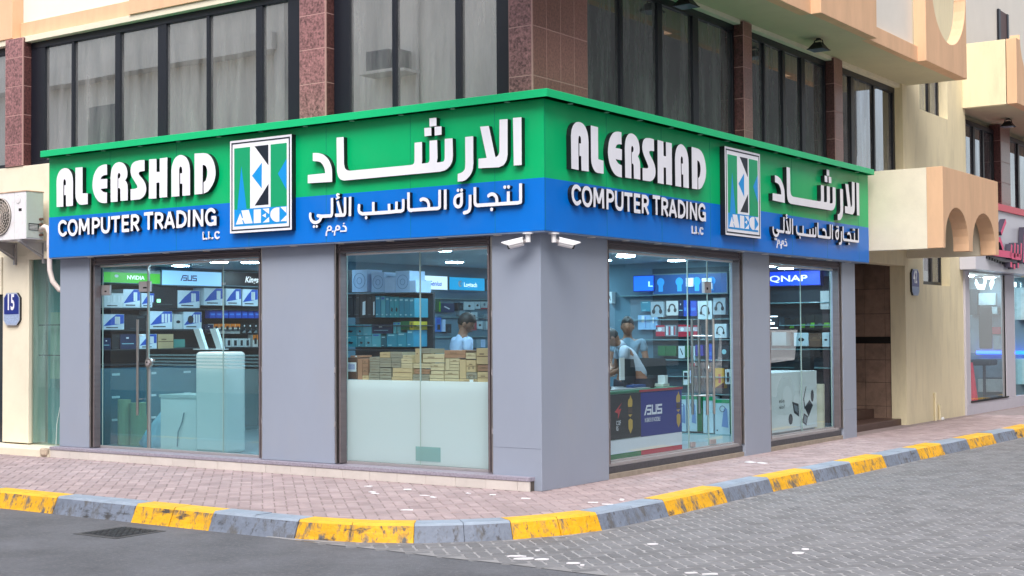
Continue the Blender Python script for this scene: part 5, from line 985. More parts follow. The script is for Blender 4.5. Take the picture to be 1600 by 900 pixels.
tag(MB().tube([(-7.05,.65,.15),(-7.05,.65,.74)],.085,tan,14).build('tan_roll'),'tan upright roll at the left foot of the glass door','roll')
tag(MB().tube([(-6.85,.75,.15),(-6.85,.75,.70)],.13,tan,14).build('wide_tan_roll'),'wide tan upright tube beside the narrower roll at the left door','roll')
mb=MB(); mb.tube([(-6.55,.75,.15),(-6.5,.75,.3),(-6.42,.75,.45),(-6.36,.75,.62)],[.22,.17,.12,.04],M('pale_bag',rgb=(150,195,215),rough=.6),14); tag(mb.build('plastic_bag',smooth=True),'pale blue plastic bag slumped behind the left door handle','bag')
tag(box('drawer_unit',(-7.75,-7.3,.45,2.9,.15,1.15),M('drawer_teal',rgb=(20,82,102),rough=.5)),'dark teal drawer unit under the shelves behind the left door','cabinet')
mb=MB()
for i in range(3):
    for j in range(3): mb.box(-7.299,-7.296,.65+i*.62,.78+i*.62,.45+j*.30,.48+j*.30,white_s)
tag(mb.build('drawer_labels'),'white label strips on the teal drawer unit','label')
for i,(x,lab) in enumerate(((-5.0,'white slanted scanner stand left of the tall cabinet top'),)): pass
for i,(x0,lab) in enumerate(((-6.02,'white slanted camera stand left above the tall white cabinet'),(-5.72,'white slanted camera stand above the middle of the tall white cabinet'))):
    mb=MB(); mb.loops([[(x0+.13,1.40),(x0+.23,1.40),(x0+.11,1.66),(x0,1.66)]],lambda u,v,d:(u,.95-d,v),0,.05,M('stand_white',rgb=(205,222,226),rough=.4)); mb.box(x0+.02,x0+.24,.88,1.0,1.392,1.405,MC['stand_white']); tag(mb.build('camera_stand'),lab,'camera stand')
# monitors on the promo counter
mk=M('monitor_back',rgb=(10,36,46),rough=.35)
for i,(y0,y1,lab) in enumerate(((2.55,3.06,'dark flat monitor seen from behind, left on the promo counter'),(3.08,3.66,'dark flat monitor seen from behind, right on the promo counter'))):
    t=thing('monitor',lab,'monitor',(-.7,(y0+y1)/2,.925))
    mb=MB(); mb.loops([[(y0+.05,.99),(y1,.97),(y1-.04,1.26),(y0-.04,1.275)]],lambda u,v,d:(-.66+d-.05*(v-1),u,v),0,.03,mk); mb.build('screen_back',t)
    mb=MB(); mb.box(-.74,-.70,(y0+y1)/2-.03,(y0+y1)/2+.03,.93,1.1,mk); mb.box(-.85,-.6,(y0+y1)/2-.14,(y0+y1)/2+.14,.926,.935,mk); mb.build('stand',t)
tag(MB().box(-.60,-.585,2.44,2.54,1.03,1.29,M('brochure',rgb=(225,230,232))).build('price_card'),'white price card leaning against the left monitor','card')
mb=MB(); mb.box(-.95,-.45,1.85,2.9,.926,.938,alu); tag(mb.build('keyboard_tray'),'silver tray lying on the promo counter below the monitors','tray')
for b,lab,c in (((-.6,-.5,3.35,3.42,.95,1.06),'small white phone standing at the right end of the promo counter',(215,225,228)),((-.7,-.5,3.3,3.46,.926,.96),'pale box under the small white phone',(200,205,195)),((-.62,-.5,1.95,2.1,.94,.975),'dark gadget lying on the promo counter at the left',(30,40,50)),((-.6,-.5,2.6,2.9,.94,.97),'blue pack lying under the monitors',(30,70,130))):
    tag(box('counter_item',b,M('ci%d'%int(c[0]+c[2]),rgb=c,rough=.5),None,.003),lab,'item')
# ceiling lamps
lamp_on=M('shop_lamp',rgb=(255,255,255),emit=(.62,.87,1),es=50)
rooms=[(-5.6,.95,'left room, above the tall white cabinet'),(-.75,2.9,'side room, closest to the glass'),(-.75,6.9,'last room, closest to the glass'),(-6.7,1.3,'left room, nearest the door'),(-5.4,1.3,'left room, nearest the pillar'),(-6.7,3.2,'left room, far corner'),(-5.3,3.4,'left room, beside the partition'),(-3.9,.8,'middle room, above the speaker boxes'),(-2.0,2.0,'middle room, above the counter man'),(-3.4,3.0,'middle room, beside the lightboxes'),(-2.7,4.6,'middle room, beside the blue lightbox'),(-1.0,4.6,'side room, above the headset wall'),(-1.7,3.9,'side room, above the standing man'),(-1.0,2.2,'side room, above the promo counter'),(-1.0,6.4,'last room, near pillar'),(-.9,7.8,'last room, far end'),(-1.9,.8,'middle room, over the cartons'),(-1.0,3.3,'side room, above the monitors')]  # lamps beside the glass and over the tall cabinet are added as fill light
for x,y,l in rooms:
    t=thing('ceiling_lamp','round white ceiling lamp in the '+l,'ceiling lamp',(x,y,2.5))
    mb=MB(); mb.disc((x,y,2.519),(0,0,-1),.125,.012,white_s,22); mb.build('lamp_rim',t); mb=MB(); mb.disc((x,y,2.507),(0,0,-1),.11,.008,lamp_on,22); mb.build('diffuser',t)
# ---------------------------------------------------------------- stock from the table
IT=json.loads('''[
["kit_box","box","white tower print box at the left end of the top shelf","kitwhite","X",-7.35,0.564,0.871,1.952,2.143,0.22,"camera kit boxes on the shelf behind the left door"],
["kit_box","box","blue and white kit box second on the top shelf, below the green lightbox","kit","X",-7.35,0.876,1.164,1.955,2.2,0.22,"camera kit boxes on the shelf behind the left door"],
["kit_box","box","narrow blue and white kit box behind the steel door edge on the top shelf","kitsmall","X",-7.35,1.186,1.408,1.958,2.154,0.22,"camera kit boxes on the shelf behind the left door"],
["kit_box","box","blue and white camera kit box under the left half of the blue brand lightbox","kit","X",-7.35,1.831,2.233,1.961,2.204,0.22,"camera kit boxes on the shelf behind the left door"],
["kit_box","box","blue and white camera kit box under the right end of the blue brand lightbox","kit","X",-7.35,2.317,2.686,2.002,2.25,0.22,"camera kit boxes on the shelf behind the left door"],
["kit_box","box","blue and white kit box under the left end of the black lightbox","kit","X",-7.35,2.736,3.04,2.007,2.249,0.22,"camera kit boxes on the shelf behind the left door"],
["kit_box","box","blue and white camera kit box nearest the grey pillar on the top shelf","kit","X",-7.35,3.066,3.379,2.001,2.246,0.22,"camera kit boxes on the shelf behind the left door"],
["kit_box","box","blue and white kit box at the left end of the middle shelf","kit2","X",-7.35,0.544,0.893,1.659,1.863,0.22,"camera kit boxes on the shelf behind the left door"],
["kit_box","box","large blue and white kit box right of the steel door edge, middle shelf","kit2","X",-7.35,1.33,1.727,1.665,1.912,0.22,"camera kit boxes on the shelf behind the left door"],
["kit_box","box","slim white mouse box between two blue and white kit boxes","mouse","X",-7.35,1.762,1.913,1.665,1.87,0.22,"camera kit boxes on the shelf behind the left door"],
["kit_box","box","blue and white kit box with a dark webcam print, right of the slim white box","kit2","X",-7.35,1.936,2.269,1.664,1.907,0.22,"camera kit boxes on the shelf behind the left door"],
["kit_box","box","blue and white kit box on the lower shelf behind the long door handle","kit2","X",-7.35,1.154,1.454,1.396,1.596,0.22,"camera kit boxes on the shelf behind the left door"],
["product_box","box","tall black box with a small green square, below the green and blue lightboxes","black","X",-7.35,1.374,1.819,1.956,2.327,0.2,""],
["product_box","box","black box with faint yellow print on the middle shelf left of the door edge","black","X",-7.35,0.914,1.275,1.649,1.856,0.2,""],
["product_box","box","dark blue box at the left end of the lower shelf behind the door","navy","X",-7.35,0.545,0.67,1.397,1.549,0.2,""],
["product_box","box","narrow black box second from left on the lower shelf","black","X",-7.35,0.691,0.808,1.395,1.599,0.2,""],
["product_box","box","dark blue box with a white tag on the lower shelf left of the handle","navy","X",-7.35,0.829,1.11,1.392,1.598,0.2,""],
["product_box","box","plain brown carton on the lower shelf right of the door edge","kraft","X",-7.35,1.477,1.75,1.392,1.595,0.2,""],
["product_box","box","small teal box right of the brown carton on the lower shelf","teal","X",-7.35,1.762,1.96,1.406,1.522,0.2,""],
["product_box","box","small dark blue pack left of the orange cartridge packs","navy","X",-7.35,2.342,2.488,1.609,1.727,0.2,""],
["blister_pack","pack","small blue pack, number one from the left in the blue row under the kit boxes","blue","X",-7.35,2.427,2.535,1.819,1.938,0.1,"small blue packs in a row"],
["blister_pack","pack","small blue pack, number two from the left in the blue row under the kit boxes","blue","X",-7.35,2.55,2.659,1.819,1.939,0.1,"small blue packs in a row"],
["blister_pack","pack","small blue pack, number three from the left in the blue row under the kit boxes","blue","X",-7.35,2.674,2.784,1.82,1.94,0.1,"small blue packs in a row"],
["blister_pack","pack","small blue pack, number four from the left in the blue row under the kit boxes","blue","X",-7.35,2.799,2.91,1.82,1.941,0.1,"small blue packs in a row"],
["blister_pack","pack","small blue pack, number five from the left in the blue row under the kit boxes","blue","X",-7.35,2.925,3.038,1.821,1.942,0.1,"small blue packs in a row"],
["blister_pack","pack","small blue pack, number six from the left in the blue row under the kit boxes","blue","X",-7.35,3.053,3.167,1.821,1.943,0.1,"small blue packs in a row"],
["blister_pack","pack","small blue pack, number seven from the left in the blue row under the kit boxes","blue","X",-7.35,3.182,3.297,1.822,1.945,0.1,"small blue packs in a row"],
["blister_pack","pack","small blue pack, number eight from the left in the blue row under the kit boxes","blue","X",-7.35,3.313,3.428,1.823,1.946,0.1,"small blue packs in a row"],
["cartridge_pack","pack","white and orange ink pack, first from left in its row","ink","X",-7.35,2.5,2.595,1.596,1.737,0.12,"orange and white ink packs in a row"],
["cartridge_pack","pack","white and orange ink pack, second from left in its row","ink","X",-7.35,2.605,2.701,1.596,1.737,0.12,"orange and white ink packs in a row"],
["cartridge_pack","pack","white and orange ink pack, third from left in its row","ink","X",-7.35,2.711,2.814,1.595,1.737,0.12,"orange and white ink packs in a row"],
["cartridge_pack","pack","white and orange ink pack, fourth from left in its row","ink","X",-7.35,2.824,2.915,1.595,1.737,0.12,"orange and white ink packs in a row"],
["cartridge_pack","pack","white and orange ink pack, fifth from left in its row","ink","X",-7.35,2.925,3.017,1.594,1.737,0.12,"orange and white ink packs in a row"],
["cartridge_pack","pack","black pack with white corner, first to the right of the orange packs","blackcorner","X",-7.35,3.04,3.146,1.594,1.737,0.12,"black packs with white corners"],
["cartridge_pack","pack","black pack with white corner, second to the right of the orange packs","blackcorner","X",-7.35,3.156,3.263,1.593,1.737,0.12,"black packs with white corners"],
["cartridge_pack","pack","black pack with white corner, third to the right of the orange packs","blackcorner","X",-7.35,3.273,3.381,1.592,1.737,0.12,"black packs with white corners"],
["cartridge_pack","pack","black pack with white corner, fourth to the right of the orange packs","blackcorner","X",-7.35,3.391,3.487,1.592,1.737,0.12,"black packs with white corners"],
["cartridge_pack","pack","small white pack with dark print, first in the row below the orange packs","whitepack","X",-7.35,2.736,2.845,1.403,1.524,0.12,"small white packs with dark print"],
["cartridge_pack","pack","small white pack with dark print, second in the row below the orange packs","whitepack","X",-7.35,2.855,2.979,1.402,1.523,0.12,"small white packs with dark print"],
["cartridge_pack","pack","small white pack with dark print, third in the row below the orange packs","whitepack","X",-7.35,2.989,3.094,1.4,1.522,0.12,"small white packs with dark print"],
["cartridge_pack","pack","small white pack with dark print, last in the row below the orange packs","whitepack","X",-7.35,3.104,3.223,1.399,1.521,0.12,"small white packs with dark print"],
["cartridge_pack","pack","tall pack, orange above and white below, near the grey pillar","ink","X",-7.35,3.273,3.378,1.382,1.576,0.1,""],
["lightbox_sign","sign","green lightbox sign over the left end of the camera kit shelf","nvidia","X",-7.3,0.512,1.465,2.284,2.456,0.12,""],
["lightbox_sign","sign","pale blue lightbox sign with dark blue italic lettering above the shelf","asus","X",-7.3,1.499,2.601,2.275,2.472,0.12,""],
["lightbox_sign","sign","black lightbox sign with white lettering beside the grey pillar","kingston","X",-7.3,2.664,3.608,2.29,2.488,0.12,""],
["carton","carton","dark brown carton with a white barcode sticker at the left end of the carton stack","darkkraft","Y",0.42,-3.033,-2.823,1.075,1.316,0.25,"cartons stacked on the counter in the window"],
["carton","carton","brown carton lying on the stickered dark carton","redkraft","Y",0.42,-2.921,-2.819,1.32,1.339,0.25,"cartons stacked on the counter in the window"],
["carton","carton","reddish brown upright carton left in the stack","redkraft","Y",0.42,-2.813,-2.748,1.07,1.304,0.25,"cartons stacked on the counter in the window"],
["carton","carton","reddish carton, upper of two right of the upright one","redkraft","Y",0.42,-2.741,-2.663,1.205,1.305,0.25,"cartons stacked on the counter in the window"],
["carton","carton","reddish carton, lower of two right of the upright one","redkraft","Y",0.42,-2.741,-2.664,1.122,1.2,0.25,"cartons stacked on the counter in the window"],
["carton","carton","pale carton at the foot of the reddish cartons","kraft","Y",0.42,-2.742,-2.656,1.071,1.117,0.25,"cartons stacked on the counter in the window"],
["carton","carton","grey carton at the top of the grey column","greykraft","Y",0.42,-2.634,-2.49,1.276,1.325,0.25,"cartons stacked on the counter in the window"],
["carton","carton","grey carton second from the top of the grey column","greykraft","Y",0.42,-2.635,-2.491,1.216,1.271,0.25,"cartons stacked on the counter in the window"],
["carton","carton","grey carton third from the top of the grey column","greykraft","Y",0.42,-2.635,-2.491,1.156,1.211,0.25,"cartons stacked on the counter in the window"],
["carton","carton","grey carton fourth from the top of the grey column","greykraft","Y",0.42,-2.648,-2.494,1.099,1.15,0.25,"cartons stacked on the counter in the window"],
["carton","carton","grey carton at the foot of the grey column","greykraft","Y",0.42,-2.648,-2.494,1.064,1.093,0.25,"cartons stacked on the counter in the window"],
["carton","carton","pale flat carton crowning the second column","kraft","Y",0.42,-2.485,-2.341,1.32,1.379,0.25,"cartons stacked on the counter in the window"],
["carton","carton","pale grey flat carton beside the crowning carton","greykraft","Y",0.42,-2.335,-2.168,1.321,1.38,0.25,"cartons stacked on the counter in the window"],
["carton","carton","grey flat carton under the crowning carton","greykraft","Y",0.42,-2.483,-2.324,1.271,1.314,0.25,"cartons stacked on the counter in the window"],
["carton","carton","grey flat carton in the middle of the second column","greykraft","Y",0.42,-2.484,-2.321,1.214,1.266,0.25,"cartons stacked on the counter in the window"],
["carton","carton","grey carton under the pale grey flat one","greykraft","Y",0.42,-2.316,-2.186,1.272,1.315,0.25,"cartons stacked on the counter in the window"],
["carton","carton","dark grey carton above the wide plain carton","greykraft","Y",0.42,-2.315,-2.187,1.212,1.267,0.25,"cartons stacked on the counter in the window"],
["carton","carton","grey carton with a dark slit in the second column","greykraft","Y",0.42,-2.484,-2.325,1.158,1.203,0.25,"cartons stacked on the counter in the window"],
["carton","carton","grey carton low in the second column","greykraft","Y",0.42,-2.484,-2.325,1.095,1.152,0.25,"cartons stacked on the counter in the window"],
["carton","carton","grey carton at the foot of the second column","greykraft","Y",0.42,-2.484,-2.326,1.063,1.089,0.25,"cartons stacked on the counter in the window"],
["carton","carton","wide plain carton with a pale handle mark, centre left of the stack","kraft","Y",0.42,-2.301,-2.027,1.11,1.208,0.25,"cartons stacked on the counter in the window"],
["carton","carton","wide pale carton at the foot of the stack, left of centre","kraft","Y",0.42,-2.318,-2.027,1.06,1.106,0.25,"cartons stacked on the counter in the window"],
["carton","carton","yellowish carton, upper of a pair above the wide plain carton","kraft2","Y",0.42,-2.179,-2.026,1.261,1.311,0.25,"cartons stacked on the counter in the window"],
["carton","carton","yellowish carton, lower of a pair above the wide plain carton","kraft2","Y",0.42,-2.179,-2.026,1.203,1.256,0.25,"cartons stacked on the counter in the window"],
["carton","carton","small carton lying on top of the yellowish pair","kraft2","Y",0.42,-2.158,-2.042,1.315,1.349,0.25,"cartons stacked on the counter in the window"],
["carton","carton","tall narrow carton standing on end left of the glass joint","kraft","Y",0.42,-1.981,-1.922,1.265,1.42,0.25,"cartons stacked on the counter in the window"],
["carton","carton","flat carton lying across the glass joint","kraft2","Y",0.42,-2.007,-1.758,1.207,1.257,0.25,"cartons stacked on the counter in the window"],
["carton","carton","brownish flat carton below the glass joint carton","redkraft","Y",0.42,-1.995,-1.766,1.145,1.195,0.25,"cartons stacked on the counter in the window"],
["carton","carton","grey flat carton low by the glass joint","greykraft","Y",0.42,-2.019,-1.786,1.104,1.139,0.25,"cartons stacked on the counter in the window"],
["carton","carton","grey flat carton at the foot by the glass joint","greykraft","Y",0.42,-2.019,-1.798,1.064,1.1,0.25,"cartons stacked on the counter in the window"],
["carton","carton","dark kraft carton just right of the glass joint on top","greykraft","Y",0.42,-1.908,-1.772,1.369,1.418,0.25,"cartons stacked on the counter in the window"],
["carton","carton","large pale carton with dark print line, right of the glass joint","kraft2","Y",0.42,-1.877,-1.586,1.27,1.361,0.25,"cartons stacked on the counter in the window"],
["carton","carton","yellowish carton under the large pale carton","kraft2","Y",0.42,-1.768,-1.585,1.187,1.261,0.25,"cartons stacked on the counter in the window"],
["carton","carton","carton with a faint print line below the yellowish one","kraft2","Y",0.42,-1.784,-1.594,1.101,1.181,0.25,"cartons stacked on the counter in the window"],
["carton","carton","carton at the foot right of the glass joint","kraft2","Y",0.42,-1.784,-1.593,1.052,1.096,0.25,"cartons stacked on the counter in the window"],
["carton","carton","long reddish carton on top below the shop man","redkraft","Y",0.42,-1.58,-1.301,1.322,1.403,0.25,"cartons stacked on the counter in the window"],
["carton","carton","upright carton under the left end of the long reddish one","kraft2","Y",0.42,-1.566,-1.512,1.189,1.315,0.25,"cartons stacked on the counter in the window"],
["carton","carton","square yellowish carton under the long reddish one","kraft2","Y",0.42,-1.505,-1.381,1.253,1.315,0.25,"cartons stacked on the counter in the window"],
["carton","carton","small yellowish carton below the square one","kraft2","Y",0.42,-1.506,-1.382,1.188,1.248,0.25,"cartons stacked on the counter in the window"],
["carton","carton","carton with a printed line right of centre","kraft2","Y",0.42,-1.579,-1.39,1.106,1.183,0.25,"cartons stacked on the counter in the window"],
["carton","carton","low carton right of centre at the foot","kraft2","Y",0.42,-1.578,-1.388,1.052,1.1,0.25,"cartons stacked on the counter in the window"],
["carton","carton","tall thin carton standing on end right of centre","kraft","Y",0.42,-1.374,-1.295,1.102,1.304,0.25,"cartons stacked on the counter in the window"],
["carton","carton","pale carton on the printed carton, left of the square tower","kraft2","Y",0.42,-1.293,-1.164,1.312,1.377,0.25,"cartons stacked on the counter in the window"],
["carton","carton","dark red flat carton between the long reddish one and the square tower","darkkraft","Y",0.42,-1.293,-1.162,1.381,1.401,0.25,"cartons stacked on the counter in the window"],
["carton","carton","carton with round fragile marks","kraft","Y",0.42,-1.287,-1.165,1.174,1.3,0.25,"cartons stacked on the counter in the window"],
["carton","carton","worn grey carton beneath the fragile marks","greykraft","Y",0.42,-1.288,-1.152,1.103,1.169,0.25,"cartons stacked on the counter in the window"],
["carton","carton","low pale carton with a white label","kraft","Y",0.42,-1.381,-1.189,1.052,1.097,0.25,"cartons stacked on the counter in the window"],
["carton","carton","small pale carton piece at the foot right","kraft","Y",0.42,-1.179,-1.145,1.054,1.097,0.25,"cartons stacked on the counter in the window"],
["carton","carton","big square carton on top at the right end","kraft","Y",0.42,-1.151,-0.962,1.257,1.425,0.25,"cartons stacked on the counter in the window"],
["carton","carton","flat reddish carton under the big square one","redkraft","Y",0.42,-1.137,-0.951,1.185,1.246,0.25,"cartons stacked on the counter in the window"],
["carton","carton","pale carton at the right end of the foot of the stack","kraft","Y",0.42,-1.14,-0.952,1.053,1.176,0.25,"cartons stacked on the counter in the window"],
["product_box","box","black box at the left end of the upper display shelf","black","Y",1.0,-3.593,-3.39,1.778,2.059,0.25,""],
["product_box","box","black box with dim print, second on the upper display shelf","black","Y",1.0,-3.382,-3.293,1.777,2.049,0.25,""],
["product_box","box","black box with a white console print on its front","blackwhite","Y",1.0,-3.284,-3.18,1.776,2.044,0.25,""],
["product_box","box","dark box with light print between the two white prints","black","Y",1.0,-3.171,-3.099,1.775,2.042,0.25,""],
["product_box","box","narrow black box with a slim white print","blackwhite","Y",1.0,-3.094,-3.049,1.774,2.037,0.25,""],
["product_box","box","turquoise box at the left of the turquoise row","turq","Y",1.0,-3.041,-2.964,1.776,2.026,0.25,""],
["product_box","box","light turquoise box, second of the turquoise row","turq2","Y",1.0,-2.956,-2.895,1.774,2.024,0.25,""],
["product_box","box","turquoise box, third of the turquoise row","turq","Y",1.0,-2.889,-2.831,1.773,2.013,0.25,""],
["product_box","box","turquoise box with dark adapter print, fourth of the row","turqp","Y",1.0,-2.824,-2.762,1.773,2.008,0.25,""],
["product_box","box","turquoise box with dark adapter print, fifth of the row","turqp","Y",1.0,-2.756,-2.69,1.772,2.007,0.25,""],
["product_box","box","deep turquoise box, sixth of the row","turq","Y",1.0,-2.684,-2.614,1.771,1.999,0.25,""],
["product_box","box","deep turquoise box, seventh of the row","turq","Y",1.0,-2.608,-2.538,1.77,1.994,0.25,""],
["product_box","box","deep turquoise box at the right end of the turquoise row","turq","Y",1.0,-2.532,-2.458,1.769,1.989,0.25,""],
["product_box","box","turquoise box with a black adapter print, upper left of the lower pile","turqp","Y",1.0,-3.54,-3.334,1.565,1.693,0.25,""],
["product_box","box","turquoise box with dark print, second in the upper lower-pile row","turqp","Y",1.0,-3.327,-3.241,1.565,1.692,0.25,""],
["product_box","box","pale turquoise box left of the striped blue box","turq2","Y",1.0,-3.232,-3.105,1.564,1.691,0.25,""],
["product_box","box","tilted dark blue flat box with a white stripe","navy","Y",1.0,-3.096,-2.789,1.584,1.69,0.25,""],
["product_box","box","pale upright box beside the striped blue box","turq2","Y",1.0,-2.773,-2.73,1.586,1.714,0.25,""],
["product_box","box","second pale upright box beside the striped blue box","turq2","Y",1.0,-2.713,-2.67,1.586,1.714,0.25,""],
["product_box","box","dark green box left of the yellow box","green","Y",1.0,-2.662,-2.539,1.628,1.726,0.25,""],
["product_box","box","small yellow box at the right of the display shelf","yellow","Y",1.0,-2.531,-2.472,1.627,1.722,0.25,""],
["product_box","box","turquoise box with a large black adapter print, bottom left of the shelf","turqp","Y",1.0,-3.54,-3.325,1.431,1.559,0.25,""],
["product_box","box","turquoise box with a black adapter print, second on the bottom shelf","turqp","Y",1.0,-3.317,-3.211,1.431,1.558,0.25,""],
["product_box","box","pale turquoise box with black print, third on the bottom shelf","turqp2","Y",1.0,-3.204,-3.103,1.431,1.558,0.25,""],
["product_box","box","pale turquoise box, fourth on the bottom shelf","turq2","Y",1.0,-3.097,-2.966,1.431,1.584,0.25,""],
["product_box","box","dark turquoise box in the shade of the bottom shelf","turqd","Y",1.0,-2.958,-2.88,1.431,1.557,0.25,""],
["product_box","box","turquoise box with thin print lines on the bottom shelf","turq","Y",1.0,-2.872,-2.722,1.431,1.583,0.25,""],
["product_box","box","bright turquoise box with a zigzag cable print","turq","Y",1.0,-2.714,-2.578,1.431,1.595,0.25,""],
["product_box","box","turquoise box with a white cable print at the right end of the bottom shelf","turqw","Y",1.0,-2.57,-2.473,1.432,1.621,0.25,""],
["speaker_box","box","dark side of a large box at the left end of the top shelf","slate","Y",1.0,-3.583,-3.408,2.078,2.339,0.28,""],
["speaker_box","box","white speaker box with a round driver print, left on the top shelf","speaker","Y",1.0,-3.405,-3.175,2.079,2.34,0.28,""],
["speaker_box","box","white speaker box with a round driver print, centre of the top shelf","speaker","Y",1.0,-3.103,-2.905,2.07,2.301,0.28,""],
["speaker_box","box","lower plain white box between two speaker boxes","white","Y",1.0,-2.901,-2.74,2.062,2.236,0.28,""],
["speaker_box","box","bluish white speaker box with a round driver print, right on the top shelf","speaker","Y",1.0,-2.736,-2.528,2.054,2.306,0.28,""],
["speaker_box","box","small bluish white box at the right end of the top shelf","white","Y",1.0,-2.527,-2.437,2.05,2.194,0.28,""],
["lightbox_sign","sign","white lightbox sign with blue italic lettering on the side wall","genius","X",-4.3,3.265,4.017,2.187,2.372,0.1,""],
["lightbox_sign","sign","turquoise lightbox sign with a round emblem and white lettering","logitech","X",-4.3,4.061,4.898,2.191,2.368,0.1,""],
["lightbox_sign","sign","pale lightbox sign cut off by the grey corner pillar","plain","X",-4.3,4.961,5.429,2.201,2.36,0.1,""],
["hanging_pack","pack","grey striped pack right of the glass joint on the side wall","grey","X",-4.4,3.604,3.737,1.894,2.087,0.07,"packs hanging on the side wall"],
["hanging_pack","pack","white pack with two dark ovals on the side wall","webcam","X",-4.4,3.756,3.864,1.907,2.089,0.07,"packs hanging on the side wall"],
["hanging_pack","pack","green and dark pack on the side wall","greenpack","X",-4.4,3.873,3.987,1.881,2.059,0.07,"packs hanging on the side wall"],
["hanging_pack","pack","wide dark blue pack with a white diagonal stripe on the side wall","navyw","X",-4.4,3.999,4.308,1.878,2.003,0.07,"packs hanging on the side wall"],
["hanging_pack","pack","dark square pack on the side wall right of the wide blue one","slate","X",-4.4,4.382,4.513,1.901,2.014,0.07,"packs hanging on the side wall"],
["hanging_pack","pack","white pack with a dark mouse print at the top right of the side wall","mousepk","X",-4.4,4.537,4.79,1.915,2.03,0.07,"packs hanging on the side wall"],
["hanging_pack","pack","white pack with a small dark print beside the mouse pack","mousepk","X",-4.4,4.797,4.922,1.933,2.036,0.07,"packs hanging on the side wall"],
["hanging_pack","pack","white pack with a red foot on the side wall","redfoot","X",-4.4,4.943,5.119,1.931,2.039,0.07,"packs hanging on the side wall"],
["hanging_pack","pack","white pack at the pillar edge with a red foot","redfoot","X",-4.4,5.134,5.219,1.928,2.041,0.07,"packs hanging on the side wall"],
["hanging_pack","pack","round pale pack above the man on the side wall","grey","X",-4.4,4.434,4.563,1.836,1.905,0.07,"packs hanging on the side wall"],
["hanging_pack","pack","white pack with a dark mouse print right of the man","mousepk","X",-4.4,4.699,4.858,1.776,1.883,0.07,"packs hanging on the side wall"],
["hanging_pack","pack","grey pack with an orange spot high right of the man","grey","X",-4.4,5.026,5.196,1.786,1.861,0.07,"packs hanging on the side wall"],
["hanging_pack","pack","small white pack low beside the glass joint","mousepk","X",-4.4,3.57,3.671,1.604,1.694,0.07,"packs hanging on the side wall"],
["hanging_pack","pack","light blue pack left of the man","bluepk","X",-4.4,3.678,3.817,1.604,1.812,0.07,"packs hanging on the side wall"],
["hanging_pack","pack","bright blue pack with dark squares left of the man","bluepk","X",-4.4,3.82,4.004,1.603,1.813,0.07,"packs hanging on the side wall"],
["hanging_pack","pack","narrow white pack left of the man","white","X",-4.4,4.03,4.101,1.603,1.774,0.07,"packs hanging on the side wall"],
["hanging_pack","pack","dark pack behind the shoulder of the man","slate","X",-4.4,4.114,4.233,1.582,1.71,0.07,"packs hanging on the side wall"],
["hanging_pack","pack","red pack right of the man on the side wall","redpk","X",-4.4,4.705,4.836,1.62,1.76,0.07,"packs hanging on the side wall"],
["hanging_pack","pack","white pack with a small dark print right of the red one","mousepk","X",-4.4,4.85,4.982,1.641,1.752,0.07,"packs hanging on the side wall"],
["hanging_pack","pack","grey pack with a dark curved print by the pillar","mousepk","X",-4.4,5.067,5.209,1.628,1.753,0.07,"packs hanging on the side wall"],
["hanging_pack","pack","grey pack low on the side wall right of the man","grey","X",-4.4,4.833,4.931,1.369,1.488,0.07,"packs hanging on the side wall"],
["hanging_pack","pack","pale pack low on the side wall near the pillar","white","X",-4.4,4.938,5.05,1.371,1.487,0.07,"packs hanging on the side wall"],
["lightbox_sign","sign","bright blue lightbox sign at the left of the headset wall","blueL","Y",5.05,-1.902,-1.596,2.14,2.337,0.12,""],
["lightbox_sign","sign","dark blue backlit panel with lamp silhouettes above the headset wall","bulbs","Y",5.08,-1.61,-0.522,2.092,2.345,0.08,""],
["hanging_pack","pack","white pack with a black pen print at the left edge beside the corner pillar","pen","Y",5.15,-2.378,-2.309,1.979,2.14,0.1,""],
["hanging_pack","pack","grey headset box with a large black headphone print","headset","Y",5.15,-1.697,-1.5,1.782,1.99,0.1,""],
["hanging_pack","pack","white headset box with a tilted black headphone print","headset2","Y",5.15,-1.458,-1.283,1.802,1.997,0.1,""],
["hanging_pack","pack","turquoise pack left of the grey headset box","turq","Y",5.15,-1.851,-1.701,1.861,1.997,0.1,""],
["hanging_pack","pack","dark blue pack right of the tilted headset box","navy","Y",5.15,-1.275,-1.198,1.789,2.002,0.1,""],
["hanging_pack","pack","blue pack between the dark blue pack and the white bracket","blue","Y",5.15,-1.196,-1.147,1.789,2.001,0.1,""],
["hanging_pack","pack","pale blue box group front beside the standing man","paleblue","Y",5.15,-1.898,-1.703,1.614,1.811,0.1,""],
["hanging_pack","pack","pale blue box right of the first pale one","paleblue","Y",5.15,-1.701,-1.598,1.613,1.786,0.1,""],
["hanging_pack","pack","red and white mouse pack left end of the red row","redwhite","Y",5.15,-1.621,-1.485,1.524,1.67,0.1,""],
["hanging_pack","pack","row pack in grey and red stripes, centre of the red row","redwhite2","Y",5.15,-1.468,-1.313,1.524,1.669,0.1,""],
["hanging_pack","pack","clear pack with white earphones over red card","redwhite","Y",5.15,-1.278,-1.15,1.516,1.675,0.1,""],
["hanging_pack","pack","red and white pack next to the door handle","redwhite","Y",5.15,-1.137,-0.985,1.53,1.666,0.1,""],
["hanging_pack","pack","bright blue pack left of the white gooseneck headset box","blue","Y",5.15,-1.096,-1.002,1.791,1.992,0.1,""],
["hanging_pack","pack","large white box with a headset and microphone print, behind the glass joint","headset3","Y",5.15,-0.986,-0.776,1.74,1.989,0.1,""],
["hanging_pack","pack","grey box with a big round black headphone print, top right","headset","Y",5.15,-0.759,-0.581,1.805,2.026,0.1,""],
["hanging_pack","pack","white box with a thin headset print right of the handles","headset3","Y",5.15,-0.746,-0.569,1.499,1.682,0.1,""],
["hanging_pack","pack","white card with a black cable print on green","pen","Y",5.15,-1.281,-1.187,1.228,1.391,0.1,""],
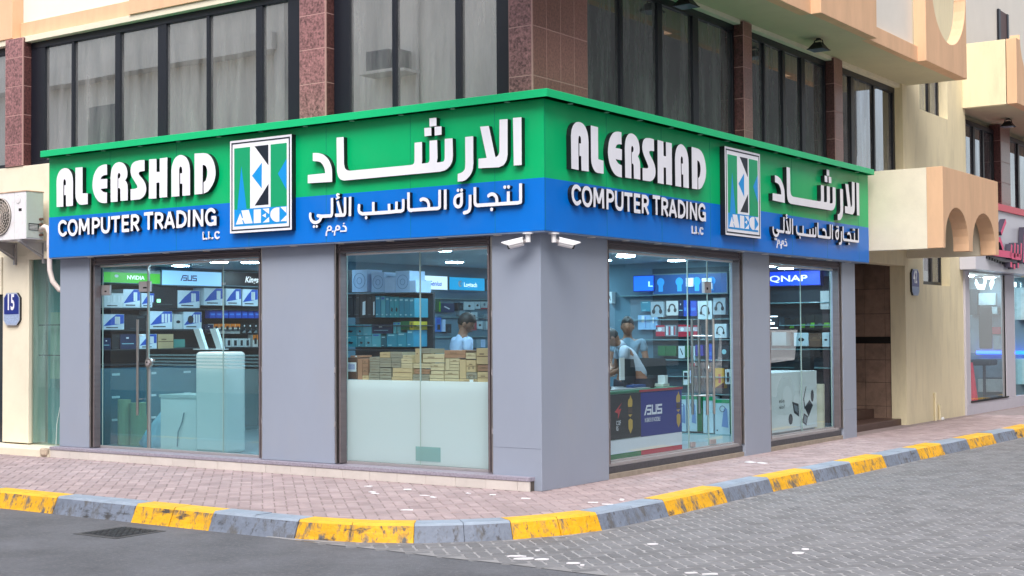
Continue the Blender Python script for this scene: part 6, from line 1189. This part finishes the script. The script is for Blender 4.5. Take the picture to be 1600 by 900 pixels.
["hanging_pack","pack","dark green pack left on the green shelf row","green","Y",5.15,-1.593,-1.48,1.261,1.395,0.1,""],
["hanging_pack","pack","green pack with a black base on the green shelf row","green","Y",5.15,-1.475,-1.316,1.261,1.395,0.1,""],
["hanging_pack","pack","green pack right of the white cable card","green","Y",5.15,-1.183,-1.111,1.244,1.399,0.1,""],
["hanging_pack","pack","white pack with a red foot beside the purple pack","redfoot","Y",5.15,-1.099,-1.035,1.127,1.391,0.1,""],
["hanging_pack","pack","purple pack left of the door handles","purple","Y",5.15,-1.026,-0.916,1.263,1.407,0.1,""],
["hanging_pack","pack","slim light blue pack between the two handles","blue","Y",5.15,-0.825,-0.783,1.182,1.422,0.1,""],
["hanging_pack","pack","black camera pack with a round window, right of the handles","slate","Y",5.15,-0.7,-0.531,1.25,1.399,0.1,""],
["hanging_pack","pack","black pack with small white lettering, right of the handles","black","Y",5.15,-0.627,-0.533,1.109,1.243,0.1,""],
["hanging_pack","pack","slim black pack with a white tag near the door frame","blackwhite","Y",5.15,-0.511,-0.466,1.139,1.392,0.1,""],
["hanging_pack","pack","green and white pack with a black print, lower green row","greenwhite","Y",5.15,-1.221,-1.132,0.865,1.069,0.1,""],
["hanging_pack","pack","thin white pack edge in the lower green row","white","Y",5.15,-1.114,-1.096,0.9,1.066,0.1,""],
["hanging_pack","pack","black and silver clip pack left of the handles","slate","Y",5.15,-1.072,-0.979,0.879,1.09,0.1,""],
["hanging_pack","pack","yellow pack with a dark red centre, right of the handles","yellowred","Y",5.15,-0.745,-0.613,0.839,1.101,0.1,""],
["hanging_pack","pack","white and grey blister pack right of the yellow pack","whitepack","Y",5.15,-0.596,-0.519,0.894,1.087,0.1,""],
["hanging_pack","pack","dark amber pack beside the door frame","amber","Y",5.15,-0.51,-0.408,0.903,1.088,0.1,""],
["hub_box","box","white and green tall hub box, behind the pane edge","hub","Y",5.0,-1.21,-1.096,0.267,0.736,0.2,""],
["hub_box","box","white and green tall hub box left of the handles","hub","Y",5.0,-1.075,-0.936,0.272,0.739,0.2,""],
["hub_box","box","green narrow side of a hub box","green","Y",5.0,-0.932,-0.857,0.276,0.741,0.2,""],
["hub_box","box","white narrow hub box behind the pane joint","hub","Y",5.0,-0.845,-0.791,0.256,0.728,0.2,""],
["hub_box","box","white narrow hub box right of the pane joint","hub","Y",5.0,-0.774,-0.7,0.259,0.73,0.2,""],
["hub_box","box","large white and green hub box near the right door frame","hub","Y",5.0,-0.672,-0.464,0.232,0.7,0.2,""],
["hub_box","box","dark green box side next to the large hub box","green","Y",5.0,-0.459,-0.366,0.26,0.751,0.2,""],
["lightbox_sign","sign","bright blue lightbox sign with white block lettering in the last window","qnap","Y",8.35,-1.511,-0.597,2.277,2.484,0.12,""],
["product_box","box","tall white router box at the top right of the last window","whitegrey","Y",8.3,-0.573,-0.432,1.902,2.176,0.25,""],
["product_box","box","black graphics card box with green print, left of the pair","gpu","Y",8.3,-0.815,-0.672,1.606,1.823,0.25,""],
["product_box","box","black graphics card box with green corner, right of the pair","gpu","Y",8.3,-0.664,-0.421,1.605,1.82,0.25,""],
["product_box","box","black box with a small green print left of the graphics boxes","gpu","Y",8.3,-0.992,-0.823,1.607,1.78,0.25,""],
["product_box","box","dark box at the left end of the graphics shelf","slate","Y",8.3,-1.357,-1.153,1.61,1.784,0.25,""],
["product_box","box","dark box with green edge beside it on the graphics shelf","gpu","Y",8.3,-1.145,-1.0,1.608,1.751,0.25,""],
["product_box","box","white box at the left end of the lower shelf in the last window","whitegrey","Y",8.3,-1.36,-1.132,1.36,1.564,0.25,""],
["product_box","box","white box with dark camera print in the last window","mousepk","Y",8.3,-1.003,-0.771,1.353,1.555,0.25,""],
["product_box","box","plain brown box in the last window","darkkraft","Y",8.3,-0.763,-0.558,1.345,1.546,0.25,""],
["product_box","box","white box with a dark camera print at the right of the last window","mousepk","Y",8.3,-0.55,-0.44,1.346,1.556,0.25,""]]''')
CC={'kit':(210,224,232),'kitwhite':(214,226,230),'kitsmall':(205,220,232),'kit2':(205,222,232),'mouse':(205,215,218),'black':(14,20,28),'navy':(16,34,72),'kraft':(196,170,128),'kraft2':(206,188,150),'redkraft':(166,124,96),'darkkraft':(96,72,58),'greykraft':(150,144,126),'teal':(70,140,130),'blue':(14,70,180),'ink':(222,222,216),'blackcorner':(16,24,28),'whitepack':(205,214,214),
'turq':(20,132,158),'turq2':(80,168,182),'turqp':(28,146,160),'turqp2':(90,172,186),'turqd':(10,90,106),'turqw':(24,136,170),'blackwhite':(16,22,28),'green':(10,96,52),'yellow':(190,176,40),'slate':(28,44,54),'speaker':(165,198,232),'white':(172,200,232),'whitegrey':(180,186,186),'grey':(130,158,172),'webcam':(170,192,204),'greenpack':(24,78,56),'navyw':(14,52,92),'mousepk':(186,208,216),'redfoot':(178,200,206),'bluepk':(20,110,196),'redpk':(170,70,80),'pen':(205,220,226),'headset':(160,178,188),'headset2':(200,206,206),'headset3':(198,214,220),'paleblue':(140,186,224),'redwhite':(190,180,188),'redwhite2':(140,150,160),'purple':(64,54,150),'greenwhite':(40,110,72),'yellowred':(196,150,44),'amber':(84,62,30),'hub':(175,204,216),'gpu':(16,22,22)}  # the darkest turquoise has shelf shade put into its colour
SG={'nvidia':((56,150,40),'NVIDIA',(235,245,240)),'asus':((130,180,220),'',(20,30,120)),'kingston':((14,18,26),'Kingston',(225,225,228)),'genius':((205,228,242),'Genius',(20,70,160)),'logitech':((10,140,190),'Logitech',(235,248,250)),'plain':((190,215,240),'',(0,0,0)),'blueL':((10,100,235),'L',(180,225,255)),'bulbs':((10,70,130),'',(0,0,0)),'qnap':((16,70,225),'QNAP',(240,244,255))}
for name,cat,label,style,ax,pl,a,b,z0,z1,dep,grp in IT:
    if ax=='X': P=lambda u,v,d,pl=pl:(pl+d,u,v); loc=(pl-dep/2,(a+b)/2,z0)
    else: P=lambda u,v,d,pl=pl:(u,pl-d,v); loc=((a+b)/2,pl+dep/2,z0)
    t=thing(name,label,cat,loc,grp)
    W=b-a; H=z1-z0
    def prism(nm,L,mt,d0,d1,par=None): m=MB(); m.loops([L] if not isinstance(L[0][0],(tuple,list)) else L,P,d0,d1,mt); return m.build(nm,par or t)
    def rr(x0,x1,y0,y1): return [(a+W*x0,z0+H*y0),(a+W*x1,z0+H*y0),(a+W*x1,z0+H*y1),(a+W*x0,z0+H*y1)]
    def ring(cx,cy,r,n=18,sy=1): return [(a+W*cx+r*math.cos(6.2832*i/n),z0+H*cy+r*sy*math.sin(6.2832*i/n)) for i in range(n)]
    if name=='lightbox_sign':
        c,tx,tc=SG[style]; m=M('lb_'+style,rgb=c,rough=.4,emit=lin(c),es=.55 if style not in('kingston','bulbs') else .15)
        prism('light_panel',rr(0,1,0,1),m,-dep,0); prism('sign_rim',[rr(-.01,1.01,-.06,1.06),rr(0,1,0,1)],M('rim_'+('b' if style in('qnap','blueL') else 'g'),rgb=(20,50,150) if style in('qnap','blueL') else (90,120,130)),-dep,.004)
        if tx:
            sz=H*{'nvidia':.42,'kingston':.62,'genius':.5,'logitech':.5,'blueL':.5,'qnap':.62}[style]; off={'nvidia':.40,'kingston':.42,'genius':.42,'logitech':.40,'blueL':.72,'qnap':.10}[style]
            sxx={'nvidia':1.25,'kingston':1.0,'genius':1.15,'logitech':1.05,'blueL':1.6,'qnap':1.75}[style]
            text_mesh(tx,sz,M('lt_'+style,rgb=tc,rough=.4,emit=lin(tc),es=.5),lambda u,v,d:P(a+W*off+u,z0+H*.28+v,.004+d),off=sz*.02,sx=sxx,shear=.25 if style in('genius','kingston') else 0).build('lettering',t)
        if style=='asus': asus(lambda u,v,d:P(u,v,d),a+W*.30,z0+H*.30,H*.42,M('lt_asus',rgb=tc,rough=.4),t,.004)
        if style=='logitech': prism('emblem',[ring(.30,.5,H*.26),ring(.33,.5,H*.14)],letter_w,.0,.004)
        if style=='genius': prism('emblem',[ring(.33,.5,H*.17),ring(.33,.5,H*.11)],M('lt_genius',rgb=(20,70,160)),.0,.004)
        if style=='nvidia': prism('white_header',rr(.0,1,.78,1),M('nv_head',rgb=(150,175,170)),.0,.003); prism('emblem',ring(.22,.5,H*.2,12,.6),letter_w,.0,.004)  # pale top strip is a reflection painted onto the green lightbox
        if style=='bulbs':
            for cx in (.10,.36,.60,.80):
                prism('lamp_silhouette',ring(cx,.62,H*.22,16),M('bulb_blue',rgb=(40,140,215),emit=lin((40,140,215)),es=.25),.0,.003); prism('silhouette_neck',rr(cx-.03,cx+.03,.12,.45),MC['bulb_blue'],.0,.0025)
            prism('white_tag',rr(.46,.56,.35,.8),letter_w,.0,.02); prism('white_card',rr(.69,.82,.2,.5),letter_w,.02,.03); prism('white_card',rr(.68,.81,.52,.76),letter_w,.02,.03)
        continue
    c=CC[style]; j=lambda v:max(0,min(255,int(v)))
    mt=M('st_'+style,rgb=c,rough=.5,var=.05,vs=10,island=.08)
    prism(name+'_body' if False else 'carton_body' if 'kraft' in style else 'pack_body',rr(0,1,0,1),mt,-dep,0)
    tc_=M('tape_line',rgb=(120,92,62),rough=.5); K=M('print_dark',rgb=(18,26,36),rough=.5); Bm=M('print_blue',rgb=(14,78,180),rough=.5); Wm=M('print_white',rgb=(222,230,234),rough=.5); Gm=M('print_green',rgb=(90,170,30),rough=.5); Om=M('print_orange',rgb=(225,120,24),rough=.5); Rm=M('print_red',rgb=(176,30,56),rough=.5); Lb=M('print_pale',rgb=(150,205,215),rough=.5)
    D=.003
    if style in('kraft','kraft2','redkraft','greykraft','darkkraft'):
        r1=random.random()
        if H<W*1.3: prism('tape_strip',rr(0.02,.98,.46,.52),tc_,0,.0015)
        if r1<.6: prism('printed_mark',rr(.2+.2*r1,.5+.3*r1,.6,.68),M('mark_brown',rgb=(120,96,70)),0,.002)
        if 'sticker' in label or 'white label' in label: prism('sticker',rr(.3,.95,.35,.78) if 'barcode' in label else rr(.72,.96,.2,.9),Wm,0,.004)
        if 'barcode' in label:
            for q in range(7): prism('bar',rr(.36+.075*q,.39+.075*q,.45,.70),Bm,.004,.0055)
        if 'fragile' in label: prism('round_mark',[ring(.3,.3,W*.10),ring(.3,.3,W*.07)],K,0,.002); prism('round_mark',[ring(.75,.35,W*.09),ring(.75,.35,W*.06)],K,0,.002)
    elif style in('kit','kit2','kitsmall','kitwhite'):
        if style!='kitwhite': prism('blue_print',[(a+W*.02,z0+H*.22),(a+W*.3,z0+H*.62),(a+W*.62,z0+H*.98),(a+W*.98,z0+H*.98),(a+W*.98,z0+H*.40),(a+W*.5,z0+H*.30)],Bm,0,D)
        for q in (random.choice([(.55,.62,.69),(.60,.71),(.52,.66,.80),(.64,.74)]) if style!='kitwhite' else (.15,.45,.72,.88)): prism('printed_tower',rr(q,q+(.10 if style!='kitwhite' else .13),.36,.84),Wm,D,D+.003)
        prism('caption_line',rr(.15,.7,.10,.16),K,0,D)
        if 'webcam' in label: prism('dark_print',ring(.38,.55,H*.22),K,D,D+.003)
    elif style=='ink': prism('orange_band',rr(0,1,.62,1),Om,0,D); prism('dark_print',rr(.3,.72,.30,.75),K,D,D+.002)
    elif style=='whitepack': prism('dark_print',rr(.35,.75,.15,.8),K,0,D)
    elif style=='blackcorner': prism('white_corner',[(a+W*.1,z0+H*.08),(a+W*.8,z0+H*.08),(a+W*.8,z0+H*.5)],Wm,0,D); prism('pale_dot',ring(.6,.8,W*.12,8),Wm,0,D)
    elif style=='mouse' or style=='mousepk': prism('mouse_print',ring(.5,.48,min(W,H)*.24,14,.6),K,0,D)
    elif style=='turqp' or style=='turqp2': prism('adapter_print',[(a+W*.3,z0+H*.32),(a+W*.6,z0+H*.26),(a+W*.72,z0+H*.42),(a+W*.42,z0+H*.5)],K,0,D); prism('pale_caption',rr(.1,.5,.80,.88),Lb,0,D); prism('pale_caption',rr(.1,.3,.1,.18),Lb,0,D)
    elif style in('turq','turq2','turqw','turqd'): prism('pale_caption',rr(.15,.75,.84,.93),Lb if style!='turq2' else Bm,0,D); prism('caption_line',rr(.15,.5,.1,.16),Lb,0,D)
    elif style=='blackwhite': prism('white_print',[(a+W*.4,z0+H*.1),(a+W*.82,z0+H*.12),(a+W*.85,z0+H*.72),(a+W*.45,z0+H*.68)],Wm,0,D)
    elif style=='black' and W>.05:
        if 'green square' in label: prism('green_square',rr(.18,.32,.2,.32),M('green_lit',rgb=(120,255,160),emit=(.3,1,.5),es=1),0,D)
        prism('dim_caption',rr(.2,.8,.12,.15),M('dim_print',rgb=(70,84,90)),0,D); prism('dim_caption',rr(.55,.9,.84,.88),MC['dim_print'],0,D)
    elif style=='navy': prism('pale_tag',rr(.35,.5,.7,.8),Wm,0,D); prism('pale_line',rr(.1,.8,.35,.4),Lb,0,D)
    elif style=='speaker': prism('driver_ring',[ring(.5,.5,W*.40,28),ring(.5,.5,W*.37,28)],M('ring_grey',rgb=(110,145,185)),0,D); prism('driver_ring',[ring(.5,.5,W*.18,20),ring(.5,.5,W*.15,20)],MC['ring_grey'],0,D)
    elif style=='blue': prism('pale_caption',rr(.15,.85,.35,.55),M('mid_blue',rgb=(60,130,220)),0,D)
    elif style in('headset','headset2','headset3','redwhite'):
        thin=.11 if style!='headset3' else .07; rr_=min(W,H)*.30
        n=20; cx=a+W*.5; cz=z0+H*.50
        th0=-.35; arc=[(cx+rr_*math.cos(th0+(math.pi-2*th0)*i/n),cz+rr_*1.15*math.sin(th0+(math.pi-2*th0)*i/n)) for i in range(n+1)]; inn=[(cx+(rr_-min(W,H)*thin)*math.cos(th0+(math.pi-2*th0)*i/n),cz+(rr_-min(W,H)*thin)*1.15*math.sin(th0+(math.pi-2*th0)*i/n)) for i in range(n+1)]
        if style=='redwhite': prism('red_card',rr(0,1,0,.42),Rm,0,D); prism('red_card',rr(.0,1,.85,1),Rm,0,D); prism('earphone_print',ring(.45,.62,min(W,H)*.2),Wm,0,D+.001)
        else:
            prism('headband_print',arc+inn[::-1],K,0,D)
            for s in (-1,1): prism('earcup_print',ring(.5+s*rr_/W*.9,.36,min(W,H)*(.13 if style!='headset3' else .09),12,1.25),K,D,D+.0015)
            if style=='headset3': prism('microphone_print',[(cx-rr_*.9,cz-rr_*.6),(cx-rr_*.8,cz-rr_*.75),(cx+rr_*.1,cz-rr_*1.15),(cx+rr_*.1,cz-rr_*1.0)],K,D+.0018,D+.003)
    elif style=='redwhite2':
        for q in range(4): prism('red_stripe',rr(.05+.25*q,.17+.25*q,.1,.9),Rm if q%2 else Wm,0,D)
    elif style=='redfoot': prism('red_foot',rr(0,1,0,.15),Rm,0,D); prism('grey_print',ring(.5,.6,min(W,H)*.2,12),M('print_grey2',rgb=(90,110,130)),0,D)
    elif style=='webcam': prism('dark_oval',ring(.5,.35,W*.3,12),K,0,D); prism('dark_oval',ring(.5,.72,W*.22,12,.6),K,0,D)
    elif style=='greenpack': prism('green_stripe',rr(.7,1,0,.8),Gm,0,D)
    elif style=='navyw': prism('white_stripe',[(a+W*.2,z0+H*.6),(a+W*.6,z0+H*.3),(a+W*.66,z0+H*.4),(a+W*.28,z0+H*.68)],Wm,0,D)
    elif style=='bluepk': prism('dark_square',rr(.45,.8,.55,.88),Bm,0,D); prism('dark_square',rr(.5,.85,.12,.48),K,0,D); prism('pale_pin',rr(.15,.22,.5,.9),Lb,0,D)
    elif style=='pen': prism('pen_print',[(a+W*.25,z0+H*.8),(a+W*.35,z0+H*.82),(a+W*.75,z0+H*.3),(a+W*.65,z0+H*.26)],K,0,D)
    elif style=='slate': prism('pale_window',ring(.55,.45,min(W,H)*.22,14),Lb if 'window' in label else M('slate_mid',rgb=(50,72,84)),0,D)
    elif style=='greenwhite': prism('white_panel',rr(.12,.88,.05,.95),Wm,0,D); prism('dark_print',rr(.25,.8,.4,.85),K,D,D+.002)
    elif style=='yellowred': prism('red_centre',rr(.4,.65,.25,.7),Rm,0,D); prism('dark_foot',[(a,z0),(a+W,z0),(a+W,z0+H*.3)],M('wine',rgb=(70,20,34)),0,D)
    elif style=='hub':
        prism('green_top',rr(0,1,.90,1),M('hub_green',rgb=(20,140,90)),0,D)
        if W>.1: prism('hub_print',[(a+W*.45,z0+H*.25),(a+W*.9,z0+H*.22),(a+W*.85,z0+H*.72),(a+W*.72,z0+H*.78),(a+W*.6,z0+H*.72)],M('hub_blue',rgb=(96,134,184)),0,D); prism('cable_ring',[ring(.52,.74,W*.2,16),ring(.52,.74,W*.17,16)],K,0,D+.001); prism('dark_square',rr(.1,.18,.12,.16),K,0,D)
    elif style=='gpu': prism('green_print',[(a+W*.5,z0+H*.12),(a+W,z0+H*.12),(a+W,z0+H*.45),(a+W*.62,z0+H*.45)],Gm,0,D); prism('pale_caption',rr(.2,.45,.3,.42),M('dim_print',rgb=(70,84,90)),0,D)
    elif style=='yellow': prism('dark_print',rr(.3,.75,.2,.85),M('olive',rgb=(120,116,30)),0,D)
    elif style=='paleblue': prism('tall_print',rr(.3,.5,.5,.95),Wm,0,D); prism('blue_line',rr(.6,.63,.1,.9),Bm,0,D)
# ================================================================ PEOPLE
skin=M('skin',rgb=(140,98,76),rough=.55,var=.04,vs=14); hairm=M('hair_black',rgb=(16,15,16),rough=.6,var=.3,vs=60); trou=M('trousers_dark',rgb=(34,38,50),rough=.85,var=.1,vs=20); shoe=M('shoe_black',rgb=(20,18,18),rough=.4)
def skinned(name,chains,mat,parent,root=0,sub=2):
    """chains: list of lists of (xyz, r) sharing joints by position -> one continuous skinned surface"""
    me=bpy.data.meshes.new(name); bm=bmesh.new(); sk=bm.verts.layers.skin.verify(); idx={}
    def gv(p,r):
        k=tuple(round(c,4) for c in p)
        if k not in idx:
            v=bm.verts.new(p); rr=(r,r) if not isinstance(r,tuple) else r; v[sk].radius=rr; idx[k]=v
        return idx[k]
    for ch in chains:
        vs=[gv(p,r) for p,r in ch]
        for x,y in zip(vs,vs[1:]):
            if not bm.edges.get((x,y)): bm.edges.new((x,y))
    bm.verts.ensure_lookup_table(); bm.verts[0][sk].use_root=True
    bm.to_mesh(me); bm.free(); me.materials.append(mat)
    o=bpy.data.objects.new(name,me); COL.objects.link(o); o.parent=parent
    m=o.modifiers.new('skin','SKIN'); m.use_smooth_shade=True; m.branch_smoothing=.6
    s=o.modifiers.new('sub','SUBSURF'); s.levels=sub; s.render_levels=sub
    return o
def ellip(name,c,r,mat,parent,rot=0,cut=None,n=16):
    mb=MB(); k=mb.mi(mat); rows=10
    for i in range(rows+1):
        ph=math.pi*i/rows
        for q in range(n):
            t=2*math.pi*q/n; v=Vector((r[0]*math.sin(ph)*math.cos(t),r[1]*math.sin(ph)*math.sin(t),r[2]*math.cos(ph)))
            if cut: v=cut(v)
            mb.v.append(tuple(v))
    for i in range(rows):
        for q in range(n): mb.f.append((i*n+q,i*n+(q+1)%n,(i+1)*n+(q+1)%n,(i+1)*n+q)); mb.m.append(k)
    o=mb.build(name,None,smooth=True); o.parent=parent; o.location=c; return o
def person(label,loc,face,shirt,lean=0.0,headturn=0.0,headdown=0.0,arms=None,scale=1.0,short=True):
    """stands facing local -Y; lean bends the trunk forward (towards -Y)"""
    t=thing('person',label,'person',loc); t.rotation_euler.z=face; t.scale=(scale,)*3
    ln=lambda y,z,base=.95: (y*math.cos(lean)-(z-base)*math.sin(lean), base+(z-base)*math.cos(lean)+y*math.sin(lean)) if z>base else (y,z)
    def T(x,y,z): yy,zz=ln(y,z); return (x,yy,zz)
    pel=T(0,0,.95); neck=T(0,.0,1.44); 
    sh=[T(s*.185,0,1.40) for s in (-1,1)]
    arms=arms or [((-.24,-.02,1.12),(-.20,-.26,1.02)),((.24,-.02,1.12),(.20,-.26,1.02))]
    hd=T(0,-.035,1.575)
    body=[[(pel,.11),(T(0,0,1.10),.10),(T(0,0,1.28),.11),(neck,.062),(T(0,-.01,1.50),.054),(T(0,-.02,1.55),.06)]]
    for s,(sp,(el,ha)) in enumerate(zip(sh,arms)):
        e=Vector(el); h=Vector(ha); d=(h-e).normalized()
        body.append([(T(0,0,1.28),.11),(sp,.052),(tuple(e),.042),(tuple(h),.028),(tuple(h+d*.05),(.035,.018))])
        palm=h+d*.07; side=Vector((1,0,0)) if abs(d.x)<.9 else Vector((0,1,0)); side=(side-d*side.dot(d)).normalized(); dn=d.cross(side)
        for q,(o_,L) in enumerate(((-.030,.07),(-.010,.08),(.010,.075),(.030,.06))):
            a=palm+side*o_; b_=a+d*L*.55-Vector((0,0,.012)); c=b_+d*L*.35-Vector((0,0,.022))
            body.append([(tuple(h+d*.05),(.035,.018)),(tuple(a),.0105),(tuple(b_),.0095),(tuple(c),.008)])
        a=h+d*.03+side*(.035 if s==0 else -.035); body.append([(tuple(h+d*.05),(.035,.018)),(tuple(a+d*.02),.012),(tuple(a+d*.055-Vector((0,0,.01))),.010)])
    for s in (-1,1):
        body.append([(pel,.12),((s*.10,0,.86),.095),((s*.11,-.01,.50),.062),((s*.11,.02,.12),.042),((s*.11,.0,.05),.042),((s*.12,-.14,.035),.032)])
    b=skinned('body',body,skin,t)
    # clothing
    off=.014
    sl=.55 if short else .97
    shirt_ch=[[(T(0,0,.90),.136),(T(0,0,1.08),.124),(T(0,0,1.28),.132),(T(0,0,1.41),.078),(T(0,-.005,1.475),.062)]]
    for sp,(el,ha) in zip(sh,arms):
        e=Vector(el); s_=Vector(sp); h=Vector(ha)
        ch=[(T(0,0,1.28),.132),(sp,.066),(tuple(s_.lerp(e,.6)),.06)]
        if not short: ch+=[(tuple(e),.06),(tuple(e.lerp(h,.85)),.045)]
        shirt_ch.append(ch)
    skinned('shirt',shirt_ch,shirt,t)
    tr=[[((0,0,.94),.132),((s*.10,0,.84),.112),((s*.11,-.01,.50),.082),((s*.11,.02,.09),.068)] for s in (-1,1)]
    skinned('trousers',tr,trou,t)
    for s in (-1,1): skinned('shoe',[[((s*.11,.03,.045),.045),((s*.115,-.08,.04),.042),((s*.12,-.17,.032),.034)]],shoe,t,sub=1)
    # head
    hr=bpy.data.objects.new('head_pivot',None)
    bpy.data.objects.remove(hr)
    def hcut(v):
        z=v.z
        f=1.0-(.28*max(0,-z/.125)**1.6)        # narrower jaw
        y=v.y; 
        if z<0 and y<0: y*=.94
        return Vector((v.x*f,y*(1-.12*max(0,-z/.125)),z))
    head=ellip('head',hd,(.078,.098,.122),skin,t,cut=hcut); head.rotation_euler=(headdown+lean*.5,0,headturn)
    mb=MB(); mb.v=[(0,-.092,.012),(-.014,-.094,-.03),(.014,-.094,-.03),(0,-.118,-.026)]; mb.f=[(0,1,3),(0,3,2),(1,2,3)]; mb.m=[mb.mi(skin)]*3; n_=mb.build('nose',None); n_.parent=head
    for s in (-1,1):
        e=ellip('eye',(s*.03,-.086,.008),(.012,.008,.007),M('eye_dark',rgb=(40,30,28),rough=.3),head,n=8)
        e=ellip('ear',(s*.078,.004,-.004),(.012,.022,.033),skin,head,n=8)
    mb=MB(); mb.box(-.024,.024,-.090,-.083,-.062,-.055,M('lips',rgb=(120,70,62),rough=.5)); mo=mb.build('mouth',None); mo.parent=head
    def cutcap(v):
        if v.y<-.03 and v.z<.018: return Vector((v.x*.9,-.03+ (v.y+.03)*.3,v.z))
        if v.z<-.055: return Vector((v.x*.93,v.y*.93,-.055+(v.z+.055)*.2))
        return v
    ellip('hair',(0,.002,.022),(.085,.113,.120),hairm,head,cut=cutcap)
    return t
sh_w=M('shirt_white',rgb=(176,204,238),rough=.8,var=.06,vs=10); sh_g=M('polo_grey',rgb=(104,132,150),rough=.85,var=.08,vs=12); sh_l=M('shirt_pale',rgb=(168,182,198),rough=.8,var=.06,vs=10)
person('man in a white shirt seen from behind above the carton stack, head turned right',(-2.05,1.28,.145),R(150),sh_w,lean=.12,headturn=R(-38),headdown=.3,scale=.985,short=True)
person('standing man in a grey polo shirt facing the street behind the monitors',(-1.17,3.62,.145),R(28),sh_g,scale=.955,headdown=-.05)
person('man in a pale shirt bending forward beside the standing man',(-.62,3.02,.145),R(-50),sh_l,lean=.62,scale=.95,headdown=.5,arms=[((-.24,-.30,1.06),(-.12,-.48,.98)),((.24,-.30,1.06),(.12,-.48,.98))])
person('man in a white shirt half hidden by the grey pillar behind the left glass',(-4.12,1.1,.145),R(80),sh_w,lean=.35,scale=.97)
# ================================================================ ACROSS THE STREET (seen in the reflections)
opp=thing('opposite_building','long pale building across the main street, mirrored in the upper windows','building',(-10,-20,-.15))
ow=M('opposite_wall',rgb=(206,202,194),rough=.9,var=.1,vs=.7,dirt=.35,dcol=(.34,.31,.26),ds=.6,stretch=(1,1,.3))
mb=MB(); mb.box(-60,9.5,-26,-17,-.16,14,ow); mb.build('wall',opp)
ob=M('opposite_dark',rgb=(70,72,76),rough=.3)
for x,z0,z1,wd_ in ((-26,3.5,6,1.6),(-22.6,3.5,5.2,1.3),(-12.3,7.5,9.6,1.8),(-7,7.6,9.4,1.4),(-2,5,7,1.6),(3,5,7,1.6),(-21,8,9.5,1.5),(-30,7,9,1.8)):
    box('window',(x,x+wd_,-17.0,-16.95,z0,z1),ob,opp)
mb=MB(); mb.box(-60,-21.2,-17,-16.4,9.8,10.3,ow); mb.box(-21.3,-20.9,-17,-16.6,-.1,13,ow); mb.box(-9,9.5,-17,-16.2,3.2,3.5,ow); mb.build('ledge',opp)
a2=thing('window_air_conditioner','box air conditioner on the building across the street, mirrored in an upper window','air conditioner',(-16.9,-16.8,8.6))
mb=MB(); mb.box(-17.3,-16.5,-17,-16.45,8.7,9.25,M('ac_opp',rgb=(92,92,96),rough=.6)); mb.build('casing',a2,.02)
mb=MB(); mb.box(-17.45,-16.2,-17,-16.3,8.6,8.68,ow); mb.tube([(-16.3,-16.95,8.6),(-16.3,-16.95,7)],.03,ow,6); mb.build('shelf',a2)
box('louvre',(-16.95,-16.55,-16.455,-16.44,8.75,9.2),MC['opposite_dark'],a2)
mb=MB(); mb.tube([(-16.25,-16.9,3),(-16.2,-16.9,12.5)],.05,ow,6); tag(mb.build('drain_pipe'),'long drain pipe on the wall across the street, mirrored beside the air conditioner','pipe')
op2=thing('side_street_building','brownish building across the side street, mirrored in the side windows','building',(22,10,-.15))
mb=MB(); mb.box(19,27,-9,60,-.16,24,M('opp2_wall',rgb=(96,92,88),rough=.9,var=.12,vs=.8)); mb.build('wall',op2)  # unseen; made tall and dark to darken what the side panes mirror
for i in range(9): box('window',(18.95,19.02,i*5,i*5+2.6,4,6.2),ob,op2); 
for i in range(9): box('shutter',(18.95,19.02,i*5+.4,i*5+4.2,.2,2.8),M('opp_shutter',rgb=(190,190,186),rough=.6),op2)

# ---------------------------------------------------------------- parked pickup (mirrored in the last window)
pu=thing('parked_car','white four door pickup parked on the side street, mirrored in the last window','car',(4.6,17,-.15))
cw=M('car_white',rgb=(226,228,230),rough=.25,coat=.5); cg=M('car_glass',rgb=(16,20,26),rough=.06); ct=M('tyre',rgb=(22,22,24),rough=.85); cr_=M('rim_grey',rgb=(150,152,156),rough=.35,metal=.6)
fX=lambda u,v,d:(4.6+d,17+u,-.15+v)
mb=MB()
def wheelarch(c,r): return [(c-r*math.cos(math.pi*i/8),.38+r*math.sin(math.pi*i/8)) for i in range(9)]
mb.loops([[(-2.5,.45)]+wheelarch(-1.6,.46)+wheelarch(1.45,.46)+[(2.45,.42),(2.5,.75),(2.42,1.0),(1.2,1.12),(.55,1.72),(-1.0,1.75),(-1.15,1.12),(-2.5,1.08)]],fX,-.9,.9,cw); mb.build('car_body',pu,.05)
for sgn_ in (-1,1):
    for a,b,c,d in ((.32,1.02,.42,1.6),(-.85,.22,-.85,.3)):
        mb=MB(); L=[(b,1.15),(d if a>0 else b,1.15),(d if a<0 else .50,1.62),(c if a<0 else c,1.64)]
        L=[(.30,1.16),(1.05,1.16),(.50,1.62),(.30,1.64)] if a>0 else [(-.92,1.16),(.20,1.16),(.20,1.64),(-.90,1.64)]
        mb.loops([L],lambda u,v,q:fX(u,v,sgn_*q),.90,.905,cg); mb.build('side_window',pu)
    mb=MB(); mb.box(4.6+sgn_*.90,4.6+sgn_*1.08,17.95,18.1,.98,1.14,cw); mb.build('wing_mirror',pu,.02)
    for y in (-1.6,1.45):
        mb=MB(); mb.disc((4.6+sgn_*.72,17+y,.23),(sgn_,0,0),.375,.2,ct,24); o=mb.build('wheel',pu,.02); mb=MB(); mb.disc((4.6+sgn_*.922,17+y,.23),(sgn_,0,0),.22,.01,cr_,16); mb.build('rim',o)
    mb=MB(); mb.box(4.6+sgn_*.62,4.6+sgn_*.86,19.44,19.49,.62,.78,M('headlight',rgb=(220,225,230),rough=.1)); mb.build('headlight',pu)
mb=MB(); mb.face([fX(1.16,1.16,-.78),fX(1.16,1.16,.78),fX(.60,1.66,.68),fX(.60,1.66,-.68)],cg); mb.build('windscreen',pu)
